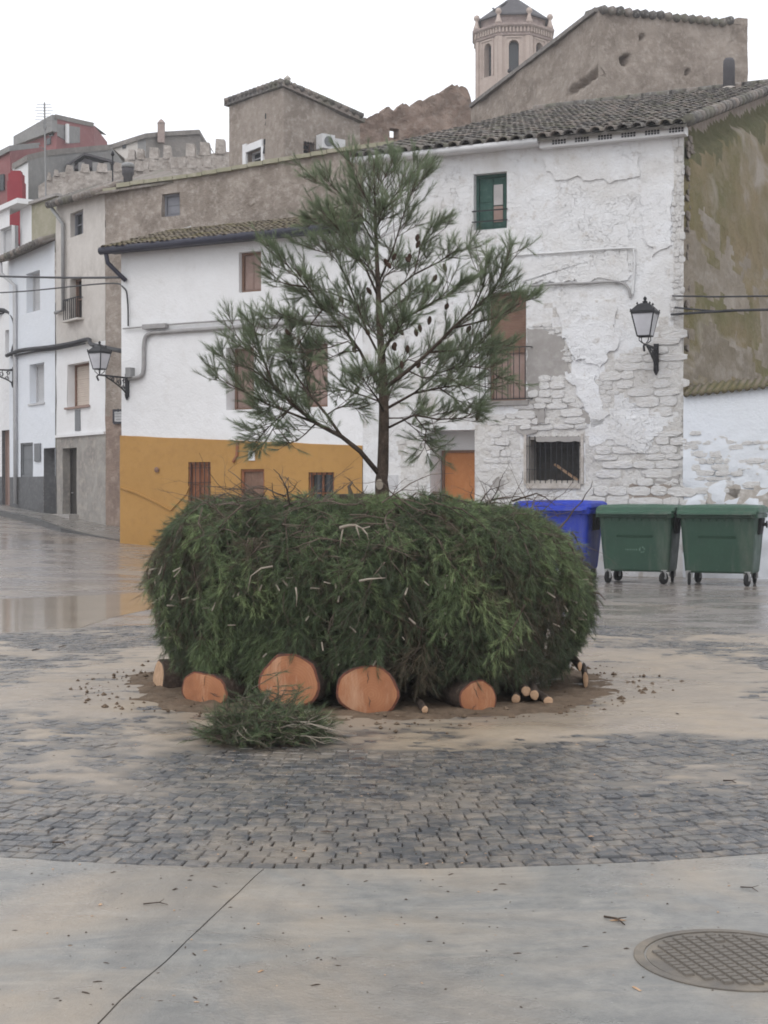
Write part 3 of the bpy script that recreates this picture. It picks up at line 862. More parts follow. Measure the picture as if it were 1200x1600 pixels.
def lay_stones(parent, W, pxpoly, rng, course=(.11, .2), width=(.2, .48), skip=.1, proud=(.012, .032), meshes=STW, avoid=()):
    P = [W.uv(x, y) for x, y in pxpoly]
    ua, ub = min(p[0] for p in P), max(p[0] for p in P); va, vb = min(p[1] for p in P), max(p[1] for p in P)
    v = va; n = 0
    while v < vb:
        h = rng.uniform(*course); u = ua - rng.uniform(0, .2)
        while u < ub:
            w = rng.uniform(*width) * (0.75 + h / course[1] * .35)
            uc, vc = u + w / 2, v + h / 2 + rng.uniform(-.012, .012)
            u += w
            if not inpoly(uc, vc, P) or rng.random() < skip: continue
            if any(a[0] - w * .5 < uc < a[2] + w * .5 and a[1] - h * .5 < vc < a[3] + h * .5 for a in avoid): continue
            q = W.quat() @ Matrix.Rotation(rng.uniform(-.05, .05), 3, 'Z').to_quaternion()
            piece(rng.choice(meshes), 'stone', parent, W.p(uc, vc, 0.004), q, (w * 1.0, h * .98, rng.uniform(*proud)))
            n += 1
        v += h
    return n
def patch(parent, name, W, pxpoly, mat, thick, rough=.02, seed=0.0, o0=-.02):
    """a coat of render with a broken edge"""
    P = [W.uv(x, y) for x, y in pxpoly]; n = len(P); pts = []
    for i in range(n):
        a, b = P[i], P[(i + 1) % n]
        L = math.hypot(b[0] - a[0], b[1] - a[1]); k = max(2, int(L / .05))
        for j in range(k):
            t = j / k; u, v = a[0] + (b[0] - a[0]) * t, a[1] + (b[1] - a[1]) * t
            pts.append((u + rough * 2 * fbm(u * 5, v * 5, seed, 3), v + rough * 2 * fbm(u * 5, v * 5, seed + 9, 3)))
    m = MB(); m.extrude([W.p(u, v, o0) for u, v in pts], W.n * (thick - o0), back=False)
    return m.build(name, mat, parent)
# barrel tiles
def tile_mesh(rng, L=.46, R=.085, mat=None, seg=6):
    v, f = [], []
    for j, (y, rr, z) in enumerate(((0, R * 1.06, .012), (L, R * .86, 0.0))):
        for k in range(seg + 1):
            a = math.pi * k / seg
            v.append((math.cos(a) * rr, y, math.sin(a) * rr * .85 + z))
    for k in range(seg):
        f.append([k, k + 1, seg + 2 + k, seg + 1 + k])
    # thickness at the lower lip
    o = len(v)
    for k in range(seg + 1):
        a = math.pi * k / seg
        v.append((math.cos(a) * R * .86, 0.0, math.sin(a) * R * .7 + .012)); v.append((math.cos(a) * R * .76, L * .5, math.sin(a) * R * .66))
    for k in range(seg):
        f.append([k, o + 2 * k, o + 2 * k + 2, k + 1])
        f.append([o + 2 * k, o + 2 * k + 1, o + 2 * k + 3, o + 2 * k + 2])
    v = [(x + rng.uniform(-.003, .003), y, z + rng.uniform(-.003, .003)) for x, y, z in v]
    return v, f
def tile_roof(house, A, B, up, slope_len, mat, rng, pitch=.2, expo=.36, R=.088, individual=0, name='tile', clip=None, jitter=1.0, under=None):
    """A-B is the eave (left to right), up the unit vector up the slope; nearest tiles become parts of their own"""
    A, B, up = Vector(A), Vector(B), Vector(up).normalized()
    X = (B - A); L = X.length; X.normalize(); Z = X.cross(up).normalized()
    if Z.z < 0: Z = -Z
    m = MB(); 
    m.quad(A - up * .03, B - up * .03, B + up * slope_len, A + up * slope_len)
    m.quad(A - up * .03 - Z * .05, A + up * slope_len - Z * .05, B + up * slope_len - Z * .05, B - up * .03 - Z * .05)
    m.quad(A - up * .03 - Z * .05, B - up * .03 - Z * .05, B - up * .03, A - up * .03)
    roof = m.build('roof', under or mat, house)
    cols_ = int(L / pitch); rows = int(slope_len / expo)
    M3 = Matrix((X, up, Z)).transposed(); q = M3.to_quaternion()
    vmesh = []
    for k in range(6):
        v, f = tile_mesh(rng, .46 * expo / .36, R, mat)
        me = bpy.data.meshes.new('tile'); me.from_pydata(v, [], f); me.materials.append(mat)
        me.polygons.foreach_set('use_smooth', [True] * len(f)); vmesh.append((me, v, f))
    pl = []
    for r in range(rows):
        for c in range(cols_):
            p = A + X * ((c + .5) * L / cols_ + rng.uniform(-.012, .012) * jitter) + up * (r * expo - .1 + rng.uniform(-.03, .03) * jitter) + Z * (.01 + .012 * r % .001 + rng.uniform(0, .012) * jitter)
            if clip and not clip(p): continue
            pl.append((r, c, p, rng.uniform(-.06, .06) * jitter))
    ms = MB(); nst = 0
    order = sorted(range(len(pl)), key=lambda i: (pl[i][2] - CAM).length)
    ind = set(order[:individual])
    for i, (r, c, p, tw) in enumerate(pl):
        me, v, f = rng.choice(vmesh)
        R3 = M3 @ Matrix.Rotation(tw, 3, 'Z') @ Matrix.Rotation(-.03, 3, 'X')
        if i in ind:
            piece(me, name, roof, p, R3.to_quaternion())
        else:
            ms.add([p + R3 @ Vector(x) for x in v], f); nst += 1
    if nst:
        tag(ms.build('tiles', mat, roof, smooth=True), kind='stuff')
    return roof

# ------------------------------------------------------------------ the big rough white house (right)
d1, n1 = facing(28); d2, n2 = facing(24)
P1 = at(190, 700, 32.0)                      # left end of the yellow house
W1 = Wall((P1.x, P1.y), d1, n1)
U1 = W1.uv(567, 700)[0]
P2 = W1.p(U1, 0)
W2 = Wall((P2.x, P2.y), d2, n2)
U2 = W2.uv(1068, 500)[0]
PC = W2.p(U2, 0)                             # street corner of the rough house
a2 = math.radians(24)
W2s = Wall((PC.x, PC.y), (math.sin(a2), math.cos(a2)), (math.cos(a2), -math.sin(a2)))   # its gable end
EAVE2 = W2.uv(900, 212)[1]
house = thing('house', 'tall peeling whitewashed house with orange door and mossy gable end', 'house', (P2.x + 3, P2.y, 0))
hA = W2.rect(740, 270, 792, 358) + (.22,)
hB = W2.rect(762, 455, 822, 626) + (.28,)
hC = W2.rect(823, 682, 908, 755) + (.3,)
_r = W2.rect(672, 672, 742, 800); hD = (_r[0], -.1, _r[2], _r[3], .62)
hE = W2.rect(607, 742, 622, 765) + (.06,)
rubP = [W2.uv(x, y) for x, y in [(800, 600), (900, 590), (960, 530), (1068, 500), (1068, 900), (900, 900), (640, 900), (650, 700), (740, 655)]]
def off2(u, v):
    k = 1.0 if inpoly(u, v, rubP) else .35
    return .03 * k * fbm(u * 1.8, v * 1.8, 2, 4) + .01 * fbm(u * 7, v * 7, 5, 2)
top2 = lambda u: EAVE2 + .02
STONE_ZONES = [
    ([(838, 592), (897, 588), (908, 640), (922, 690), (836, 692), (808, 660), (826, 610)], (.09, .17), (.18, .46), .1, (.014, .034)),
    ([(912, 688), (960, 678), (1000, 705), (1067, 640), (1067, 790), (912, 790)], (.11, .19), (.24, .6), .06, (.01, .03)),
    ([(1000, 545), (1067, 495), (1067, 650), (1010, 640), (950, 605), (955, 560)], (.1, .2), (.22, .55), .14, (.008, .024)),
    ([(744, 650), (814, 650), (817, 790), (744, 790)], (.08, .16), (.16, .42), .22, (.006, .022)),
    ([(622, 690), (668, 680), (668, 790), (630, 790)], (.09, .16), (.14, .34), .4, (.005, .016)),
    ([(826, 503), (872, 510), (896, 560), (893, 592), (884, 560), (868, 522), (840, 514)], (.05, .09), (.1, .22), .05, (.01, .026)),
    ([(1054, 198), (1068, 196), (1068, 500), (1050, 500)], (.05, .16), (.05, .14), .25, (.006, .03)),
    ([(930, 600), (962, 560), (958, 640), (925, 660)], (.08, .15), (.14, .3), .3, (.005, .016)),
]
vpeel = W2.uv(900, 470)[1]
ZUV = [[W2.uv(x, y) for x, y in z[0]] for z in STONE_ZONES]
def zone2(u, v):
    if v < vpeel + .5 * nz(u * 1.3, 2.0) and fbm(u * 1.9, v * 2.3, 6, 4) > .42: return 1
    return 1 if any(inpoly(u + .05 * nz(u * 6, v * 6, 3), v + .05 * nz(u * 6, v * 6, 7), P) for P in ZUV) else 0
m = wall_mesh(W2, 0, U2, -.4, top2, [hA, hB, hC, hD, hE], .09, off2, mfn=zone2)
wall2 = m.build('wall', [MT['oldwhite'], MT['rubble']], house, smooth=True)
rng = random.Random(21)
av = [hA, hB, (hC[0] - .08, hC[1] - .06, hC[2] + .08, hC[3] + .05), hD]
# where the coat has come off: stones
for z in STONE_ZONES: lay_stones(wall2, W2, z[0], rng, z[1], z[2], z[3], z[4], avoid=av)
lay_stones(wall2, W2s, [(1073, 205), (1084, 215), (1087, 560), (1075, 600)], rng, (.08, .2), (.16, .4), .3, (.01, .035), meshes=STB)
# cement repairs
cem = [
    ([(824, 512), (862, 518), (881, 530), (892, 583), (882, 590), (858, 590), (857, 605), (838, 612), (830, 624), (823, 624)], .016),
    ([(812, 632), (845, 626), (838, 650), (840, 676), (824, 682), (808, 676), (806, 650)], .014),
    ([(838, 643), (852, 641), (853, 658), (842, 662)], .05),
    ([(888, 632), (908, 636), (925, 660), (926, 668), (906, 652), (888, 645)], .02),
    ([(772, 752), (782, 744), (791, 752), (790, 766), (776, 768)], .02),
    ([(1006, 738), (1030, 730), (1050, 744), (1062, 740), (1062, 755), (1010, 756)], .014),
    ([(978, 760), (1050, 758), (1052, 790), (985, 788)], .016),
    ([(838, 690), (915, 690), (912, 683), (840, 681)], .03),
]
for i, (pp, th) in enumerate(cem):
    patch(wall2, 'cement_patch', W2, pp, MT['cement'] if i != 6 else MT['greystone'], th, .03 if i != 7 else .012, i * 3.1)
# surviving coats of lime render with broken edges
for i, pp in enumerate(([(868, 470), (960, 474), (962, 535), (940, 575), (900, 560), (880, 520)], [(800, 405), (980, 395), (985, 436), (900, 440), (815, 442)], [(920, 655), (985, 648), (1035, 672), (1010, 710), (960, 690), (925, 690)],
                        [(1000, 300), (1050, 290), (1050, 380), (1020, 400), (1005, 360)], [(880, 585), (930, 590), (950, 650), (930, 668), (905, 620)], [(850, 250), (990, 240), (1000, 275), (870, 285)])):
    patch(wall2, 'render_coat', W2, pp, MT['oldwhite'], .03, .05, 20 + i * 2.3)
# cement frame round the barred window
m = MB(); e = .05
wbox(m, W2, hC[0] - e, hC[1] - .02, hC[0] - .001, hC[3] + .04, -.02, .035); wbox(m, W2, hC[2] + .001, hC[1] - .02, hC[2] + e, hC[3] + .04, -.02, .035)
wbox(m, W2, hC[0], hC[1] - .1, hC[2], hC[1] - .001, -.02, .05)
m.build('window_surround', MT['mortar'], house)
# windows and doors
wA = window(house, W2, hA[:4], .2, MT['greenwood'], MT['greenwood'], 'shutter', None, 2)
q = MB(); u0, v0, u1, v1 = hA[:4]; um = u0 + (u1 - u0) * .52
wbox(q, W2, um, v0 + (v1 - v0) * .45, u1 - .14, v1 - .2, -.19, -.165); q.build('pane', MT['paleglass'], wA)
q = MB(); wbox(q, W2, um, v0 + .16, u1 - .14, v0 + (v1 - v0) * .43, -.19, -.165); q.build('pane', MT['pinkwood'], wA)
q = MB()
for f in (.14, .33): q.bar(W2.p(u0 - .02, v0 + (v1 - v0) * f, .03), W2.p(u1 + .02, v0 + (v1 - v0) * f, .03), .022)
q.build('guard_rail', MT['blackmetal'], wA)
wB = window(house, W2, hB[:4], .22, MT['brownwood'], MT['pinkwood'], 'shutter', None, 2, 'balcony_door')
u0, v0, u1, v1 = hB[:4]
q = MB()
r0, r1 = W2.rect(752, 544, 832, 625)[0], W2.rect(752, 544, 832, 625)[2]; rt, rb = W2.uv(800, 544)[1], W2.uv(800, 624)[1]
for v in (rt, rb): q.bar(W2.p(r0, v, .16), W2.p(r1, v, .16), .025, .02)
for k in range(9): 
    u = r0 + (r1 - r0) * (k + .2) / 9; q.bar(W2.p(u, rb, .16), W2.p(u, rt, .16), .014)
for u in (r0, r1): q.bar(W2.p(u, rt, -.02), W2.p(u, rt, .16), .018); q.bar(W2.p(u, rb, -.02), W2.p(u, rb, .16), .018)
q.build('balcony_railing', MT['blackmetal'], wB)
q = MB(); wbox(q, W2, u0 - .06, v0 - .09, u1 + .06, v0 - .002, -.2, .06); q.build('sill', MT['cement'], wB)
q = MB()
for k in range(22):
    z1 = v1 - .06 - k * .05; wbox(q, W2, u0 + .06, z1 - .045, u1 - .06, z1, -.185, -.165)
q.build('roller_blind', MT['brownwood'], wB)
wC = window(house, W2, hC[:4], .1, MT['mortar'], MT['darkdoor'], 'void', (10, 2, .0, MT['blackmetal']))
u0, v0, u1, v1 = hC[:4]
q = MB(); q.bar(W2.p(u0 + (u1 - u0) * .42, v0 + .36, -.35), W2.p(u1 - .08, v0 + .03, -.2), .07, .03); q.build('fallen_plank', MT['palewood'], wC)
q = MB(); rr = random.Random(4)
for k in range(16):
    uu = rr.uniform(u0 + .06, u1 - .06); s_ = rr.uniform(.04, .1)
    q.box(W2.p(uu, v0 + s_ * .4, -rr.uniform(.2, .4)), (s_, s_ * .8, s_ * .9), rr.uniform(0, 3))
q.build('rubble', MT['mortar'], wC)['kind'] = 'stuff'
u0, v0, u1, v1 = hD[:4]
dv = W2.uv(720, 697)[1] - .06
m = MB(); wbox(m, W2, u0, dv, u1, v1, -.66, -.6); m.build('door_lintel', MT['flatwhite'], house)
door(house, W2, (u0 + .02, v0, u1, dv), .62, MT['orangewood'], MT['brownwood'])
m = MB(); u0, v0, u1, v1 = hE[:4]; wbox(m, W2, u0, v0, u1, v1, -.06, .006); wbox(m, W2, u0 + .03, v0 + .03, u1 - .03, v1 - .03, .006, .014); m.build('meter_box', MT['greyblind'], house)
# gable end
G = 12.4; rise = .313
topg = lambda u: EAVE2 + rise * u
mossy = [W2s.uv(x, y) for x, y in [(1085, 215), (1120, 195), (1215, 170), (1215, 250), (1090, 260), (1080, 240)]]
def offg(u, v):
    ledge = .22 * (1 - sstep(-.12, .12, v - (topg(u) - .55 - .12 * nz(u * 2, 1))))
    return -.16 + ledge * sstep(.1, .5, u) + .04 * fbm(u * 1.5, v * 1.5, 7, 4) + (.16 - 0) * (1 - sstep(.05, .4, u)) * .9
v40 = W2s.uv(1140, 400)[1]
def mfg(u, v):
    k = fbm(u * .45, v * 1.6, 11, 4); d = topg(u) - v
    if d < .3 + .25 * k: return 1
    if d < .75 + .5 * k: return 2
    if v < v40 + 1.1 * k: return 3 if fbm(u * .35, v * 1.1, 3, 4) > -.1 else 0
    return 0
m = wall_mesh(W2s, 0.0, G, -.4, topg, (), .1, offg, mfn=mfg)
m.build('gable_wall', [MT['mossrender'], MT['adobe'], MT['moss'], MT['gablegrey']], house, smooth=True)
# roof
ax = W2.d
up2 = (-W2.n + Vector((0, 0, rise))).normalized()
A = W2.p(-.1, EAVE2 + .02, .3) ; B = W2.p(U2 + .12, EAVE2 + .02, .3)
slope = math.hypot(11.2, 11.2 * rise) + .3
roof2 = tile_roof(house, A + Vector((0, 0, -.08)), B + Vector((0, 0, -.08)), up2, slope, MT['tile'], random.Random(5), .245, .38, .112, 300, clip=lambda p: (p - W2.P).dot(W2.d) > -.2)
m = MB()
A_ = A + up2 * slope; B_ = B + up2 * slope
for k in range(18):                                          # ridge tiles
    p = A_.lerp(B_, (k + .5) / 18)
    m.tube([p - ax * .22, p + ax * .22], .11, 8)
tag(m.build('ridge_tiles', MT['tile'], roof2, smooth=True), kind='stuff')
m = MB(); 
for k in range(31):                                          # tiles along the verge
    p = B + up2 * (.2 + k * .38) + Vector((0, 0, -.02)) + ax * .03
    m.tube([p - up2 * .22, p + up2 * .22], [.12, .1], 8)
tag(m.build('verge_tiles', MT['tile'], roof2, smooth=True), kind='stuff')
# cornice: plastered eave board with little vent grids
m = MB(); u7 = W2.uv(848, 215)[0]
for (ua, ub, o, z0, z1) in ((u7, U2 + .06, .2, EAVE2 - .21, EAVE2 - .06), (-.1, u7 - .01, .26, EAVE2 - .14, EAVE2 - .055)):
    wbox(m, W2, ua, z0, ub, z1, -.05, o)
m.build('eave_cornice', MT['flatwhite'], house)
m = MB(); m.tube([W2.p(-.1, EAVE2 - .12, .33), W2.p(u7, EAVE2 - .1, .33)], .06, 8); m.build('gutter', MT['whitemetal'], house, smooth=True)
for k in range(6):
    u = u7 + .25 + k * (U2 - u7 - .3) / 5.4
    m = MB(); wbox(m, W2, u - .012, EAVE2 - .18, u + .275, EAVE2 - .08, .2, .203)
    vg_ = m.build('vent_grid', MT['flatwhite'], house)
    m = MB()
    for i in range(5):
        for j in range(2): wbox(m, W2, u + i * .055, EAVE2 - .172 + j * .045, u + i * .055 + .04, EAVE2 - .172 + j * .045 + .036, .203, .206)
    tag(m.build('vent_holes', MT['ink'], vg_), kind='stuff')
# flue on the ridge
fp = None
for k in range(200):
    yk = 28 + k * .05; p = at(1139, 139, yk); back_ = -(p - W2.P).dot(W2.n)
    if p.z <= EAVE2 + rise * (back_ + .3): fp = p
    if fp is not None: break
fp = fp or at(1139, 139, 31.0)
flue = thing('chimney', 'tall narrow black flue standing on the tiled roof by the gable', 'chimney', fp)
m = MB(); m.lathe(fp - Vector((0, 0, .5)), [(.15, 0), (.15, 1.1), (.14, 1.2), (.1, 1.27), (.0, 1.29)], 14, sy=.7); m.build('flue_pipe', MT['darkroof'], flue, smooth=True)
m = MB(); m.lathe(fp - Vector((0, 0, .5)), [(.17, .32), (.19, .46), (.16, .54)], 10); m.build('mortar_collar', MT['mortar'], flue)

# ------------------------------------------------------------------ low yard wall at the right end
U3 = 9.0
yw = thing('yard_wall', 'rough whitewashed yard wall with tiled coping behind the green bins', 'wall', (PC.x + .2, PC.y, 0))
tc0, tc1 = W2.uv(1068, 618)[1], W2.uv(1200, 604)[1]
uq = W2.uv(1200, 604)[0]
topy = lambda u: tc0 + (tc1 - tc0) * (u - U2) / (uq - U2)
def offy(u, v):
    lo = 1 - sstep(2.2, 2.75, v + .3 * nz(u * 1.2, 3)); lo = max(lo, .1)
    return .012 + .055 * lo * fbm(u * 3.2, v * 4.2, 3, 4)
m = wall_mesh(W2, U2 + .004, U2 + U3, -.4, topy, (), .09, offy)
yb = m.build('wall', MT['bluewhite'], yw, smooth=True)
rng = random.Random(77)
lay_stones(yb, W2, [(1066, 672), (1120, 680), (1215, 690), (1215, 800), (1066, 800)], rng, (.07, .13), (.12, .34), .3, (.006, .022))
patch(yb, 'bare_patch', W2, [(1105, 772), (1130, 762), (1148, 758), (1150, 775), (1180, 764), (1200, 758), (1215, 764), (1215, 790), (1105, 788)], MT['mortar'], .02, .08, 4.0)
m = MB()
k = 0; u = U2 + .02
while u < U2 + U3 - .1:
    p = W2.p(u + .06, topy(u) + .0, .13); q_ = W2.p(u + .06, topy(u) + .2, -.45)
    m.tube([p, q_], .05, 8); u += .135
tag(m.build('coping_tiles', MT['mosstile'], yw, smooth=True), kind='stuff')
m = MB(); p0 = [W2.p(U2 + .02, topy(U2), .1), W2.p(U2 + U3, topy(U2 + U3), .1), W2.p(U2 + U3, topy(U2 + U3) + .18, -.4), W2.p(U2 + .02, topy(U2) + .18, -.4)]
m.extrude(p0, (0, 0, .02)); m.build('coping_bed', MT['moss'], yw)

# ------------------------------------------------------------------ white house with the ochre dado
yh = thing('house', 'white house with ochre yellow painted lower wall', 'house', (W1.p(3, 0).x, W1.p(3, 0).y, .2))
EAVE1 = (W1.uv(190, 397)[1] + W1.uv(490, 348)[1]) / 2
wT = W1.rect(373, 393, 408, 456) + (.2,)
wL = W1.rect(353, 542, 397, 640) + (.42,)
wR = W1.rect(472, 536, 512, 636) + (.26,)
g1 = W1.rect(295, 722, 330, 790) + (.1,)
g2r = W1.rect(377, 733, 414, 800); g2 = (g2r[0], -.2, g2r[2], g2r[3], .1)
g3 = W1.rect(483, 738, 523, 803) + (.1,)
dl, dr = W1.uv(193, 681)[1], W1.uv(567, 697)[1]
dad = lambda u: dl + (dr - dl) * u / U1 + .014 * nz(u * 1.3, 4) + .006 * nz(u * 6, 1)
off1 = lambda u, v: .012 * fbm(u * 1.1, v * 1.1, 4, 3)
m = wall_mesh(W1, 0, U1, dr - .15, lambda u: EAVE1, [wT, wL, wR], .3, off1)
m.build('wall', MT['flatwhite'], yh, smooth=True)
offd = lambda u, v: .022 + .014 * fbm(u * 1.1, v * 1.1, 4, 3)
m = wall_mesh(W1, -.03, U1, -.5, dad, [g1, g2, g3], .25, offd)
for k in range(60):      # top lip of the dado coat
    ua, ub = -.03 + (U1 + .03) * k / 60, -.03 + (U1 + .03) * (k + 1) / 60
    m.quad(W1.p(ua, dad(ua), offd(ua, dad(ua))), W1.p(ub, dad(ub), offd(ub, dad(ub))), W1.p(ub, dad(ub) + .01, -.01), W1.p(ua, dad(ua) + .01, -.01))
m.build('ochre_dado', MT['yellow'], yh, smooth=True)
# left end of the house
W1s = Wall((P1.x, P1.y), (math.sin(math.radians(28)), math.cos(math.radians(28))), (-math.cos(math.radians(28)), math.sin(math.radians(28))))
m = MB(); m.quad(W1s.p(2.6, dl, .0), W1s.p(0, dl, .0), W1s.p(0, EAVE1, 0), W1s.p(2.6, EAVE1 + .9, 0)); m.build('end_wall', MT['flatwhite'], yh)
m = MB(); wbox(m, W1s, .0, -.5, 2.6, dl, -.1, .028); m.build('end_dado', MT['yellow'], yh)
# raised seam in the ochre coat
m = MB(); sp = [W1.uv(x, y) for x, y in [(190, 762), (215, 770), (250, 787), (268, 797), (292, 772), (297, 760)]]
for a, b in zip(sp, sp[1:]): m.bar(W1.p(a[0], a[1], .03), W1.p(b[0], b[1], .03), .05, .03)
m.build('render_seam', MT['yellow'], yh)
window(yh, W1, wT[:4], .17, MT['brownwood'], MT['pinkwood'], 'shutter', None, 2)
window(yh, W1, wL[:4], .38, MT['brownwood'], MT['pinkwood'], 'shutter', None, 2)
window(yh, W1, wR[:4], .22, MT['brownwood'], MT['pinkwood'], 'shutter', None, 2)
window(yh, W1, g1[:4], .07, MT['redwood'], MT['redwood'], 'shutter', (5, 3, -.0, MT['blackmetal']), 2)
door(yh, W1, g2[:4], .07, MT['brownwood'], MT['redwood'], 3)
window(yh, W1, g3[:4], .07, MT['redwood'], MT['darkglass'], 'glass', (5, 3, -.0, MT['blackmetal']), 2)
c = W1.uv(395, 712)
m = MB(); wbox(m, W1, c[0] - .075, c[1] - .1, c[0] + .075, c[1] + .1, .02, .05); nt = m.build('number_tile', MT['ceramic'], yh)
m = MB()
def seg(u0, v0, u1, v1): m.bar(W1.p(c[0] + u0, c[1] + v0, .053), W1.p(c[0] + u1, c[1] + v1, .053), .018, .008)
for s_ in ((-.03, .05, .035, .05), (-.03, .05, -.03, .0), (-.03, .005, .025, .005), (.03, .0, .03, -.04), (.025, -.05, -.03, -.05)): seg(*s_)
m.build('numeral', MT['ink'], nt)
c = W1.uv(247, 734); m = MB(); m.lathe((0, 0, 0), [(.0, 0), (.05, 0), (.06, .03), (.0, .05)], 10)
m.v = [tuple(W1.p(c[0] + x, c[1] + y, .03 + z)) for x, y, z in m.v]; m.build('dark_hole_disc', MT['brownwood'], yh)  # raised brown disc added in place of a dark hole in the wall
m = MB(); pp = [W1.uv(x, y) for x, y in [(373, 690), (372, 712), (366, 722)]]; m.tube([W1.p(u, v, .05) for u, v in pp], .03, 6); m.build('drain_stub', MT['redwood'], yh)
# roof, gutter, downpipe
up1 = (-W1.n * 2.6 + Vector((0, 0, .78))).normalized()
A = W1.p(-.25, EAVE1 + .02, .28); B = W1.p(U1 - .05, EAVE1 + .02, .28)
roof1 = tile_roof(yh, A + Vector((0, 0, -.05)), B + Vector((0, 0, -.05)), up1, 3.0, MT['mosstile'], random.Random(6), .13, .34, .058, 0)
m = MB(); wbox(m, W1, -.2, EAVE1 - .12, U1, EAVE1 - .07, -.05, .22); m.build('eave_soffit', MT['gutter'], yh)
m = MB(); m.tube([W1.p(-.3, EAVE1 - .09, .34), W1.p(U1 - .05, EAVE1 - .06, .34)], .085, 10); m.build('gutter', MT['gutter'], yh, smooth=True)
m = MB()
dpp = [W1.p(-.15, EAVE1 - .12, .34), W1.p(-.13, EAVE1 - .35, .3), W1.p(.02, EAVE1 - .58, .1), W1.p(.16, EAVE1 - .72, .05)]
m.tube(dpp, .05, 8); m.build('downpipe', MT['gutter'], yh, smooth=True)

# ------------------------------------------------------------------ tall brown house behind, its side wall towards us
Pc = at(165, 700, 36.0)
d3, n3 = facing(30)
W3 = Wall((Pc.x, Pc.y), d3, n3)
bh = thing('house', 'tall brown rendered house with cream street front and grey lower wall', 'house', (Pc.x, Pc.y, gz(Pc.x, Pc.y)))
U3e = W3.uv(600, 240)[0]
tops3 = [(165, 303), (172, 300), (200, 290), (300, 277), (420, 256), (530, 237), (600, 228)]
tp3 = [W3.uv(*t) for t in tops3]
def top3(u):
    if u <= tp3[0][0]: return tp3[0][1]
    for a, b in zip(tp3, tp3[1:]):
        if u <= b[0]: return a[1] + (b[1] - a[1]) * (u - a[0]) / (b[0] - a[0])
    return tp3[-1][1]
h3 = W3.rect(253, 302, 281, 338) + (.2,)
off3 = lambda u, v: .05 * fbm(u * 1.3, v * 1.3, 8, 5)
vd = W3.uv(180, 655)[1]
m = wall_mesh(W3, 0, U3e, -.2, top3, [h3], .16, off3, mfn=lambda u, v: 1 if v < vd + .35 * nz(u * 2, 1.0) else 0)
sw = m.build('side_wall', [MT['greystone'], MT['damp']], bh, smooth=True)
window(bh, W3, h3[:4], .16, MT['bluegrey'], MT['bluegrey'], 'shutter', None, 1)
m = MB(); u = 0.0; kk = 0
while u < U3e:        # flat coping stones
    wbox(m, W3, u + .01, top3(u + .2) - .02, u + .42, top3(u + .2) + .07 + .02 * nz(u, 5), -.3, .1); u += .43
tag(m.build('coping_stones', MT['beigemoss'], bh), kind='stuff')
# street plaque on the side wall
c = W3.uv(188, 651)
m = MB(); wbox(m, W3, c[0] - .17, c[1] - .17, c[0] + .2, c[1] + .17, -.02, .07); pq = m.build('street_plaque', MT['greyblind'], bh)
m = MB(); wr = random.Random(9)
for k in range(26):
    a = k / 26 * 4
    e, f = int(a), a - int(a)
    pu, pv = [(-.15 + .33 * f, .15), (.18, .15 - .3 * f), (.18 - .33 * f, -.15), (-.15, -.15 + .3 * f)][e]
    m.box(W3.p(c[0] + pu, c[1] + pv, .075), (.05, .012, .06 + wr.uniform(-.015, .015)), ax=W3.axes())
for k, (a, b) in enumerate(((-.09, .13), (-.1, .12), (-.07, .1))):
    m.bar(W3.p(c[0] + a, c[1] + .07 - .07 * k, .073), W3.p(c[0] + b, c[1] + .07 - .07 * k, .073), .02, .006)
m.build('plaque_print', MT['ink'], pq)
# street front (cream above, white below, grey cement at the foot)
A4 = math.radians(55)
W4 = Wall((Pc.x, Pc.y), (math.cos(A4), -math.sin(A4)), (-math.sin(A4), -math.cos(A4)))
ul = W4.uv(88, 600)[0]
e0, e1 = W4.uv(88, 322)[1], W4.uv(166, 302)[1]
top4 = lambda u: e0 + (e1 - e0) * (u - ul) / (0 - ul)
k1 = W4.rect(110, 330, 130, 368) + (.2,)
k2 = W4.rect(109, 434, 128, 498) + (.25,)
k3 = W4.rect(105, 567, 140, 635) + (.3,)
k4 = W4.rect(118, 640, 126, 673) + (.06,)
_r = W4.rect(98, 700, 120, 806); k5 = (_r[0], .5, _r[2], _r[3], .3)
vw = W4.uv(125, 540)[1]; vg = W4.uv(130, 679)[1]
def mf4(u, v): return 0 if v > vw else (1 if v > vg else 2)
m = wall_mesh(W4, ul, 0, .3, top4, [k1, k2, k3, k4, k5, (ul, vg, ul + .001, vw, .0)], .25, lambda u, v: .015 * fbm(u * 1.5, v * 1.5, 3, 3), mfn=mf4)
m.build('front_wall', [MT['cream'], MT['flatwhite'], MT['cementdado']], bh, smooth=True)
m = MB(); wbox(m, W4, ul + .02, vg - .03, .0, vg + .04, -.02, .05); m.build('string_course', MT['flatwhite'], bh)
window(bh, W4, k1[:4], .17, MT['bluegrey'], MT['darkglass'], 'glass', None, 2)
w_ = window(bh, W4, k2[:4], .22, MT['brownwood'], MT['darkglass'], 'glass', None, 1, 'balcony_door')
m = MB(); u0, v0, u1, v1 = k2[:4]
for k in range(8): m.bar(W4.p(u0 - .06 + (u1 - u0 + .12) * k / 7, v0 - .02, .14), W4.p(u0 - .06 + (u1 - u0 + .12) * k / 7, v0 + .5, .14), .02)
for v in (v0 - .02, v0 + .5): m.bar(W4.p(u0 - .08, v, .14), W4.p(u1 + .08, v, .14), .03)
for u in (u0 - .06, u1 + .06): m.bar(W4.p(u, v0 + .5, -.02), W4.p(u, v0 + .5, .14), .02)
m.build('balcony_railing', MT['blackmetal'], w_)
m = MB(); wbox(m, W4, u0 - .1, v0 - .07, u1 + .1, v0 - .021, -.1, .18); m.build('sill', MT['cream'], w_)
window(bh, W4, k3[:4], .26, MT['brownwood'], MT['blind'], 'blind', None, 1, sill=MT['pinkwood'])
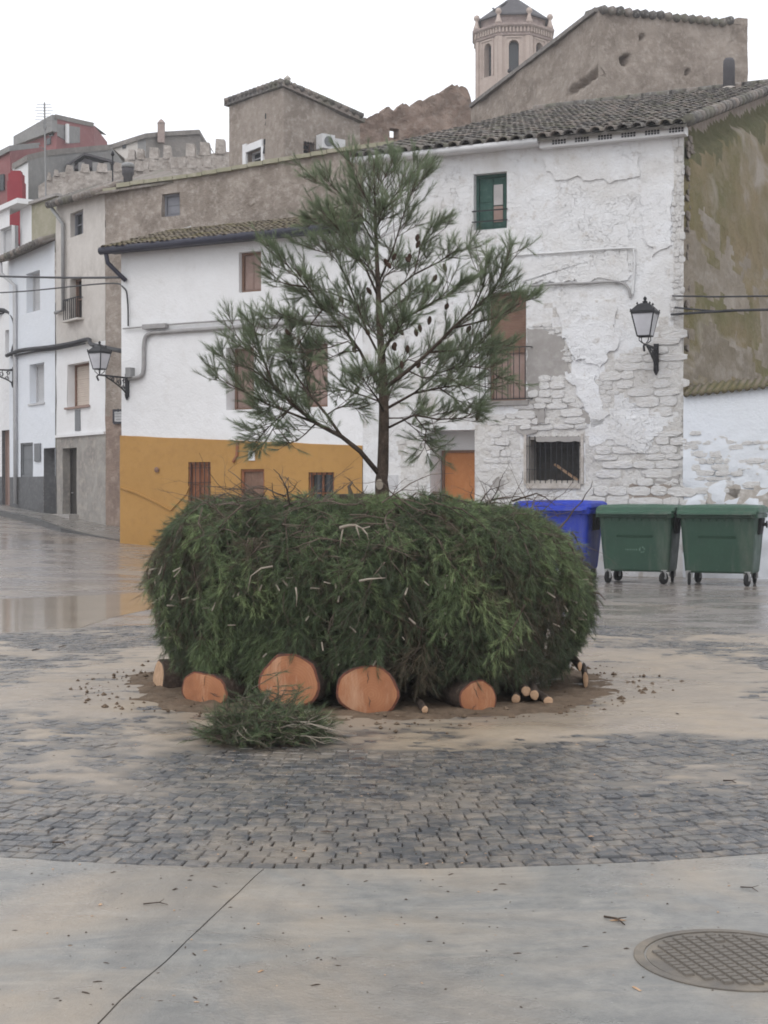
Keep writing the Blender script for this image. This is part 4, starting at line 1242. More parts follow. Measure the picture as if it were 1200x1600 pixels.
m = MB(); u0, v0, u1, v1 = k4[:4]; wbox(m, W4, u0, v0, u1, v1, -.06, .02); m.build('slate_panel', MT['slateblind'], bh)
d_ = door(bh, W4, k5[:4], .25, MT['darkdoor'], MT['darkdoor'], 1)
m = MB(); wbox(m, W4, k5[0] - .1, .5, k5[2] + .1, gz(-7.5, 37) + .16, -.2, .25); m.build('doorstep', MT['cement'], bh)
m = MB(); u = ul + .06
for k in range(14):
    uu = ul + (0 - ul) * (k + .5) / 14
    m.tube([W4.p(uu, top4(uu) - .02, .3), W4.p(uu, top4(uu) + .4, -.6)], .09, 6)
tag(m.build('eave_tiles', MT['tile'], bh, smooth=True), kind='stuff')
m = MB(); q4 = [W4.p(ul, top4(ul) - .06, .26), W4.p(.1, top4(0) - .06, .26), W3.p(2.6, top3(2.6) - .05, -.05), W4.p(ul, top4(ul) + 1.3, -3.0)]
m.extrude(q4, (0, 0, .05)); m.build('roof', MT['tile'], bh)
m = MB(); uu = W4.uv(103, 420)[0]
m.tube([W4.p(ul + .2, top4(ul) - .1, .2), W4.p(uu, W4.uv(103, 350)[1], .08), W4.p(uu, W4.uv(103, 485)[1], .08), W4.p(uu - .5, W4.uv(88, 490)[1], .08)], .05, 8); m.build('downpipe', MT['greymetal'], bh, smooth=True)

# ------------------------------------------------------------------ narrow white house up the street
Wn = Wall((W4.p(ul, 0).x, W4.p(ul, 0).y), W4.d, W4.n)
wh = thing('house', 'narrow white house with slate shutter and dark dado up the street', 'house', W4.p(ul - 1.5, gz(-9.5, 39)))
ue = Wn.uv(16, 600)[0]
e0, e1 = Wn.uv(16, 408)[1], Wn.uv(88, 376)[1]
topn = lambda u: e0 + (e1 - e0) * (u - ue) / (0 - ue)
j1 = Wn.rect(43, 425, 64, 487) + (.25,); j2 = Wn.rect(48, 568, 71, 630) + (.25,)
j3 = Wn.rect(34, 692, 53, 745) + (.1,); _r = Wn.rect(70, 700, 88, 798); j4 = (_r[0], .6, min(_r[2], -.02), _r[3], .45)
vdk = Wn.uv(60, 743)[1]
m = wall_mesh(Wn, ue, -.004, .3, topn, [j1, j2, j3, j4], .25, lambda u, v: .03 + .01 * fbm(u, v, 5, 3), mfn=lambda u, v: 1 if v < vdk else 0)
m.build('wall', [MT['bluewhite'], MT['darkdado']], wh, smooth=True)
window(wh, Wn, j1[:4], .2, MT['greyblind'], MT['greyblind'], 'blind'); window(wh, Wn, j2[:4], .2, MT['greyblind'], MT['greyblind'], 'blind', sill=MT['greyblind'])
window(wh, Wn, j3[:4], .05, MT['slateblind'], MT['slateblind'], 'shutter', None, 1)
door(wh, Wn, j4[:4], .4, MT['whitemetal'], MT['greyblind'], 1, handle=False)
m = MB(); r_ = Wn.rect(57, 693, 66, 721); wbox(m, Wn, *r_, .02, .07); m.build('meter_box', MT['slateblind'], wh)
m = MB(); a_ = Wn.p(ue - .1, topn(ue) - .08, .35); b_ = Wn.p(-.02, topn(0) - .08, .35)
m.extrude([a_, b_, b_ - Wn.n * 2 + Vector((0, 0, .7)), a_ - Wn.n * 2 + Vector((0, 0, .7))], (0, 0, .06)); m.build('roof', MT['greyroof'], wh)
m = MB()
for k in range(15):
    p = a_.lerp(b_, (k + .5) / 15) + Vector((0, 0, .06)); m.tube([p + Wn.n * .05, p - Wn.n * 1.9 + Vector((0, 0, .68))], .09, 6)
tag(m.build('tiles', MT['tile'], wh, smooth=True), kind='stuff')
m = MB(); uu = Wn.uv(29, 600)[0]
m.tube([Wn.p(uu - .45, topn(ue) - .1, .34), Wn.p(uu - .4, topn(ue) - .4, .34), Wn.p(uu, topn(ue) - .75, .1), Wn.p(uu, 1.2, .1)], .055, 8); m.build('downpipe', MT['greyblind'], wh, smooth=True)

# ------------------------------------------------------------------ white house at the left edge, its mossy side wall above the neighbour
Wf = Wall((Wn.p(ue, 0).x, Wn.p(ue, 0).y), W4.d, W4.n)
fh = thing('house', 'white house at the edge of the view with a beige mossy side wall', 'house', Wf.p(-1, gz(-11.5, 42)))
uc = Wf.uv(33, 330)[0]
ef = Wf.uv(33, 318)[1]
f1 = Wf.rect(8, 515, 19, 553); f1 = (f1[0], f1[1], min(f1[2], -.02), f1[3], .2)
_r = Wf.rect(3, 672, 18, 780); f2 = (_r[0], .8, min(_r[2], -.02), _r[3], .2)
f3 = Wf.rect(0, 355, 18, 402) + (.2,)
m = wall_mesh(Wf, -18, -.004, .3, lambda u: ef, [f1, f2, f3], .4, None, mfn=lambda u, v: 1 if v < vdk + .1 else 0)
m.build('wall', [MT['flatwhite'], MT['darkdado']], fh)
m = MB(); m.quad(Wf.p(-.004, topn(ue) - .3, -.3), Wf.p(uc, topn(ue) - .3, -.3), Wf.p(uc, ef, -.3), Wf.p(-.004, ef, -.3)); m.build('wall_return', MT['flatwhite'], fh)
m = MB()
s0 = Wf.p(uc, 0, -.3); s0.z = topn(ue) - .5; 
ee = at(92, 306, 39.6); s0.z = topn(0) - .1
m.quad(s0, Vector((ee.x, ee.y, s0.z)), ee, Vector((s0.x, s0.y, ef))); m.build('side_wall', MT['beigemoss'], fh)
m = MB(); m.bar(Vector((s0.x, s0.y, ef + .03)), ee + Vector((0, 0, .03)), .2, .08); m.build('side_coping', MT['cement'], fh)
m = MB(); wbox(m, Wf, -18, ef, uc + .02, ef + .14, -.35, .12); m.build('white_fascia', MT['flatwhite'], fh)
window(fh, Wf, f1[:4], .15, MT['greyblind'], MT['greyblind'], 'blind'); window(fh, Wf, f3[:4], .15, MT['greyblind'], MT['greyblind'], 'blind')
door(fh, Wf, f2[:4], .15, MT['pinkwood'], MT['pinkwood'], 2, handle=False)
# ------------------------------------------------------------------ old town on the hill
def wall_between(pa, pb):
    """vertical wall through two ground points (left, right), facing the camera side"""
    d = Vector((pb.x - pa.x, pb.y - pa.y, 0)).normalized(); n = Vector((d.y, -d.x, 0))
    return Wall((pa.x, pa.y), d, n), math.hypot(pb.x - pa.x, pb.y - pa.y)
def lin(pts):
    def f(u):
        if u <= pts[0][0]: return pts[0][1]
        for a, b in zip(pts, pts[1:]):
            if u <= b[0]: return a[1] + (b[1] - a[1]) * (u - a[0]) / (b[0] - a[0] + 1e-9)
        return pts[-1][1]
    return f
# -- square tower house
A_, B_, C_ = at(358, 164, 51.0), at(443, 135, 48.0), at(562, 191, 49.7)
WL, LL = wall_between(A_, B_); WR, LR = wall_between(B_, C_)
th = thing('house', 'square stone house with low tiled roof on the skyline', 'house', (B_.x, B_.y, 6))
wl_ = WL.rect(386, 234, 410, 256) + (.3,)
offs = lambda u, v: .07 * fbm(u * .9, v * .9, 3, 5)
m = wall_mesh(WL, 0, LL, 6, lin([(0, A_.z), (LL, B_.z)]), [wl_], .3, lambda u, v: offs(u, v) * .6 * min(1, (LL - u) * 2)); m.build('wall', MT['adobe'], th, smooth=True)
wr_ = WR.rect(474, 222, 491, 240) + (.35,)
m = wall_mesh(WR, 0, LR, 6, lin([(0, B_.z), (LR, C_.z)]), [wr_], .25, lambda u, v: offs(u, v) * min(1, u * 2)); m.build('stone_wall', MT['greystone'], th, smooth=True)
window(th, WL, wl_[:4], .25, MT['greyblind'], MT['darkglass'], 'glass', None, 1)
m = MB(); u0, v0, u1, v1 = wl_[:4]
wbox(m, WL, u0 - .22, v0 - .06, u0, v1 + .3, -.05, .06); wbox(m, WL, u0, v1, u1 + .08, v1 + .24, -.05, .06); wbox(m, WL, u1, v0 - .06, u1 + .12, v1, -.05, .06); m.build('white_surround', MT['flatwhite'], th)
window(th, WR, wr_[:4], .3, MT['brownwood'], MT['darkglass'], 'glass', (4, 2, .05, MT['blackmetal']), 1)
D_ = A_ + (C_ - B_); D_.z = 14.6
ap = (A_ + B_ + C_ + D_) / 4; ap.z = 15.35
m = MB(); ctr = (A_ + B_ + C_ + D_) / 4
def ov(p, k=1.07, dz=0.0): q = ctr + (p - ctr) * k; q.z = p.z + dz; return q
for a, b in ((A_, B_), (B_, C_), (C_, D_), (D_, A_)):
    m.poly([ov(a, 1.08, .12), ov(b, 1.08, .12), ap]); m.quad(ov(a, 1.08, -.02), ov(b, 1.08, -.02), ov(b, 1.08, .12), ov(a, 1.08, .12))
    m.quad(ov(a, .98, -.05), ov(b, .98, -.05), ov(b, 1.08, -.02), ov(a, 1.08, -.02))
rf = m.build('roof', MT['tile'], th)
m = MB()
for a, b in ((A_, B_), (B_, C_)):
    n = int((b - a).length / .26)
    for k in range(n):
        p = ov(a, 1.1, .13).lerp(ov(b, 1.1, .13), (k + .5) / n); q = p.lerp(ap, .5)
        m.tube([p, q], .1, 6)
tag(m.build('tiles', MT['tile'], rf, smooth=True), kind='stuff')
m = MB(); m.lathe(at(449, 138, 48.3), [(.08, 0), (.08, .12), (.13, .16), (.1, .26), (.12, .32), (.02, .42)], 8); m.build('roof_finial', MT['mortar'], th)
# backs so that it stands as a solid
m = MB(); m.quad(Vector((C_.x, C_.y, 6)), Vector((D_.x, D_.y, 6)), D_, C_); m.quad(Vector((D_.x, D_.y, 6)), Vector((A_.x, A_.y, 6)), A_, D_); m.build('back_wall', MT['adobe'], th)
acw = WR.rect(492, 214, 512, 236); ac = thing('air_conditioner', 'white air conditioner unit on the square stone house', 'air conditioner', WR.p(acw[0], acw[1], .3))
m = MB(); wbox(m, WR, *acw, .08, .45); m.build('housing', MT['whitemetal'], ac)
m = MB(); cu, cv, rr_ = (acw[0] + acw[2]) / 2, (acw[1] + acw[3]) / 2, (acw[3] - acw[1]) * .36
ring = [WR.p(cu + rr_ * math.cos(k * math.pi / 8), cv + rr_ * math.sin(k * math.pi / 8), .452) for k in range(16)]
m.extrude(ring, WR.n * .02); m.build('fan_grille', MT['slateblind'], ac)
m = MB(); wbox(m, WR, acw[2] + .02, acw[1] + .05, acw[2] + .5, acw[3] - .05, .08, .3); m.build('side_cabinet', MT['whitemetal'], ac)
for (label, pts, seed) in (('thin leaning aerial rod on the square stone house wall', [(412, 240), (415, 222), (420, 205)], 1), ('short dark rod above the aerial on the square stone house', [(415, 196), (417, 182), (420, 167)], 2)):
    m = MB(); P = [at(x, y, 49.0) for x, y in pts]; m.tube(P, .035, 5); m.box(P[1], (.12, .12, .18))
    tag(m.build('aerial', MT['blackmetal'], loc=P[0]), label, 'aerial')

# -- ruined wall
A_, B_ = at(548, 195, 51.5), at(738, 140, 54)
WX, LX = wall_between(A_, B_)
prof = [WX.uv(x, y) for x, y in [(548, 190), (565, 186), (585, 180), (608, 170), (622, 168), (640, 163), (660, 158), (675, 150), (690, 143), (700, 137), (712, 135), (728, 134), (734, 142), (738, 160)]]
pf = lin(prof)
topx = lambda u: pf(u) + .14 * fbm(u * 2.6, 3, 1, 5) + .06 * round(1.4 * nz(u * 3.1, 7))
hx = WX.rect(610, 200, 625, 215) + (1.0,)
rw = thing('ruined_wall', 'crumbling reddish ruined wall with a hole through it', 'wall', (A_.x, A_.y, 7))
hx = hx[:4] + (.45,)
m = wall_mesh(WX, 0, LX, 7, topx, [hx], .1, lambda u, v: .16 * fbm(u * .9, v * .9, 6, 5) + .05 * fbm(u * 4, v * 4, 2, 3))
n = 140
for k in range(n):
    ua, ub = LX * k / n, LX * (k + 1) / n
    m.quad(WX.p(ua, topx(ua), .16 * fbm(ua * .9, topx(ua) * .9, 6, 5)), WX.p(ub, topx(ub), .16 * fbm(ub * .9, topx(ub) * .9, 6, 5)), WX.p(ub, topx(ub) - .05, -.45), WX.p(ua, topx(ua) - .05, -.45))
m.quad(WX.p(LX, 7, 0), WX.p(LX, 7, -.45), WX.p(LX, topx(LX), -.45), WX.p(LX, topx(LX), 0))
m.build('wall', MT['redadobe'], rw, smooth=True)
m = wall_mesh(Wall(WX.p(0, 0, -.45).to_tuple()[:2], WX.d, WX.n), 0, LX, 7, lambda u: topx(u) - .05, [hx[:4] + (.02,)], .4); m.build('back_face', MT['redadobe'], rw)

# -- rammed earth house above the tiled roof
A_, B_, C_ = at(738, 168, 49.4), at(935, 17, 42.0), at(1168, 42, 44.6)
WL, LL = wall_between(A_, B_); WR, LR = wall_between(B_, C_)
eh = thing('house', 'tall bare rammed earth house behind the rough white house', 'house', (B_.x, B_.y, 5))
fis = [WL.uv(x, y) for x, y in [(938, 108), (925, 120), (912, 131), (898, 142)]]
def offL(u, v):
    o = .09 * fbm(u * .8, v * .8, 2, 5) * min(1, (LL - u) * 1.5)
    for a in fis: o -= .2 * (1 - sstep(.6, 1.3, math.hypot((u - a[0]) / .32, (v - a[1]) / .1) / (1.1 + .6 * nz(u * 8, v * 8, 2))))
    return o
m = wall_mesh(WL, 0, LL, 5, lin([(0, A_.z), (LL, B_.z)]), (), .07, offL); m.build('wall', MT['adobe'], eh, smooth=True)
hp = [(WR.uv(978, 93), .11, .14, .6), (WR.uv(1004, 58), .07, .07, .3), (WR.uv(1074, 112), .07, .06, .3), (WR.uv(1150, 100), .3, .8, .06)]
def offR(u, v):
    o = .1 * fbm(u * .8, v * .8, 5, 5) * min(1, u * 1.5)
    for c_, a, b, k in hp: o -= k * (1 - sstep(.75, 1.25, math.hypot((u - c_[0]) / a, (v - c_[1]) / b) / (1.15 + .5 * nz(u * 9, v * 9, 4))))
    return o
def topr(u): return B_.z + (C_.z - B_.z) * u / LR + .05 * nz(u * 2, 2) + (.25 * sstep(LR - 1.0, LR - .3, u))
m = wall_mesh(WR, 0, LR, 5, topr, (), .06, offR); m.build('wall', MT['adobe'], eh, smooth=True)
D_ = A_ + (C_ - B_)
m = MB(); m.poly([A_ + Vector((0, 0, .05)), B_ + Vector((0, 0, .05)), WR.p(LR, topr(LR) - .2), Vector((D_.x, D_.y, A_.z))]); m.quad(Vector((C_.x, C_.y, 5)), Vector((D_.x, D_.y, 5)), Vector((D_.x, D_.y, A_.z)), WR.p(LR, topr(LR)))
m.build('roof', MT['greyroof'], eh)
m = MB(); n = 19
for k in range(n - 2):
    u = LR * (k + .5) / n
    m.tube([WR.p(u, topr(u) + .03, .1), WR.p(u, topr(u) + .1, -.7)], .13, 8)
tag(m.build('verge_tiles', MT['tile'], eh, smooth=True), kind='stuff')
m = MB(); n = 26
for k in range(n):
    u0, u1 = LL * k / n, LL * (k + 1) / n - .02
    z = lambda u: A_.z + (B_.z - A_.z) * u / LL
    m.hexa([WL.p(u0, z(u0) - .02, -.3), WL.p(u1, z(u1) - .02, -.3), WL.p(u1, z(u1) - .02, .12), WL.p(u0, z(u0) - .02, .12), WL.p(u0, z(u0) + .12 + .03 * nz(k, 1), -.3), WL.p(u1, z(u1) + .1, -.3), WL.p(u1, z(u1) + .1, .12), WL.p(u0, z(u0) + .1 + .04 * nz(k, 7), .12)])
tag(m.build('coping_tiles', MT['greyroof'], eh), kind='stuff')

# -- church tower
TY = 90.0
tcx = at(801, 400, TY).x
ct = thing('church_tower', 'octagonal brick church bell tower with pyramid roof on the skyline', 'tower', (tcx, TY, 8))
tz = lambda y: EYE + (HORIZON - y) * TY / F
TR = 2.38; a0 = math.radians(-90 - 3.5 + 22.5)
def octp(r, z, k): a = a0 + k * math.pi / 4; return Vector((tcx + r * math.cos(a), TY + r * math.sin(a), z))
zt = tz(76); zb = 8.0
m = MB()
for k in range(8):
    pa, pb = octp(TR, 0, k), octp(TR, 0, k + 1)
    Wk = Wall((pa.x, pa.y), (pb.x - pa.x, pb.y - pa.y), (math.cos(a0 + (k + .5) * math.pi / 4), math.sin(a0 + (k + .5) * math.pi / 4)))
    L = (pb - pa).length
    w = .3; z1 = tz(82); z0 = tz(133)
    hole = (L / 2 - w, z0, L / 2 + w, z1, .45)
    wall_mesh(Wk, 0, L, zb, lambda u: zt, [hole], 1.0, None, m)
    for s in (-1, 1):                       # spandrels turn the square head into an arch
        pts = [Wk.p(L / 2 + s * w, z1, 0)] + [Wk.p(L / 2 + s * w * math.cos(t), z1 - w + w * math.sin(t), 0) for t in [i * math.pi / 12 for i in range(7)]]
        m.extrude([p - Wk.n * .4 for p in pts], Wk.n * .401, back=False)
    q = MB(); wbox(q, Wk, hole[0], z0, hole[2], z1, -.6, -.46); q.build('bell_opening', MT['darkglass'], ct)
    q = MB()
    wbox(q, Wk, -.02, zb, .22, zt, -.1, .08); wbox(q, Wk, L - .22, zb, L + .02, zt, -.1, .08)
    wbox(q, Wk, L / 2 - w - .22, z1 + .12, L / 2 + w + .22, z1 + .2, -.05, .06); wbox(q, Wk, L / 2 - w - .22, z0, L / 2 - w - .14, z1 + .12, -.05, .05); wbox(q, Wk, L / 2 + w + .14, z0, L / 2 + w + .22, z1 + .12, -.05, .05)
    q.build('pilaster', MT['towerstone'], ct)
m.build('shaft', MT['towerstone'], ct)
q = MB()
q.lathe((tcx, TY, 0), [(2.38, zt - .02), (2.48, zt + .05), (2.44, zt + .15), (2.46, tz(65)), (2.6, tz(63)), (2.66, tz(61)), (2.66, tz(58)), (2.2, tz(56))], 8, ang0=a0); q.build('cornice', MT['towertrim'], ct)
q = MB()
for k in range(8):
    for i in range(9):
        p = octp(2.5, tz(67), k).lerp(octp(2.5, tz(67), k + 1), (i + .5) / 9); q.box(p, (.1, .1, .3), a0 + (k + .5) * math.pi / 4)
tag(q.build('dentils', MT['towerstone'], ct), kind='stuff')
q = MB(); q.lathe((tcx, TY, 0), [(2.0, tz(57)), (2.0, tz(44)), (2.1, tz(43)), (2.1, tz(41))], 8, ang0=a0); q.build('attic_drum', MT['towertrim'], ct)
q = MB(); q.lathe((tcx, TY, 0), [(2.3, tz(42.5)), (2.25, tz(40)), (1.2, tz(20)), (.25, tz(2)), (.22, tz(-4)), (.02, tz(-6))], 8, ang0=a0); q.build('pyramid_roof', MT['darkroof'], ct)
for k in range(8):
    p = octp(2.38, tz(57), k); q = MB()
    q.lathe(p, [(.2, 0), (.2, .12), (.13, .3), (.09, .5), (.07, .52), (.16, .62), (.19, .72), (.14, .86), (.02, .92)], 8); q.build('ball_finial', MT['towerstone'], ct, smooth=True)
def bird(px, py, Y, s, label, rz):
    p = at(px, py, Y); m = MB()
    path = [(-.16, 0, .02), (-.08, 0, .07), (0, 0, .11), (.07, 0, .16), (.1, 0, .22), (.13, 0, .255), (.17, 0, .25), (.2, 0, .24)]
    rad = [.015, .045, .07, .06, .035, .035, .02, .004]
    c, sn = math.cos(rz), math.sin(rz)
    m.tube([p + Vector((x * c, x * sn, z)) * s for x, y, z in path], [r * s for r in rad], 8)
    for k in (-.02, .02): m.tube([p + Vector((0, k, .06)) * s, p + Vector((0, k, -.02)) * s], .006 * s, 4)
    tag(m.build('pigeon', MT['plumage'], loc=p, smooth=True), label, 'bird')
bird(796, 116, 47.5, 1.0, 'dark pigeon perched on the sloping top of the rammed earth wall', 1.2)
bird(787, 12, 89.0, 1.5, 'highest dark pigeon on the left slope of the church tower roof', .5)
bird(775, 22, 89.0, 1.5, 'lowest dark pigeon on the left slope of the church tower roof', 2.6)

# -- castle walls
def battlement(label, pts, Y0, Y1, merl, drop, mat, zbase, seed):
    A_, B_ = at(pts[0][0], pts[0][1], Y0), at(pts[-1][0], pts[-1][1], Y1)
    Wc, Lc = wall_between(A_, B_)
    t = thing('castle_wall', label, 'wall', (A_.x, A_.y, zbase))
    tp = lin([Wc.uv(x, y) for x, y in pts])
    m = wall_mesh(Wc, 0, Lc, zbase, lambda u: tp(u), (), .4, lambda u, v: .1 * fbm(u, v, seed, 4))
    for k in range(20):
        ua, ub = Lc * k / 20, Lc * (k + 1) / 20
        m.quad(Wc.p(ua, tp(ua), .1 * fbm(ua, tp(ua), seed, 4)), Wc.p(ub, tp(ub), .1 * fbm(ub, tp(ub), seed, 4)), Wc.p(ub, tp(ub), -.6), Wc.p(ua, tp(ua), -.6))
    m.build('wall', mat, t, smooth=True)
    for (x0, x1, y) in merl:
        u0, u1 = Wc.uv(x0, y)[0], Wc.uv(x1, y)[0]; z1 = Wc.uv((x0 + x1) / 2, y)[1]; z0 = tp((u0 + u1) / 2) - .06
        m = MB(); b = .03
        P = [Wc.p(u0, z0, -.55), Wc.p(u1, z0, -.55), Wc.p(u1, z0, .05), Wc.p(u0, z0, .05)]
        Q = [Wc.p(u0 + b, z1, -.5), Wc.p(u1 - b, z1 + .02, -.5), Wc.p(u1 - b, z1, .03), Wc.p(u0 + b, z1 + .03, .03)]
        m.hexa(P + Q); m.build('merlon', mat, t)
    return t
battlement('upper crenellated castle wall of pale rubble under the grey roofs', [(195, 248), (270, 246), (365, 236)], 66, 66, [(200, 211, 234), (214, 225, 233), (233, 248, 231), (255, 267, 228), (290, 305, 225), (312, 328, 223), (336, 352, 218)], .5, MT['castle'], 10, 3.0)
battlement('lower crenellated castle wall of pale rubble behind the black chimney', [(60, 290), (96, 268), (110, 268), (200, 266), (290, 262), (340, 258)], 58, 60, [(74, 80, 270), (84, 92, 266), (103, 115, 259), (127, 140, 257), (152, 168, 256), (178, 192, 255), (212, 224, 252), (233, 246, 250), (266, 280, 246), (292, 306, 246), (318, 330, 244)], .5, MT['castle'], 9, 8.0)

# -- red house and its grey neighbours
def prism_house(label, pts, mats, base, depth, roofm, name='house', overhang=.0):
    """pts: (px, py, Y) along the visible top edge"""
    P = [at(*p) for p in pts]
    t = thing(name, label, 'house', (P[0].x, P[0].y, base))
    Q = [p + Vector((0, depth, 0)) for p in P]
    for i in range(len(P) - 1):
        m = MB(); a, b = P[i], P[i + 1]
        n = 4
        m.quad(Vector((a.x, a.y, base)), Vector((b.x, b.y, base)), b, a)
        m.build('wall', mats[i % len(mats)], t)
    m = MB()
    for i in range(len(P) - 1): m.quad(P[i], P[i + 1], Q[i + 1] + Vector((0, 0, .4)), Q[i] + Vector((0, 0, .4)))
    for i in range(len(P) - 1): m.quad(P[i] + Vector((0, -.15, .12)), P[i + 1] + Vector((0, -.15, .12)), P[i + 1] + Vector((0, -.15, -.12)), P[i] + Vector((0, -.15, -.12)))
    for i in range(len(P) - 1): m.quad(P[i] + Vector((0, -.15, .12)), P[i + 1] + Vector((0, -.15, .12)), P[i + 1] + Vector((0, .3, .14)), P[i] + Vector((0, .3, .14)))
    m.build('roof', roofm, t)
    m = MB(); a, b = P[0], P[-1]
    m.quad(Vector((a.x, a.y, base)), a, Q[0], Vector((Q[0].x, Q[0].y, base))); m.quad(Vector((b.x, b.y, base)), Vector((Q[-1].x, Q[-1].y, base)), Q[-1], b)
    m.build('end_wall', mats[-1], t)
    return t, P
rh, P = prism_house('faded red house with grey parapet highest on the left skyline', [(30, 216, 83), (88, 183, 80), (147, 196, 84)], [MT['redpaint'], MT['redpaint']], 8, 4, MT['greyroof'])
Wa, La = wall_between(P[0], P[1]); Wb, Lb = wall_between(P[1], P[2])
m = MB(); zA = lambda u: P[0].z + (P[1].z - P[0].z) * u / La
m.hexa([Wa.p(-.2, zA(0) - .42, -.05), Wa.p(La, zA(La) - .8, -.05), Wa.p(La, zA(La) - .8, .25), Wa.p(-.2, zA(0) - .42, .25), Wa.p(-.2, zA(0) + .1, -.05), Wa.p(La, zA(La) + .1, -.05), Wa.p(La, zA(La) + .1, .25), Wa.p(-.2, zA(0) + .1, .25)])
m.build('grey_parapet', MT['greyplaster'], rh)
m = MB(); g = [Wb.uv(x, y) for x, y in [(89, 194), (124, 199), (124, 223), (109, 224), (89, 212)]]; m.extrude([Wb.p(u, v, .0) for u, v in g], Wb.n * .04); m.build('grey_panel', MT['greyplaster'], rh)
for rc in ((78, 202, 84, 213), (74, 216, 80, 226)):
    m = MB(); r_ = Wa.rect(*rc); wbox(m, Wa, *r_, .02, .06); m.build('window', MT['darkglass'], rh)
m = MB(); p = Wb.uv(100, 216); m.tube([Wb.p(p[0], p[1] - .3, .2), Wb.p(p[0], p[1] + .75, .2)], .11, 8); m.build('flue', MT['ceramic'], rh)
rl, P = prism_house('lower red house with grey eave cut by the edge of the view', [(-60, 272, 66), (16, 233, 64), (62, 228, 68)], [MT['redpaint'], MT['redpaint']], 5, 4, MT['greyplaster'])
Wa, La = wall_between(P[0], P[1])
m = MB(); r_ = Wa.rect(-20, 275, 8, 300); wbox(m, Wa, *r_, .02, .08); m.build('window', MT['darkglass'], rl)
g1h, P = prism_house('plain grey plastered house below the red house on the hill', [(20, 262, 60), (44, 248, 58.5), (76, 240, 61), (175, 231, 66)], [MT['flatwhite'], MT['greyplaster'], MT['greyplaster']], 5, 5, MT['greyroof'])
g2h, P = prism_house('long grey roofed house with a chimney above the castle wall', [(168, 232, 78), (215, 217, 77), (228, 213, 77), (258, 210, 78), (312, 207, 79), (322, 224, 80)], [MT['cream'], MT['greyplaster'], MT['greyroof'], MT['greyroof'], MT['greyroof']], 8, 5, MT['greyroof'])
Wa, La = wall_between(P[0], P[1]); m = MB(); r_ = Wa.rect(192, 222, 197, 232); wbox(m, Wa, *r_, .0, .06); m.build('window', MT['darkglass'], g2h)
p = at(252, 213, 77.5); m = MB(); m.box(p + Vector((0, 0, .15)), (.34, .34, 1.0)); m.lathe(p + Vector((0, 0, .64)), [(.2, 0), (.22, .05), (.1, .2), (.02, .26)], 8); m.build('chimney', MT['towertrim'], g2h)
# small pavilion with dark gable roof
p0, p1, p2 = at(104, 260, 62), at(132, 242, 62), at(176, 254, 62)
pv = thing('house', 'small pavilion with a dark gable roof behind the castle wall', 'house', (p0.x, 62, 9))
m = MB(); back = Vector((0.4, 3, 0))
m.extrude([p0 + Vector((.15, .1, -.1)), p2 + Vector((-.15, .1, -.1)), p1 + Vector((0, .1, -.12))], (0, .1, 0)); m.build('gable', MT['darkroof'], pv)
for a, b in ((p0, p1), (p1, p2)):
    m = MB(); m.extrude([a, b, b + back, a + back], (0, 0, .1)); m.build('roof', MT['darkroof'], pv)
m = MB()
for x in (112, 128, 150, 168):
    q = at(x, 262, 62.2); m.box(q + Vector((0, 0, -1)), (.25, .25, 2.4))
m.build('posts', MT['greyplaster'], pv)
m = MB(); m.quad(at(104, 300, 63.5), at(176, 300, 63.5), at(176, 258, 63.5), at(104, 258, 63.5)); m.build('wall', MT['greyplaster'], pv)

# -- chimneys, masts on the near roofs
p = at(26, 316, 45); t = thing('chimney', 'stout deep red chimney on the roof at the left edge', 'chimney', p - Vector((0, 0, 1)))
m = MB(); m.box(p - Vector((0, 0, .35)), (.46, .46, 1.9)); m.box(p + Vector((0, 0, .72)), (.4, .4, .24)); m.build('stack', MT['redpipe'], t)
m = MB(); m.box(p + Vector((0, 0, .88)), (.3, .3, .1)); m.build('cap', MT['redpipe'], t)
p = at(200, 288, 35.9); t = thing('chimney', 'dark chimney pot with cowl on the tall brown house', 'chimney', p)
m = MB(); m.lathe(p - Vector((0, 0, .1)), [(.11, 0), (.11, .28), (.145, .34), (.15, .5)], 12); m.build('pot', MT['darkroof'], t, smooth=True)
m = MB(); m.lathe(p - Vector((0, 0, .1)), [(.16, .5), (.16, .58), (.1, .62), (.0, .63)], 12); m.build('cowl', MT['greymetal'], t, smooth=True)
p = at(176, 290, 36.3); m = MB(); m.tube([p, at(176, 238, 36.3)], .018, 6); m.lathe(at(176, 241, 36.3), [(.02, -.05), (.05, 0), (.03, .05), (.0, .1)], 8)
tag(m.build('lightning_rod', MT['blackmetal'], loc=p), 'thin dark rod with a knob beside the dark chimney pot', 'rod')
p = at(72, 312, 41.0); t = thing('antenna', 'tall thin television antenna mast on the left roofs', 'antenna', p)
m = MB(); m.tube([p - Vector((0, 0, .6)), at(69.5, 160, 41.0)], .022, 6); m.build('mast', MT['greymetal'], t)
m = MB(); c1_, c2_ = at(69.7, 165, 41), at(70.2, 198, 41)
for k in range(8):
    q = c1_.lerp(c2_, k / 7); w = .2 + .03 * (k % 3)
    m.tube([q - Vector((w, .1, 0)), q + Vector((w, -.1, 0))], .008, 4)
m.box(at(70.2, 196, 41), (.08, .08, .2)); m.build('yagi_elements', MT['greymetal'], t)

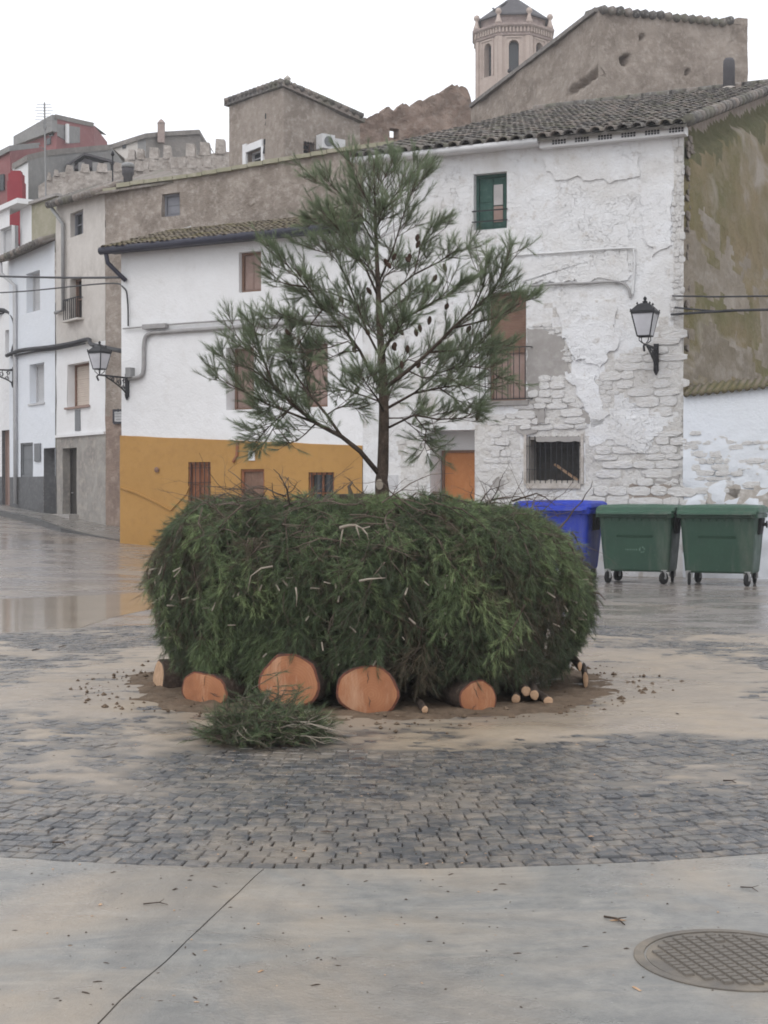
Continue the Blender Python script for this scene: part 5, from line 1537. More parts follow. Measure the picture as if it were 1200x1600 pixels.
# ------------------------------------------------------------------ street lanterns
def lantern(label, base, arm, s=1.0, group='wall lanterns'):
    """base: point on the wall at the bracket; arm: horizontal vector out of the wall to the lantern"""
    arm = Vector(arm); L = arm.length; X = arm.normalized(); Y = Vector((-X.y, X.x, 0)); Z = Vector((0, 0, 1))
    t = thing('street_lantern', label, 'lantern', base, group)
    m = MB()
    m.box(base + X * .02 - Z * .1, (.04, .09, .5), ax=(X, Y, Z))
    m.bar(base + X * .02 + Z * .06, base + X * L * 1.04 + Z * .06, .035, .035)
    # S-scroll brace under the arm
    P = [base + X * (.04 + (L * .75) * k / 10) + Z * (-.3 + .34 * (k / 10) ** .7) for k in range(11)]
    m.tube(P, .018, 6)
    for (cx_, cz_, rr_) in ((.22, -.06, .07), (.4, -.005, .05), (.12, -.17, .06), (.1, -.02, .05)):
        m.tube([base + X * (cx_ * L / .75 + rr_ * math.cos(a) * (1 - a / 12)) + Z * (cz_ + rr_ * math.sin(a) * (1 - a / 12)) for a in [i * .6 for i in range(13)]], .011, 5)
    for k in range(5): m.bar(base + X * (L * (.15 + k * .12)) + Z * .05, base + X * (L * (.15 + k * .12)) + Z * (-.3 + .34 * ((.15 + k * .12) / .75) ** .7 + .01), .014)
    m.tube([base + X * L * 1.04 + Z * .06, base + X * L * 1.1 + Z * .02, base + X * L * 1.04 - Z * .06], .02, 6)
    m.lathe(base - Z * .42 + X * .03, [(.01, 0), (.035, .05), (.05, .12), (.02, .2)], 8)
    m.build('bracket', MT['blackmetal'], t)
    c = base + X * L + Z * .06
    def ring(h, w): return [c + (Z * h + X * a * w + Y * b * w) * s for a, b in ((-1, -1), (1, -1), (1, 1), (-1, 1))]
    m = MB()
    for p in ring(.14, .085): m.tube([c + (p - c) * .4 + Z * (.0 - (p - c).z * .4 + .02), Vector((p.x, p.y, c.z + .07)), p], .009, 5)
    m.build('cradle', MT['blackmetal'], t)
    lo, hi = ring(.15, .115), ring(.56, .2)
    lo = [p for p in lo]
    m = MB()
    for k in range(4):
        m.bar(lo[k], hi[k], .022); m.bar(lo[k], lo[(k + 1) % 4], .022); m.bar(hi[k], hi[(k + 1) % 4], .03)
        m.bar(hi[k], hi[k] + (hi[k] - c).normalized() * .05 + Z * .03, .02)
    m.build('frame', MT['blackmetal'], t)
    for k in range(4):
        m = MB(); a, b, cc, d = lo[k], lo[(k + 1) % 4], hi[(k + 1) % 4], hi[k]
        nn = (b - a).cross(d - a).normalized()
        m.extrude([a, b, cc, d], nn * .006); m.build('glass_pane', MT['lampglass'], t)
    m = MB()
    r1, r2, r3, r4 = ring(.575, .225), ring(.6, .225), ring(.72, .115), ring(.75, .06)
    for a, b in ((r1, r2), (r2, r3), (r3, r4)):
        for k in range(4): m.quad(a[k], a[(k + 1) % 4], b[(k + 1) % 4], b[k])
    m.poly(r4); m.poly(r1[::-1])
    for p in r3: m.lathe(p + Z * 0, [(.012, 0), (.02, .02), (.0, .05)], 6)
    m.lathe(c + Z * .75 * s, [(.045 * s, 0), (.05 * s, .03 * s), (.02 * s, .05 * s), (.035 * s, .075 * s), (.03 * s, .1 * s), (.0, .13 * s)], 8)
    m.build('hood', MT['blackmetal'], t)
    return t
bu, bv = W2.uv(1026, 546)
lantern('black wall lantern with frosted glass on the rough white wall', W2.p(bu, bv - .05, .01), W2.n * .86, .97)
bu, bv = W1.uv(200, 585)
lantern('black wall lantern on the left corner of the ochre and white house', W1.p(bu, bv - .14, .01), W1.n * .95, .82)
bu, bv = Wn.uv(26, 588)
lantern('black wall lantern cut by the left edge of the view', Wn.p(bu, bv + .1, .08), W4.n * .75 + Vector((-.45, 0, 0)))

# ------------------------------------------------------------------ cables and pipes
def cable(label, pts, r, mat, name='cable', n=5, grp=None):
    m = MB(); P = [Vector(p) for p in pts]
    S = []
    for i in range(len(P) - 1):                # Catmull-Rom
        p0, p1, p2, p3 = P[max(i - 1, 0)], P[i], P[i + 1], P[min(i + 2, len(P) - 1)]
        for k in range(6):
            t = k / 6
            S.append(0.5 * ((2 * p1) + (p2 - p0) * t + (2 * p0 - 5 * p1 + 4 * p2 - p3) * t * t + (3 * p1 - p0 - 3 * p2 + p3) * t ** 3))
    S.append(P[-1]); m.tube(S, r, n)
    tag(m.build(name, mat, loc=P[0], smooth=True), label, 'cable' if name == 'cable' else 'pipe', grp)
on1 = lambda x, y, o=.06: W1.p(*W1.uv(x, y), o)
on2 = lambda x, y, o=.06: W2.p(*W2.uv(x, y), o)
on4 = lambda x, y, o=.1: W4.p(*W4.uv(x, y), o)
cable('straight black cable across the street to the ochre house eave', [at(-40, 431, 41), at(100, 434, 36), on1(197, 434)], .028, MT['cable'])
cable('thin sagging cable below the straight one, running down the white corner', [at(-40, 459, 41), at(40, 455, 38), at(165, 443, 33), on1(196, 450), on1(202, 470), on1(203, 510)], .018, MT['cable'])
cable('thick black cable bundle across the white house fronts', [on4(18, 556, .14), on4(40, 548, .14), on4(85, 543, .14), on4(120, 537, .14), on4(146, 531, .14), on4(163, 540, .3), at(193, 549, 33.5)], .055, MT['cable'], n=7)
cable('second strand under the thick cable bundle on the house fronts', [on4(30, 556, .12), on4(60, 550, .12), on4(95, 546, .12), on4(140, 537, .12)], .025, MT['cable'])
cable('thick black cable loop hanging beside the left lantern', [at(-20, 484, 42), at(10, 486, 41.5), at(22, 500, 41), at(24, 530, 41), at(18, 556, 41)], .06, MT['cable'], n=7)
cable('thin black cable loop outside the thick one by the left lantern', [at(-20, 494, 42), at(12, 488, 41.5), at(25, 486, 41), at(26, 545, 41), at(22, 575, 41), at(0, 578, 41.3)], .025, MT['cable'])
cable('thin painted cable above the conduit on the white house', [on1(195, 514), on1(262, 508), on1(330, 503), on1(460, 496), on1(560, 489)], .018, MT['greycable'])
cable('grey painted conduit stepping along the white wall', [on1(204, 592), on1(222, 588), on1(227, 575), on1(228, 535), on1(236, 522), on1(262, 519), on1(350, 513), on1(460, 505), on1(560, 497)], .045, MT['greycable'], 'conduit', 7)
m = MB(); a = W1.rect(228, 507, 264, 514); wbox(m, W1, *a, .02, .14); tag(m.build('junction_box', MT['greycable'], loc=W1.p(a[0], a[1])), 'long grey junction box on the white wall above the conduit', 'box')
m = MB(); a = W1.rect(203, 575, 211, 590); wbox(m, W1, *a, .0, .16); tag(m.build('junction_box', MT['greymetal'], loc=W1.p(a[0], a[1])), 'small grey junction box beside the corner lantern bracket', 'box')
cable('white painted cable bending down towards the wall lantern', [on2(740, 403, .04), on2(860, 396, .04), on2(980, 388, .04), on2(991, 394, .04), on2(992, 425, .04), on2(989, 462, .04)], .02, MT['whitecable'])
cable('dusty twin cable above the balcony door, curving to the lantern', [on2(830, 447, .05), on2(880, 444, .05), on2(920, 443, .05), on2(965, 441, .05), on2(982, 450, .05), on2(986, 466, .05)], .024, MT['greycable'])
cable('upper black cable leaving the rough house corner', [on2(1052, 463, .05), at(1090, 463, 26), at(1240, 462, 25), at(2400, 440, 22)], .016, MT['cable'])
cable('lower black cable leaving the rough house corner', [on2(1050, 492, .05), at(1085, 489, 26), at(1140, 486, 25.5), at(1240, 483, 25), at(2400, 455, 22)], .024, MT['cable'])
cable('middle black cable joining the lower one by the rough house corner', [on2(1056, 481, .05), at(1090, 484, 26), at(1125, 487, 25.7)], .018, MT['cable'])

# ------------------------------------------------------------------ wheeled bins
def bin_(label, P, rz, bodym, lidm, group, logo=True, sc_=1.03):
    """P: middle of the front foot line on the ground"""
    t = thing('wheeled_bin', label, 'bin', P, group)
    X = Vector((math.cos(rz), math.sin(rz), 0)) * sc_; Y = Vector((-math.sin(rz), math.cos(rz), 0)) * sc_; Z = Vector((0, 0, 1)) * sc_; P = Vector(P)
    def q(x, y, z): return P + X * x + Y * y + Z * z
    def rr(w, d, z, b, y0): # rounded rectangle ring
        o = []
        for (sx, sy, a0_) in ((1, 1, 0), (-1, 1, 90), (-1, -1, 180), (1, -1, 270)):
            for k in range(4):
                a = math.radians(a0_ + 30 * k); o.append(q(sx * (w / 2 - b) + b * math.cos(a), y0 + sy * (d / 2 - b) + b * math.sin(a), z))
        return o
    D = .98; yc = D / 2
    def skin(rings, name, mat, smooth=False):
        m = MB(); n = len(rings[0]); vs = [v for r_ in rings for v in r_]
        fs = [[i * n + k, i * n + (k + 1) % n, (i + 1) * n + (k + 1) % n, (i + 1) * n + k] for i in range(len(rings) - 1) for k in range(n)]
        fs += [list(range(n))[::-1], [(len(rings) - 1) * n + k for k in range(n)]]
        m.add(vs, fs); return m.build(name, mat, t)
    body = skin([rr(1.06, .74, .2, .1, yc), rr(1.08, .78, .23, .1, yc), rr(1.14, .84, .6, .09, yc), rr(1.2, .92, 1.08, .08, yc), rr(1.29, 1.0, 1.085, .07, yc), rr(1.3, 1.01, 1.15, .07, yc), rr(1.24, .96, 1.155, .07, yc)], 'body', bodym)
    m = MB()
    for k in range(9):
        x = -.5 + k * .125
        m.hexa([q(x - .012, .055, .98), q(x + .012, .055, .98), q(x + .012, .1, .98), q(x - .012, .1, .98), q(x - .014, .01, 1.08), q(x + .014, .01, 1.08), q(x + .014, .1, 1.08), q(x - .014, .1, 1.08)])
    m.hexa([q(-.3, .05, .76), q(.3, .05, .76), q(.3, .1, .76), q(-.3, .1, .76), q(-.3, .035, .8), q(.3, .035, .8), q(.3, .1, .8), q(-.3, .1, .8)])
    m.build('front_ribs', bodym, body)
    lid = skin([rr(1.3, .96, 1.158, .07, yc + .03), rr(1.32, .98, 1.19, .07, yc + .03), rr(1.3, .96, 1.25, .08, yc + .03), rr(1.2, .84, 1.285, .1, yc + .06), rr(.6, .4, 1.3, .1, yc + .1)], 'lid', lidm)
    m = MB(); m.hexa([q(-.62, -.06, 1.145), q(.62, -.06, 1.145), q(.62, .04, 1.145), q(-.62, .04, 1.145), q(-.62, -.055, 1.18), q(.62, -.055, 1.18), q(.62, .04, 1.2), q(-.62, .04, 1.2)]); m.build('lid_lip', lidm, lid)
    m = MB(); m.tube([q(-.56, -.055, 1.1), q(-.56, -.07, 1.14), q(.56, -.07, 1.14), q(.56, -.055, 1.1)], .014, 6); m.build('push_bar', bodym, t)
    for s in (-1, 1):
        m = MB(); m.tube([q(s * .57, yc, .98), q(s * .72, yc, .98)], .03, 10); m.tube([q(s * .7, yc, .98), q(s * .715, yc, .98)], .06, 12)
        m.hexa([q(s * .58, yc - .14, .82), q(s * .62, yc - .14, .82), q(s * .62, yc + .14, .82), q(s * .58, yc + .14, .82), q(s * .6, yc - .14, 1.08), q(s * .66, yc - .14, 1.08), q(s * .66, yc + .14, 1.08), q(s * .6, yc + .14, 1.08)])
        m.build('lifting_pin', MT['rubber'], t)
    wr_ = random.Random(int(P.x * 100))
    for sx in (-1, 1):
        for sy in (.14, D - .16):
            a = wr_.uniform(-.6, .6); c = q(sx * .46, sy, .1)
            ax_ = (X * math.cos(a) + Y * math.sin(a)); fr = Z.cross(ax_)
            m = MB(); n = 16; ringA = []
            for (rw, off) in ((.07, -.026), (.098, -.02), (.1, 0), (.098, .02), (.07, .026)):
                ringA.append([c + ax_ * off + (fr * math.cos(2 * math.pi * k / n) + Z * math.sin(2 * math.pi * k / n)) * rw for k in range(n)])
            vs = [v for r_ in ringA for v in r_]
            m.add(vs, [[i * n + k, i * n + (k + 1) % n, (i + 1) * n + (k + 1) % n, (i + 1) * n + k] for i in range(4) for k in range(n)] + [list(range(n))[::-1], [4 * n + k for k in range(n)]])
            w = m.build('wheel', MT['rubber'], t)
            m = MB()
            for o_ in (-.032, .032): m.bar(c + ax_ * o_, c + ax_ * o_ + Z * .13 - fr * .02, .008, .05, up=ax_)
            m.box(c + Z * .128, (.1, .1, .01)); m.tube([c - ax_ * .04, c + ax_ * .04], .02, 8)
            m.build('caster_fork', MT['zinc'], w)
    if logo:
        m = MB(); pz = .56
        n_ = Vector((0, 0, 0)); yf = .5 - .42 + .0
        def fq(x, z): return q(x, yc - (.84 + (.78 - .84) * (.6 - z) / .37) / 2 - .004 if z < .6 else yc - (.84 + .08 * (z - .6) / .48) / 2 - .004, z)
        for k in range(12):
            a, b = k * math.pi / 6, (k + 1) * math.pi / 6
            if k % 4 == 3: continue
            m.quad(fq(.12 + .055 * math.cos(a), pz + .055 * math.sin(a)), fq(.12 + .055 * math.cos(b), pz + .055 * math.sin(b)), fq(.12 + .03 * math.cos(b), pz + .03 * math.sin(b)), fq(.12 + .03 * math.cos(a), pz + .03 * math.sin(a)))
        for k in range(6):
            m.quad(fq(-.16 + k * .035, pz - .012), fq(-.135 + k * .035, pz - .012), fq(-.135 + k * .035, pz + .012), fq(-.16 + k * .035, pz + .012))
        m.build('emblem', MT['emblem'], body)
    return t
rb = -math.radians(24)
def binpos(u, o): p = W2.p(u, 0, o); p.z = gz(p.x, p.y) - .03; return p
ub_ = W2.uv(1112, 850)[0]
q0 = at(1119, 908, 24.1); ub0 = (q0 - W2.P).dot(W2.d); ob0 = (q0 - W2.P).dot(W2.n)
bin_('green wheeled bin at the right end of the row', binpos(ub0, ob0), rb, MT['greenbin'], MT['greenlid'], 'wheeled bins along the wall', False)
bin_('green wheeled bin standing between the blue bin and another green bin', binpos(ub0 - 1.37, ob0 + .02), rb + .02, MT['greenbin'], MT['greenlid'], 'wheeled bins along the wall')
bin_('blue wheeled bin half hidden behind the brush pile', binpos(ub0 - 2.84, ob0 + .0), rb - .03, MT['bluebin'], MT['bluebin'], 'wheeled bins along the wall', False, 1.08)
# manhole
mc = ground_hit(1145, 1513); mc.z = 0.0
MR = .315
mh = thing('manhole_cover', 'round ribbed iron manhole cover smeared with mud', 'manhole cover', mc)
m = MB(); m.lathe(mc, [(MR, -.05), (MR, .004), (MR - .004, .005), (MR - .032, .005), (MR - .034, -.01)], 64); m.build('frame', MT['iron'], mh)
m = MB(); m.lathe(mc, [(MR - .04, -.04), (MR - .04, .002), (.0, .003)], 48); lidm_ = m.build('lid', MT['iron'], mh)
m0 = MB(); m0.hexa([(-.017, -.014, -.003), (.017, -.014, -.003), (.017, .014, -.003), (-.017, .014, -.003), (-.014, -.011, .006), (.014, -.011, .006), (.014, .011, .006), (-.014, .011, .006)])
me0 = bpy.data.meshes.new('tread_block'); me0.from_pydata(m0.v, [], m0.f); me0.materials.append(MT['iron'])
qz = Matrix.Rotation(math.radians(14), 3, 'Z').to_quaternion()
for i in range(-7, 8):
    for j in range(-9, 10):
        p = qz @ Vector((i * .042, j * .032 + (.016 if i % 2 else 0), 0))
        if p.length < MR - .065 and (p - Vector((.02, .15, 0))).length > .018:
            piece(me0, 'tread_block', lidm_, mc + p + Vector((0, 0, .003)), qz)
# ------------------------------------------------------------------ the island: soil bed
def soil_h(a, r):
    x, y = CX0 + r * math.cos(a), CY0 + r * math.sin(a)
    edge = 2.2 + .16 * nz(math.cos(a) * 2.2, math.sin(a) * 2.2, 1) + .1 * nz(math.cos(a) * 7, math.sin(a) * 7, 5)
    k = 1 - sstep(edge - .42, edge, r)
    return -.03 + .048 * k + .022 * k * fbm(x * 7, y * 7, 1, 4)
def soilpt(u, v):
    a = 2 * math.pi * u; r = 2.6 * v
    return (CX0 + r * math.cos(a), CY0 + r * math.sin(a), soil_h(a, r))
m = MB(); m.grid(soilpt, 220, 46)
tag(m.build('soil_bed', MT['soil'], smooth=True), 'dark soil bed under the brush pile', kind='structure')
rr = random.Random(8); m = MB()
for k in range(520):
    a = rr.uniform(0, 2 * math.pi); r = rr.gauss(2.1, .16); s = abs(rr.gauss(0, .01)) + .004
    p = Vector((CX0 + r * math.cos(a), CY0 + r * math.sin(a), max(soil_h(a, r), .004) + s * .3))
    vs = [p + Vector((rr.uniform(.6, 1.2) * s * x, rr.uniform(.6, 1.2) * s * y, rr.uniform(.5, .9) * s * z)) for x, y, z in ((1, 0, 0), (-1, 0, 0), (0, 1, 0), (0, -1, 0), (0, 0, 1), (0, 0, -1))]
    m.add(vs, [[0, 2, 4], [2, 1, 4], [1, 3, 4], [3, 0, 4], [2, 0, 5], [1, 2, 5], [3, 1, 5], [0, 3, 5]])
tag(m.build('soil_clods', MT['soil']), 'small dark clods of soil strewn round the island', 'soil', kind='stuff')

# ------------------------------------------------------------------ logs
LOGS = []
def log(label, px, py, wpx, hpx, faceR, name='log', length=1.3, fresh='endgrain', group='cut logs around the pile', rot=None, red=True, tilt=0.0, Y=None, seed=0):
    """cut face centred at the pixel, axis pointing out of the pile"""
    # distance: the face lies at radius faceR from the pile's middle
    Yc = Y or 9.8
    for _ in range(12):
        p = at(px, py, Yc)
        a = math.atan2(p.y - CY0, p.x - CX0)
        dx = p.x - CX0
        if Y is None:
            Yc = CY0 - math.sqrt(max(.0, faceR ** 2 - dx * dx))
    p = at(px, py, Yc)
    s = F / Yc
    ax = Vector((p.x - CX0, p.y - CY0, 0)).normalized() if rot is None else Vector((math.cos(rot), math.sin(rot), tilt)).normalized()
    if rot is None: ax = (ax * .8 + Vector((0, -1, 0)) * .3 + Vector((0, 0, tilt))).normalized()
    rv = hpx / s / 2; fore = max(.35, abs(ax.dot(Vector((0, -1, 0)))))
    rh_ = wpx / s / 2 / fore
    S = Vector((0, 0, 1)).cross(ax).normalized(); U = ax.cross(S).normalized()
    rg = random.Random(seed + int(px)); n = 28
    ph = [rg.uniform(0, 6.28) for _ in range(4)]
    def rad(k): 
        t = 2 * math.pi * k / n
        return 1 + .05 * math.sin(2 * t + ph[0]) + .04 * math.sin(3 * t + ph[1]) + .022 * math.sin(5 * t + ph[2]) + .016 * math.sin(9 * t + ph[3])
    def ring(d, k_, jit=0.0):
        o = []
        for k in range(n):
            t = 2 * math.pi * k / n; r_ = rad(k) * k_ * (1 + jit * nz(math.cos(t) * 3, math.sin(t) * 3, d * 6 + seed))
            o.append(p + ax * d + S * math.cos(t) * rh_ * r_ + U * math.sin(t) * rv * r_)
        return o
    t_ = thing(name, label, 'log', p - Vector((0, 0, rv)), group)
    m = MB(); rings = [ring(-.004, 1.0, .02), ring(-.06, 1.02, .07), ring(-.25, 1.03, .09), ring(-.6, 1.0, .09), ring(-length, .97, .08)]
    vs = [v for r_ in rings for v in r_]
    m.add(vs, [[i * n + (k + 1) % n, i * n + k, (i + 1) * n + k, (i + 1) * n + (k + 1) % n] for i in range(4) for k in range(n)] + [[4 * n + k for k in range(n)]])
    m.build('bark', MT['bark'], t_, smooth=True)
    # cut face: slightly domed, with rough relief and a radial check
    face_o = bpy.data.objects
    m = MB(); prev = None; fr = [(.0, .006), (.3, .007), (.6, .006), (.8, .004), (.925, .001)]
    vs = [p + ax * .006]
    for f_, d in fr[1:]:
        for k in range(n):
            t = 2 * math.pi * k / n; r_ = rad(k) * f_
            vs.append(p + ax * (d + .0025 * nz(math.cos(t) * f_ * 6, math.sin(t) * f_ * 6, seed + 3.0)) + S * math.cos(t) * rh_ * r_ + U * math.sin(t) * rv * r_)
    fs = [[0, 1 + k, 1 + (k + 1) % n] for k in range(n)]
    for i in range(3):
        for k in range(n): fs.append([1 + i * n + k, 1 + (i + 1) * n + k, 1 + (i + 1) * n + (k + 1) % n, 1 + i * n + (k + 1) % n])
    m.add(vs, fs)
    # the face keeps its own origin so that the rings are centred on the log
    fo = m.build('cut_face', MT[fresh], loc=p - ax * .0 + S * rh_ * .1 - U * rv * .12, smooth=True)
    fo.parent = t_; fo.location = fo.location - t_.location
    if wpx > 40:                               # drying checks across the cut
        for q_ in range(rg.randint(2, 4)):
            t0_ = rg.uniform(0, 6.28); f0, f1 = rg.uniform(.0, .35), rg.uniform(.5, .9); cpts = []
            for i_ in range(6):
                f_ = f0 + (f1 - f0) * i_ / 5; t = t0_ + .25 * nz(i_ * .7, seed + q_ * 3.3); cpts.append(p + ax * .0095 + S * math.cos(t) * rh_ * f_ + U * math.sin(t) * rv * f_)
            mc_ = MB(); mc_.tube(cpts, [.0022 * (1.2 - abs(i_ - 2.5) / 2.6) for i_ in range(6)], 4); mc_.build('drying_crack', MT['twig'], t_)
    m = MB(); r0, r1 = ring(.001, .925), ring(-.004, 1.0, .02)
    m.add(r0 + r1, [[k, n + k, n + (k + 1) % n, (k + 1) % n] for k in range(n)]); m.build('bark_rim', MT['cambium'] if red else MT['bark'], t_)
    LOGS.append((p, ax, S, U, rh_, rv))
log('large log with a fresh orange cut face, second of the big four', 452, 1065, 93, 90, 1.64, seed=1)
log('large log with orange cut face and a small bite at its upper rim', 575, 1080, 96, 84, 1.64, seed=2)
log('log with pale orange cut face beside the loose bough', 318, 1080, 75, 63, 1.64, seed=3)
log('log with pale orange cut face under the green boughs, nearest the small sticks', 748, 1093, 60, 60, 1.66, seed=4)
log('log seen almost edge on at the far left foot of the pile', 247, 1064, 30, 66, 1.76, rot=math.radians(200), tilt=.1, Y=11.35, red=False, fresh='palewood', seed=5)
for (lab, px, py, w, h, Y, sd) in (('small pale cut stem, lowest of the cluster of three', 806, 1092, 14, 16, 10.32, 11), ('small pale cut stem, right of the cluster of three', 835, 1086, 14, 17, 10.34, 12),
                                  ('small pale cut stem, leftmost upper of the cluster', 822, 1080, 16, 16, 10.36, 13), ('small reddish cut stem just right of the cluster', 857, 1096, 15, 17, 10.32, 14),
                                  ('small pinkish cut stick low between the two right logs', 664, 1109, 11, 12, 9.85, 15), ('upright pale cut stem high at the right foot of the pile', 906, 1041, 7, 16, 10.9, 16),
                                  ('pale cut stem low at the right edge of the pile', 915, 1062, 9, 26, 11.2, 17)):
    log(lab, px, py, w, h, 1.7, 'cut_stem', .5, 'palewood', 'small cut stems at the foot of the pile', -math.pi / 2 + .12 * math.sin(sd), False, 0.0, Y, sd)

# ------------------------------------------------------------------ pine needles, in bulk
def norm(a): return a / np.maximum(1e-9, np.linalg.norm(a, axis=-1, keepdims=True))
def orth(d, rng):
    r = rng.normal(size=d.shape); r -= d * (r * d).sum(-1, keepdims=True)
    return norm(r)
def needles(pos, dr, L, tint, n, nl, w, rng, spread=(.25, .8), sag=0.0, bend=None):
    """pos, dr: shoots; n needles per shoot. returns verts, faces, tint"""
    N = len(pos)
    P = np.repeat(pos, n, 0); D = np.repeat(dr, n, 0); LL_ = np.repeat(L, n); T = np.repeat(tint, n)
    t = rng.random(N * n) ** .75
    base = P + D * (LL_ * t)[:, None]
    if bend is not None: base += np.repeat(bend, n, 0) * (t ** 2)[:, None]
    phi = rng.uniform(spread[0], spread[1], N * n) * (1.15 - .5 * t)
    nd = D * np.cos(phi)[:, None] + orth(D, rng) * np.sin(phi)[:, None]
    nd[:, 2] -= sag * rng.random(N * n)
    nd = norm(nd)
    ln = nl * rng.uniform(.65, 1.2, N * n)
    tip = base + nd * ln[:, None]
    side = orth(nd, rng) * (w * rng.uniform(.7, 1.3, N * n))[:, None]
    V = np.stack([base - side, base + side, tip], 1).reshape(-1, 3)
    Fc = np.arange(N * n * 3).reshape(-1, 3)
    tt = np.repeat(np.clip(T + rng.normal(0, .09, N * n), 0, 1), 3)
    return V, Fc, tt
def stems(p0, p1, r0, r1, rng):
    """three-sided sticks"""
    N = len(p0); d = norm(p1 - p0); a = orth(d, rng); b = np.cross(d, a)
    V = []
    for P, r in ((p0, r0), (p1, r1)):
        for k in range(3):
            an = 2 * math.pi * k / 3
            V.append(P + (a * math.cos(an) + b * math.sin(an)) * np.reshape(r, (-1, 1)))
    V = np.stack(V, 1).reshape(-1, 3)
    f = []
    for k in range(3):
        k2 = (k + 1) % 3
        f += [[k, k2, 3 + k2], [k, 3 + k2, 3 + k]]
    f += [[3, 4, 5]]
    Fc = (np.array(f)[None] + (np.arange(N) * 6)[:, None, None]).reshape(-1, 3)
    return V, Fc
def join(parts):
    V, Fc, T, o = [], [], [], 0
    for v, f, t in parts:
        V.append(v); Fc.append(f + o); T.append(t); o += len(v)
    return np.concatenate(V), np.concatenate(Fc), np.concatenate(T)

# ------------------------------------------------------------------ brush pile
PROF = [(0.0, 1.24), (.5, 1.26), (.9, 1.28), (1.2, 1.27), (1.42, 1.2), (1.55, 1.06), (1.575, .9), (1.56, .74), (1.545, .58), (1.53, .44), (1.5, .33), (1.46, .24)]
seg_ = [math.hypot(b[0] - a[0], b[1] - a[1]) for a, b in zip(PROF, PROF[1:])]
TOT = sum(seg_)
def tilt(x): return -.03 * (x - CX0) - .04 * sstep(.6, 1.5, x - CX0)      # the pile is higher on its left
def prof(s):
    s = max(0, min(TOT - 1e-6, s)); i = 0
    while s > seg_[i]: s -= seg_[i]; i += 1
    a, b = PROF[i], PROF[i + 1]; t = s / seg_[i]
    return a[0] + (b[0] - a[0]) * t, a[1] + (b[1] - a[1]) * t, (b[0] - a[0]) / seg_[i], (b[1] - a[1]) / seg_[i]
m = MB()
def corept(u, v):
    r, z, tr, tz_ = prof(v * TOT); a = 2 * math.pi * u
    k = .16 + .1 * nz(math.cos(a) * 3, math.sin(a) * 3, z * 3)
    return (CX0 + max(0, r - k) * math.cos(a), CY0 + max(0, r - k) * math.sin(a), max(.03, z + tilt(CX0 + r * math.cos(a)) * min(1, z) - (.14 if tz_ > -.5 else .02)))
m.grid(corept, 90, 40)
brush = tag(m.build('brush_pile', MT['brushcore'], smooth=True), 'round waist high pile of cut green pine boughs around the young tree', 'brush pile', kind='stuff')
rb_ = random.Random(31); NR = np.random.default_rng(5)
Sp, Sd, SL, St, Sb = [], [], [], [], []
Tp0, Tp1, Tr = [], [], []
def bough(a, s, length, lat, prot, tint, nsh, fan=.34, droop=.35):
    """a bough draped over the pile: starts at angle a, arc length s down the profile"""
    q = s; ang = a
    pts = []
    for k in range(8):
        r, z, tr, tz_ = prof(min(q, TOT))
        lump = fbm(math.cos(ang) * 1.9, math.sin(ang) * 1.9, q * 1.1 + 2, 3)
        r += .15 * lump * min(1, r); z += .05 * lump + tilt(CX0 + r * math.cos(ang)) * min(1, z)
        lift = prot * (1 - .25 * k / 7)
        n = Vector((-tz_ * math.cos(ang), -tz_ * math.sin(ang), tr))           # outward normal of the profile
        if n.length > 0: n.normalize()
        p = Vector((CX0 + r * math.cos(ang), CY0 + r * math.sin(ang), z)) + n * lift
        pts.append((p, n)); q += length / 7
        ang += lat * length / 7 / max(.5, r)
        if q > TOT: break
    if len(pts) < 3: return
    P = [p for p, n in pts]
    for i in range(len(P) - 1):
        Tp0.append(P[i]); Tp1.append(P[i + 1]); Tr.append(.008 * (1 - i / 9))
    for k in range(nsh):
        f = rb_.random() ** .8 * (len(P) - 1.001); i = int(f); t = f - i
        base = P[i].lerp(P[i + 1], t); d = (P[i + 1] - P[i]).normalized(); n = pts[i][1]
        lt = d.cross(n).normalized()
        sg = rb_.uniform(-1, 1)
        dv = (d * rb_.uniform(-.05, .9) + lt * (sg * .5 + rb_.gauss(0, .6)) + n * rb_.uniform(-.1, .55) + Vector((0, 0, -droop * rb_.random()))).normalized()
        ln = rb_.uniform(.04, .14)
        base = base + lt * sg * fan * rb_.uniform(.0, .55) * .6
        Sp.append(base); Sd.append(dv); SL.append(ln); St.append(min(1, max(0, tint + rb_.gauss(0, .07)))); Sb.append(Vector((0, 0, -ln * rb_.uniform(.05, .35))))
# under-layer tinted dark to paint shade in the gaps, then lighter boughs on top; the side we see is denser
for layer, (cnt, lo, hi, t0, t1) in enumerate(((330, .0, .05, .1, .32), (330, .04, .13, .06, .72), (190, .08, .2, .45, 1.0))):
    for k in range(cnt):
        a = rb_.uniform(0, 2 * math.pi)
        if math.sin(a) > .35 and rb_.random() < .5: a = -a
        s = rb_.uniform(.55, TOT - .25) if layer < 2 else rb_.uniform(.75, TOT - .85)  # light fresh boughs kept high, their tint also paints a lit top
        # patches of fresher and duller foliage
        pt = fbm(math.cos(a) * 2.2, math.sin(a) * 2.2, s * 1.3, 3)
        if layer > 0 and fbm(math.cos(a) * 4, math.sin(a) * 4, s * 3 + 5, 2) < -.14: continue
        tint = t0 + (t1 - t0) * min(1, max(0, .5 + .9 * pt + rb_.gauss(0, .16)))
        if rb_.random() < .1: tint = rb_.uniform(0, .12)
        bough(a, s, rb_.uniform(.25, .6), rb_.gauss(0, .8), lo + (hi - lo) * min(1, max(0, .5 + 1.1 * fbm(math.cos(a) * 3.1, math.sin(a) * 3.1, s * 2.1 + 7, 2))), tint, int(rb_.uniform(38, 56)))
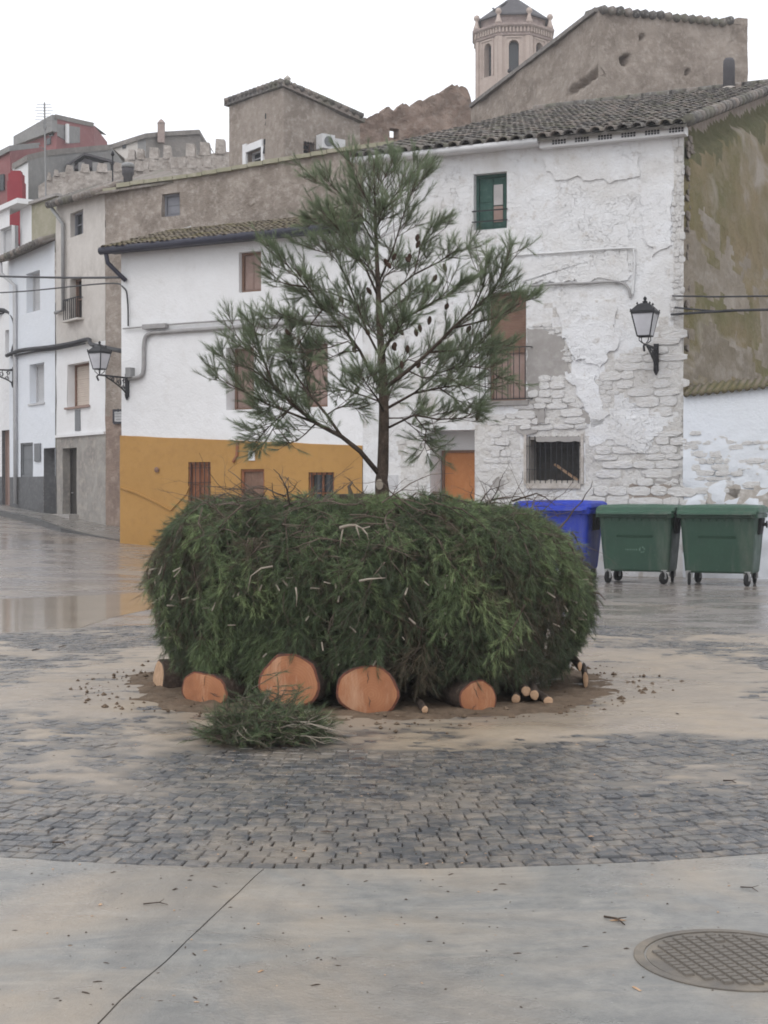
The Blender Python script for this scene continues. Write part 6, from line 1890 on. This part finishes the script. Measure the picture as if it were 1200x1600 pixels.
for k in range(34):   # boughs that stand away from the pile and hang free
    a = rb_.uniform(-math.pi - .3, .3); bough(a, rb_.uniform(.8, TOT - .5), rb_.uniform(.25, .5), rb_.gauss(0, 1.0), rb_.uniform(.12, .24), rb_.uniform(.2, .95), 20, .3, .6)
for k in range(70):   # rising sprigs along the rim
    a = rb_.uniform(0, 2 * math.pi); bough(a, rb_.uniform(.9, 1.35), .4, rb_.uniform(-1.5, 1.5), rb_.uniform(.02, .1), rb_.uniform(.1, .5), 12, .3, 0.0)
Sp, Sd, Sb = (np.array([tuple(v) for v in q]) for q in (Sp, Sd, Sb)); SL = np.array(SL); St = np.array(St)
keep = np.ones(len(Sp), bool)
mid = Sp + Sd * SL[:, None] * .7
for (p, ax, S_, U_, rh_, rv) in LOGS:          # keep the cut faces clear
    for pt_ in (mid, Sp, Sp + Sd * SL[:, None]):
        v = pt_ - np.array(p); du = v @ np.array(S_); dvv = v @ np.array(U_); da = v @ np.array(ax)
        keep &= ~(((du / (rh_ * .9)) ** 2 + ((dvv + rv * .3) / (rv * .9)) ** 2 < 1) & (da > -.5))
tipz = (Sp + Sd * SL[:, None])[:, 2]
keep &= tipz > .05
Sp, Sd, SL, St, Sb = Sp[keep], Sd[keep], SL[keep], St[keep], Sb[keep]
print('heap shoots', len(Sp))
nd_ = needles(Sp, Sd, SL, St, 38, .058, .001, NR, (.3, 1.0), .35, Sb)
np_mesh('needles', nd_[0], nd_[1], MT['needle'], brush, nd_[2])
a0_ = np.array([tuple(v) for v in Tp0]); a1_ = np.array([tuple(v) for v in Tp1])
sv, sf = stems(np.concatenate([Sp, a0_]), np.concatenate([Sp + Sd * SL[:, None] + Sb, a1_]), np.concatenate([np.full(len(Sp), .0022), np.array(Tr)]), np.concatenate([np.full(len(Sp), .001), np.array(Tr) * .85]), NR)
np_mesh('twigs', sv, sf, MT['twig'], brush)
# bare crooked branches over the rim and the top, and pale cut ends among the green
def crooked(m, p, d, L, r, rg, lvl=0, mat=0):
    pts, rad = [p], [r]; n = 7; q = Vector(p); d = Vector(d).normalized()
    for k in range(n):
        d = (d + Vector((rg.gauss(0, .22), rg.gauss(0, .22), rg.gauss(0, .16) - .03))).normalized()
        q = q + d * L / n; pts.append(q.copy()); rad.append(r * (1 - .75 * (k + 1) / n))
        if lvl < 2 and rg.random() < .42:
            crooked(m, q.copy(), (d + Vector((rg.gauss(0, .7), rg.gauss(0, .7), rg.gauss(0, .5)))), L * rg.uniform(.3, .55), rad[-1] * .7, rg, lvl + 1, mat)
    m.tube(pts, rad, 5, mat)
rg = random.Random(12); m = MB()
for k in range(150):
    a = rg.uniform(0, 2 * math.pi)
    if math.sin(a) > 0 and rg.random() < .4: a = -a
    s = rg.uniform(.75, 1.75); r, z, tr, tz_ = prof(s)
    p = Vector((CX0 + r * math.cos(a), CY0 + r * math.sin(a), z + tilt(CX0 + r * math.cos(a)) + rg.uniform(.04, .17)))
    t = Vector((-math.sin(a), math.cos(a), 0)) * rg.choice((-1, 1))
    crooked(m, p, t * rg.uniform(.3, 1.2) + Vector((math.cos(a), math.sin(a), 0)) * rg.uniform(-.5, .8) + Vector((0, 0, rg.uniform(-.05, .35))), rg.uniform(.3, .75), rg.uniform(.004, .009), rg)
for k in range(60):
    a = rg.uniform(-math.pi, 0); s = rg.uniform(1.3, TOT - .3); r, z, tr, tz_ = prof(s)
    p = Vector((CX0 + (r + .1) * math.cos(a), CY0 + (r + .1) * math.sin(a), z))
    crooked(m, p, Vector((rg.gauss(0, .5), rg.gauss(0, .3), -1)), rg.uniform(.15, .4), .0035, rg, 1)
m.build('bare_branches', MT['twig'], brush)
m = MB()
for k in range(85):
    a = rg.uniform(-math.pi - .1, .1); s = rg.uniform(1.7, TOT - .1); r, z, tr, tz_ = prof(s)
    p = Vector((CX0 + (r + .12) * math.cos(a), CY0 + (r + .12) * math.sin(a), z)); d = Vector((math.cos(a) * .6 + rg.gauss(0, .4), math.sin(a) * .6 + rg.gauss(0, .3), rg.uniform(-.9, .1))).normalized()
    m.tube([p - d * .03, p + d * rg.uniform(.015, .05)], rg.uniform(.004, .0075), 6)
m.build('cut_twig_ends', MT['paletwig'], brush)
# branches that stand out one by one
def stick(label, pts, r, mat, Y, name='dead_branch', sub=(), grp=None):
    m = MB(); P = [at(x, y, Y + dy) for x, y, dy in pts]
    m.tube(P, [r * (1 - .7 * k / (len(P) - 1)) for k in range(len(P))], 6)
    for sp_ in sub:
        Q = [at(x, y, Y + dy) for x, y, dy in sp_]; m.tube(Q, [r * .6 * (1 - .6 * k / (len(Q) - 1)) for k in range(len(Q))], 5)
    tag(m.build(name, mat, loc=P[0], smooth=True), label, 'branch', grp)
stick('bleached crooked branch lying on the front of the pile', [(531, 825, 0), (545, 821, -.02), (556, 821, -.03), (566, 826, -.02), (578, 823, 0)], .012, MT['paletwig'], 9.92, sub=[[(556, 821, -.03), (560, 834, -.04), (562, 842, -.02)], [(566, 826, -.02), (573, 834, -.03), (576, 844, -.02)], [(536, 824, 0), (533, 840, 0), (531, 856, .02)]])
stick('short pale bare twig across the middle of the pile', [(562, 908, 0), (575, 905, -.03), (588, 904, -.03), (602, 903, 0)], .009, MT['paletwig'], 9.76)
stick('pale hanging twig with white cut tips left of the middle', [(426, 885, 0), (408, 888, -.02), (392, 900, -.03), (387, 925, -.02)], .007, MT['paletwig'], 9.8)
stick('pale straight twig hanging upright near the middle of the pile', [(462, 918, 0), (464, 930, -.02), (463, 948, -.01)], .006, MT['paletwig'], 9.8)
stick('short upright stub standing on top of the pile by the ochre wall', [(546, 782, 0), (548, 770, 0), (545, 760, 0), (551, 753, 0)], .022, MT['twig'], 11.0)
stick('long curved dark twig arching from the pile towards the blue bin', [(800, 783, 0), (822, 776, 0), (838, 771, 0), (852, 777, 0), (868, 790, 0)], .008, MT['bark'], 10.6)
stick('dark bare branch reaching left from the rim below the orange door', [(690, 782, 0), (668, 778, 0), (655, 784, 0), (640, 792, 0)], .013, MT['bark'], 10.7, sub=[[(668, 778, 0), (676, 771, 0), (684, 770, 0)]])
stick('needle-tipped twig poking out of the right side of the pile', [(925, 925, 0), (937, 928, 0), (946, 938, 0)], .008, MT['bark'], 11.4)
m = MB(); p, q = at(516, 782, 12.1), at(612, 784, 12.3); m.tube([p, p.lerp(q, .5) + Vector((0, 0, .01)), q], [.05, .055, .05], 10); tag(m.build('log', MT['bark'], loc=p, smooth=True), 'dark log lying across the top of the pile behind the trunk', 'log')

# ------------------------------------------------------------------ the young pine
TYc = CY0
def tp(px, py, dy=0.0): return at(px, py, TYc + dy)
tb = tp(597, 795); tb.z = .05
pine = thing('pine_tree', 'young green pine standing in the middle of the brush pile', 'tree', tb)
trunk_px = [(597, 800), (597, 782), (597, 765), (596, 750), (598, 735), (599, 700), (600, 650), (599, 600), (596, 550), (593, 500), (591, 450), (589, 400), (587, 350), (586, 310), (585, 270), (584, 235)]
TP = [tb] + [tp(x, 600 + (y - 600) * .96 if y < 600 else y) for x, y in trunk_px]
trad = [.075, .06, .055, .056, .05, .046, .043, .04, .036, .03, .026, .021, .016, .013, .01, .007, .004]
m = MB(); m.tube(TP, trad, 12)
tk = m.build('trunk', MT['bark'], pine, smooth=True)
m = MB(); c = tp(593, 757) + Vector((0, -.052, 0)); m.lathe((0, 0, 0), [(.03, 0), (.028, .012), (.0, .013)], 10)
m.v = [(c.x + x, c.y - z, c.z + y * 1.5) for x, y, z in m.v]; m.build('pruning_scar', MT['paletwig'], tk)
BR = [  # start width, depth drift per metre, points
    (.026, -.25, [(592, 745), (560, 708), (530, 685), (487, 663), (450, 635), (415, 600), (400, 560), (388, 525), (383, 500)]),
    (.016, .3, [(530, 685), (505, 650), (475, 615), (450, 580), (440, 540), (447, 510)]),
    (.013, -.2, [(487, 663), (440, 645), (400, 630), (360, 608), (325, 592)]),
    (.009, .2, [(450, 635), (425, 655), (402, 675), (390, 690)]),
    (.010, .3, [(415, 600), (380, 575), (350, 565), (332, 556)]),
    (.009, .5, [(400, 560), (375, 545), (355, 520), (348, 502)]),
    (.009, -.6, [(487, 663), (470, 680), (455, 692), (440, 695)]),
    (.018, -.25, [(598, 612), (575, 575), (560, 545), (530, 505), (500, 475), (470, 440), (440, 405), (422, 385)]),
    (.010, .4, [(530, 505), (500, 505), (460, 500), (430, 490), (405, 492)]),
    (.009, -.3, [(470, 440), (440, 436), (415, 428)]),
    (.009, .5, [(500, 475), (480, 500), (455, 540), (440, 560)]),
    (.014, .4, [(596, 560), (575, 520), (555, 470), (540, 430), (520, 395), (492, 372)]),
    (.009, -.4, [(555, 470), (525, 455), (495, 445), (470, 450)]),
    (.012, -.4, [(592, 460), (570, 410), (545, 370), (520, 340), (498, 318)]),
    (.010, .3, [(589, 380), (565, 335), (540, 300), (515, 275), (488, 268)]),
    (.008, -.2, [(587, 325), (565, 285), (552, 255), (545, 238)]),
    (.008, .5, [(588, 350), (560, 320), (535, 330), (512, 345)]),
    (.020, -.25, [(604, 605), (640, 578), (675, 548), (715, 508), (750, 475), (780, 450), (800, 410), (808, 385)]),
    (.011, .3, [(715, 508), (750, 500), (790, 490), (820, 470), (838, 462)]),
    (.010, -.3, [(750, 475), (765, 440), (772, 405)]),
    (.011, .4, [(675, 548), (715, 545), (755, 540), (792, 545)]),
    (.014, .35, [(604, 640), (650, 615), (700, 605), (750, 600), (782, 608)]),
    (.010, -.5, [(650, 615), (690, 582), (730, 570), (770, 575), (795, 590)]),
    (.012, -.5, [(604, 672), (650, 650), (690, 657), (732, 655), (755, 645)]),
    (.008, .3, [(650, 650), (670, 675), (668, 700), (672, 712)]),
    (.008, -.2, [(690, 605), (720, 625), (750, 640)]),
    (.012, .3, [(596, 465), (625, 440), (650, 420), (660, 380), (675, 345), (692, 335)]),
    (.009, -.3, [(650, 420), (690, 400), (718, 382), (736, 378)]),
    (.010, -.2, [(592, 432), (615, 380), (630, 330), (645, 285), (662, 265)]),
    (.009, .3, [(587, 345), (610, 300), (640, 262), (655, 245)]),
    (.012, -.6, [(594, 525), (640, 490), (690, 460), (726, 432)]),
    (.007, .2, [(585, 290), (600, 262), (612, 240)]),
    (.012, 2.4, [(600, 660), (605, 630), (615, 600), (628, 580)]),
    (.012, -2.4, [(600, 645), (590, 625), (575, 605), (560, 585)]),
    (.011, -2.2, [(597, 560), (605, 535), (620, 515), (632, 500)]),
    (.011, 2.2, [(596, 545), (588, 520), (570, 500), (560, 488)]),
    (.009, 2.0, [(591, 450), (600, 425), (615, 410), (622, 400)]),
    (.009, -2.0, [(591, 440), (580, 415), (568, 400), (560, 392)]),
    (.007, -1.8, [(587, 350), (592, 330), (598, 312)]), (.007, 1.8, [(587, 345), (580, 325), (570, 305)]),
    (.008, -.4, [(640, 578), (665, 590), (700, 585), (725, 600)]),
    (.008, .4, [(560, 545), (530, 548), (505, 560), (480, 580)]),
    (.008, -.3, [(505, 650), (520, 640), (540, 632), (555, 640)]),
    (.009, .8, [(598, 630), (570, 620), (535, 610), (500, 612), (478, 625)]), (.008, -.7, [(475, 615), (455, 620), (425, 625), (400, 645)]),
    (.008, .3, [(440, 645), (420, 665), (405, 690), (398, 700)]), (.008, .5, [(599, 655), (630, 655), (655, 675), (665, 690)]),
    (.008, -.7, [(560, 545), (540, 530), (510, 540), (480, 545), (460, 560)]), (.008, .7, [(600, 590), (640, 560), (680, 570), (700, 550)]),
    (.008, .4, [(475, 615), (470, 590), (480, 565), (490, 545)]), (.007, -.5, [(575, 520), (560, 500), (535, 490), (510, 480)]),
    (.007, .6, [(593, 500), (620, 470), (640, 455), (660, 450)]), (.007, .5, [(430, 490), (415, 510), (400, 520)]),
    (.007, -.4, [(730, 570), (745, 545), (765, 530), (780, 510)]), (.007, .2, [(700, 605), (715, 580), (745, 560), (770, 550)]),
    (.007, .6, [(545, 370), (530, 375), (505, 385), (485, 380)]), (.007, -.6, [(540, 300), (520, 310), (500, 325), (482, 330)]),
]
tr_ = random.Random(17); TN = np.random.default_rng(23)
Sp, Sd, SL, St, Sb, c0, c1, cr = [], [], [], [], [], [], [], []
CONES = []
dep = {}
for (r0, dr, pts) in BR:
    r0 *= .85
    key0 = pts[0]
    d0 = dep.get(key0, 0.0)
    P = []; acc = 0; prev = None
    for (x, y) in pts:
        if prev: acc += math.hypot(x - prev[0], y - prev[1]) / 198.0
        prev = (x, y)
        dy = d0 + dr * acc + .03 * nz(x * .05, y * .05)
        dep[(x, y)] = dy
        P.append(tp(597 + (x - 597) * .94, 600 + (y - 600) * (.95 if y < 600 else .97), dy))
    m = MB(); m.tube(P, [r0 * (1 - .8 * k / (len(P) - 1)) for k in range(len(P))], 6)
    m.build('branch', MT['bark'], pine, smooth=True)
    # side twigs, then needle shoots
    tot = sum((b - a).length for a, b in zip(P, P[1:]))
    lens = [0]
    for a, b in zip(P, P[1:]): lens.append(lens[-1] + (b - a).length)
    def along(s):
        for i in range(len(P) - 1):
            if s <= lens[i + 1]: 
                t = (s - lens[i]) / max(1e-6, lens[i + 1] - lens[i]); return P[i].lerp(P[i + 1], t), (P[i + 1] - P[i]).normalized()
        return P[-1], (P[-1] - P[-2]).normalized()
    s = tot * .28
    ctr = Vector((tb.x, tb.y, 0))
    def shoot(p, d, ln, t):
        Sp.append(p); Sd.append(d.normalized()); SL.append(ln); St.append(t); Sb.append(Vector((0, 0, ln * tr_.uniform(-.05, .25))))
    while s < tot:
        q, d = along(s)
        f = s / tot
        out = Vector((q.x - ctr.x, q.y - ctr.y, 0)); out = out.normalized() if out.length > .01 else Vector((0, -1, 0))
        k = 1 if tr_.random() < .75 else 2
        for _ in range(k):
            dv = (d * .8 + out * .25 + Vector((tr_.gauss(0, .55), tr_.gauss(0, .6), tr_.gauss(.28, .4)))).normalized()
            L = tr_.uniform(.1, .3) * (1.15 - .5 * f)
            e = q + dv * L
            c0.append(q); c1.append(e); cr.append(.0035)
            tint = min(1, max(0, .5 + tr_.gauss(0, .22)))
            nsh = int(tr_.uniform(2, 6))
            for i in range(nsh):
                g = tr_.uniform(.35, 1.0)
                sd = (dv * .75 + Vector((tr_.gauss(0, .45), tr_.gauss(0, .45), tr_.gauss(.35, .32)))).normalized()
                ln = tr_.uniform(.06, .14)
                shoot(q.lerp(e, g), sd, ln, tint)
            shoot(e, (dv + Vector((0, 0, .35))), tr_.uniform(.07, .14), tint)
        s += tr_.uniform(.025, .06)
    q, d = along(tot)
    for i in range(5): shoot(q, d + Vector((tr_.gauss(0, .4), tr_.gauss(0, .4), tr_.gauss(.3, .3))), tr_.uniform(.07, .14), .55)
# leader shoots at the top
for (x, y) in [(585, 235), (570, 245), (600, 248), (612, 262), (556, 262), (586, 262), (630, 280), (575, 280), (598, 290), (560, 300), (610, 305), (545, 315), (580, 318), (628, 316), (590, 335), (566, 335), (540, 345), (552, 360), (530, 360)]:
    for i in range(7):
        Sp.append(tp(x + tr_.gauss(0, 9), y + tr_.gauss(28, 9), tr_.gauss(0, .13))); Sd.append(Vector((tr_.gauss(0, .35), tr_.gauss(0, .35), 1)).normalized()); SL.append(tr_.uniform(.1, .2)); St.append(min(1, max(0, .5 + tr_.gauss(0, .15)))); Sb.append(Vector((0, 0, 0)))
        c0.append(Sp[-1]); c1.append(tp(586, min(y + 60, 390), 0)); cr.append(.002)
Sp, Sd, Sb, c0, c1 = (np.array([tuple(v) for v in q]) for q in (Sp, Sd, Sb, c0, c1)); SL = np.array(SL); St = np.array(St)
print('tree shoots', len(Sp))
nd_ = needles(Sp, Sd, SL, St, 54, .07, .0009, TN, (.2, .66), .0, Sb)
crown = np_mesh('crown', nd_[0], nd_[1], MT['treeneedle'], pine, nd_[2])
sv, sf = stems(np.concatenate([Sp, c0]), np.concatenate([Sp + Sd * SL[:, None] + Sb, c1]), np.concatenate([np.full(len(Sp), .0025), np.array(cr)]), np.concatenate([np.full(len(Sp), .001), np.array(cr) * .6]), TN)
np_mesh('twigs', sv, sf, MT['twig'], crown)
# cones: shared mesh with raised scales
m = MB(); n = 10; rings = []
for i in range(13):
    t = i / 12; r = .021 * math.sin(math.pi * min(1, t * .92 + .06)) ** .7 * (1 + (.18 if i % 2 else -.12))
    rings.append((max(.002, r), -t * .085))
m.lathe((0, 0, 0), rings[::-1], n)
cm = bpy.data.meshes.new('cone'); cm.from_pydata(m.v, [], m.f); cm.materials.append(MT['cone'])
for (x, y) in [(653, 372), (655, 382), (601, 410), (605, 416), (618, 402), (634, 408), (640, 402), (573, 455), (572, 520), (549, 537), (551, 549), (608, 538), (613, 545), (617, 541), (637, 545), (649, 520), (655, 512), (627, 570), (656, 572), (623, 520), (465, 428), (446, 520), (454, 628), (682, 435), (693, 418), (748, 652), (735, 515), (585, 590), (560, 610), (700, 480), (672, 500), (530, 470)]:
    o = piece(cm, 'cone', pine, tp(x, y - 6, tr_.uniform(-.25, .1)), (Matrix.Rotation(tr_.uniform(-.6, .6), 3, 'X') @ Matrix.Rotation(tr_.uniform(-.6, .6), 3, 'Y')).to_quaternion(), (.8, .8, tr_.uniform(.65, .9)))

# ------------------------------------------------------------------ loose bough on the paving
g0, g1 = at(338, 1155, 8.85), at(492, 1155, 8.85)
lb = thing('pine_bough', 'loose heap of cut green pine twigs lying on the paving', 'branch', (ground_hit(410, 1155).x, 8.85, 0.02))
NL = 900
u = NPR.random(NL); v = NPR.normal(0, .33, NL).clip(-.8, .8)
cx_ = g0.x + (g1.x - g0.x) * u; prof_ = np.sin(np.pi * np.clip(u * .93 + .05, 0, 1)) ** .7
Pn = np.stack([cx_ + NPR.normal(0, .02, NL), 8.85 + v * .5 * prof_, .02 + np.abs(NPR.normal(.0, 1, NL)) * .12 * prof_ * (1 - .5 * np.abs(v))], 1)
Dn = norm(np.stack([NPR.normal(.2, .75, NL), NPR.normal(-.2, .6, NL), NPR.normal(.12, .36, NL)], 1)); Ln = NPR.uniform(.08, .22, NL)
Pn[:, 2] = np.maximum(Pn[:, 2], .02 - np.minimum(0, Dn[:, 2] * Ln) + .015)
Tn = np.clip(.42 + NPR.normal(0, .2, NL), 0, 1)
nd_ = needles(Pn, Dn, Ln, Tn, 40, .062, .0011, NPR, (.2, .8), .15)
nd_[0][:, 2] = np.maximum(nd_[0][:, 2], .012)
np_mesh('needles', nd_[0], nd_[1], MT['needle'], lb, nd_[2])
sv, sf = stems(Pn, Pn + Dn * Ln[:, None], np.full(NL, .003), np.full(NL, .0015), NPR); sv[:, 2] = np.maximum(sv[:, 2], .012)
np_mesh('twigs', sv, sf, MT['twig'], lb)
m = MB(); rg = random.Random(3)
for k in range(16):
    p = Vector((rg.uniform(g0.x + .1, g1.x - .1), 8.85 + rg.uniform(-.24, .12), rg.uniform(.06, .2))); crooked(m, p, (rg.gauss(.6, .6), rg.gauss(0, .4), rg.gauss(0, .1)), rg.uniform(.2, .45), .005, rg, 1)
m.v = [(x, y, max(z, .012)) for x, y, z in m.v]
m.build('bare_twigs', MT['paletwig'], lb)
m = MB(); p = at(338, 1160, 8.75); m.tube([Vector((p.x - .02, 8.7, .04)), Vector((p.x + .12, 8.73, .06)), Vector((p.x + .4, 8.85, .08))], [.022, .02, .012], 8); m.build('stem', MT['bark'], lb)

# ------------------------------------------------------------------ litter: a few twigs one can pick out, and scattered crumbs
def twig(px0, py0, px1, py1, label, r=.006):
    r *= .6
    a, b = ground_hit(px0, py0), ground_hit(px1, py1); a.z = b.z = r + .002
    mid = a.lerp(b, .5) + Vector((.012, .01, .004)); m = MB(); m.tube([a, mid, b], [r, r * .9, r * .5], 6)
    d = (b - a); s = Vector((-d.y, d.x, 0)).normalized() * .03; m.tube([mid, mid + d * .12 + s + Vector((0, 0, .004))], [r * .6, r * .3], 5)
    tag(m.build('fallen_twig', MT['bark'], loc=a, smooth=True), label, 'twig', 'twigs on the wet ground')
twig(944, 1448, 976, 1461, 'thick short dark twig on the concrete left of the manhole', .007)
twig(1157, 1400, 1184, 1407, 'thin dark twig on the concrete above the manhole', .004)
twig(224, 1427, 262, 1428, 'thin pale twig on the concrete left of the joint', .004)
twig(932, 1176, 950, 1177, 'small dark twig on the mud right of the pile', .006)
twig(1130, 1230, 1150, 1234, 'small dark twig on the setts at the right', .006)
twig(50, 1022, 62, 1020, 'dark twig on the paving left of the pile, nearer the edge of the view', .008)
twig(92, 1017, 104, 1014, 'dark twig on the paving between the puddle and the pile', .008)
twig(82, 1329, 102, 1333, 'dark twig on the setts at the lower left', .006)
rg = random.Random(14); m = MB()
for k in range(900):
    py = rg.uniform(930, 1595) if k % 3 else rg.uniform(1120, 1400); px = rg.uniform(-20, 1220)
    p = ground_hit(px, py); s = abs(rg.gauss(0, .0014)) + .0011; 
    if math.hypot(p.x - CX0, p.y - CY0) < 2.0: continue
    inside = math.hypot(p.x - CX0, p.y - CY0) < RING
    p.z = (max(mud_h(p.x, p.y), 0.002) if inside else (.0 if p.y < 11 else -.03)) + s * .4
    an = rg.uniform(0, 3.14); el = rg.choice((1, 1, 1, 1.5, 3, 5))
    dx, dy = Vector((math.cos(an) * s * el, math.sin(an) * s * el, 0)), Vector((-math.sin(an) * s, math.cos(an) * s, 0))
    m.add([p - dx - dy, p + dx - dy, p + dx * .8 + dy, p - dx + dy * .9, p + Vector((0, 0, s * .9))], [[0, 1, 4], [1, 2, 4], [2, 3, 4], [3, 0, 4]], 1 if rg.random() < .3 else 0)
tag(m.build('litter', [MT['bark'], MT['palewood']]), 'dark and pale crumbs of bark and wood scattered over the ground', 'litter', kind='stuff')

# ------------------------------------------------------------------ damp air over the town
m = MB(); m.box((0, 45, 16.9), (150, 190, 37.8))
hz = NT('haze')
hz.n.remove(hz.b)
vol = hz.n.new('ShaderNodeVolumePrincipled')
vol.inputs['Color'].default_value = (0.93, 0.95, 1.0, 1)
vol.inputs['Density'].default_value = HAZE
vol.inputs['Anisotropy'].default_value = 0.3
hz.l.new(vol.outputs[0], hz.n['Material Output'].inputs['Volume'])
tag(m.build('haze', hz.m), 'thin pale damp air over the square and the town', kind='stuff')
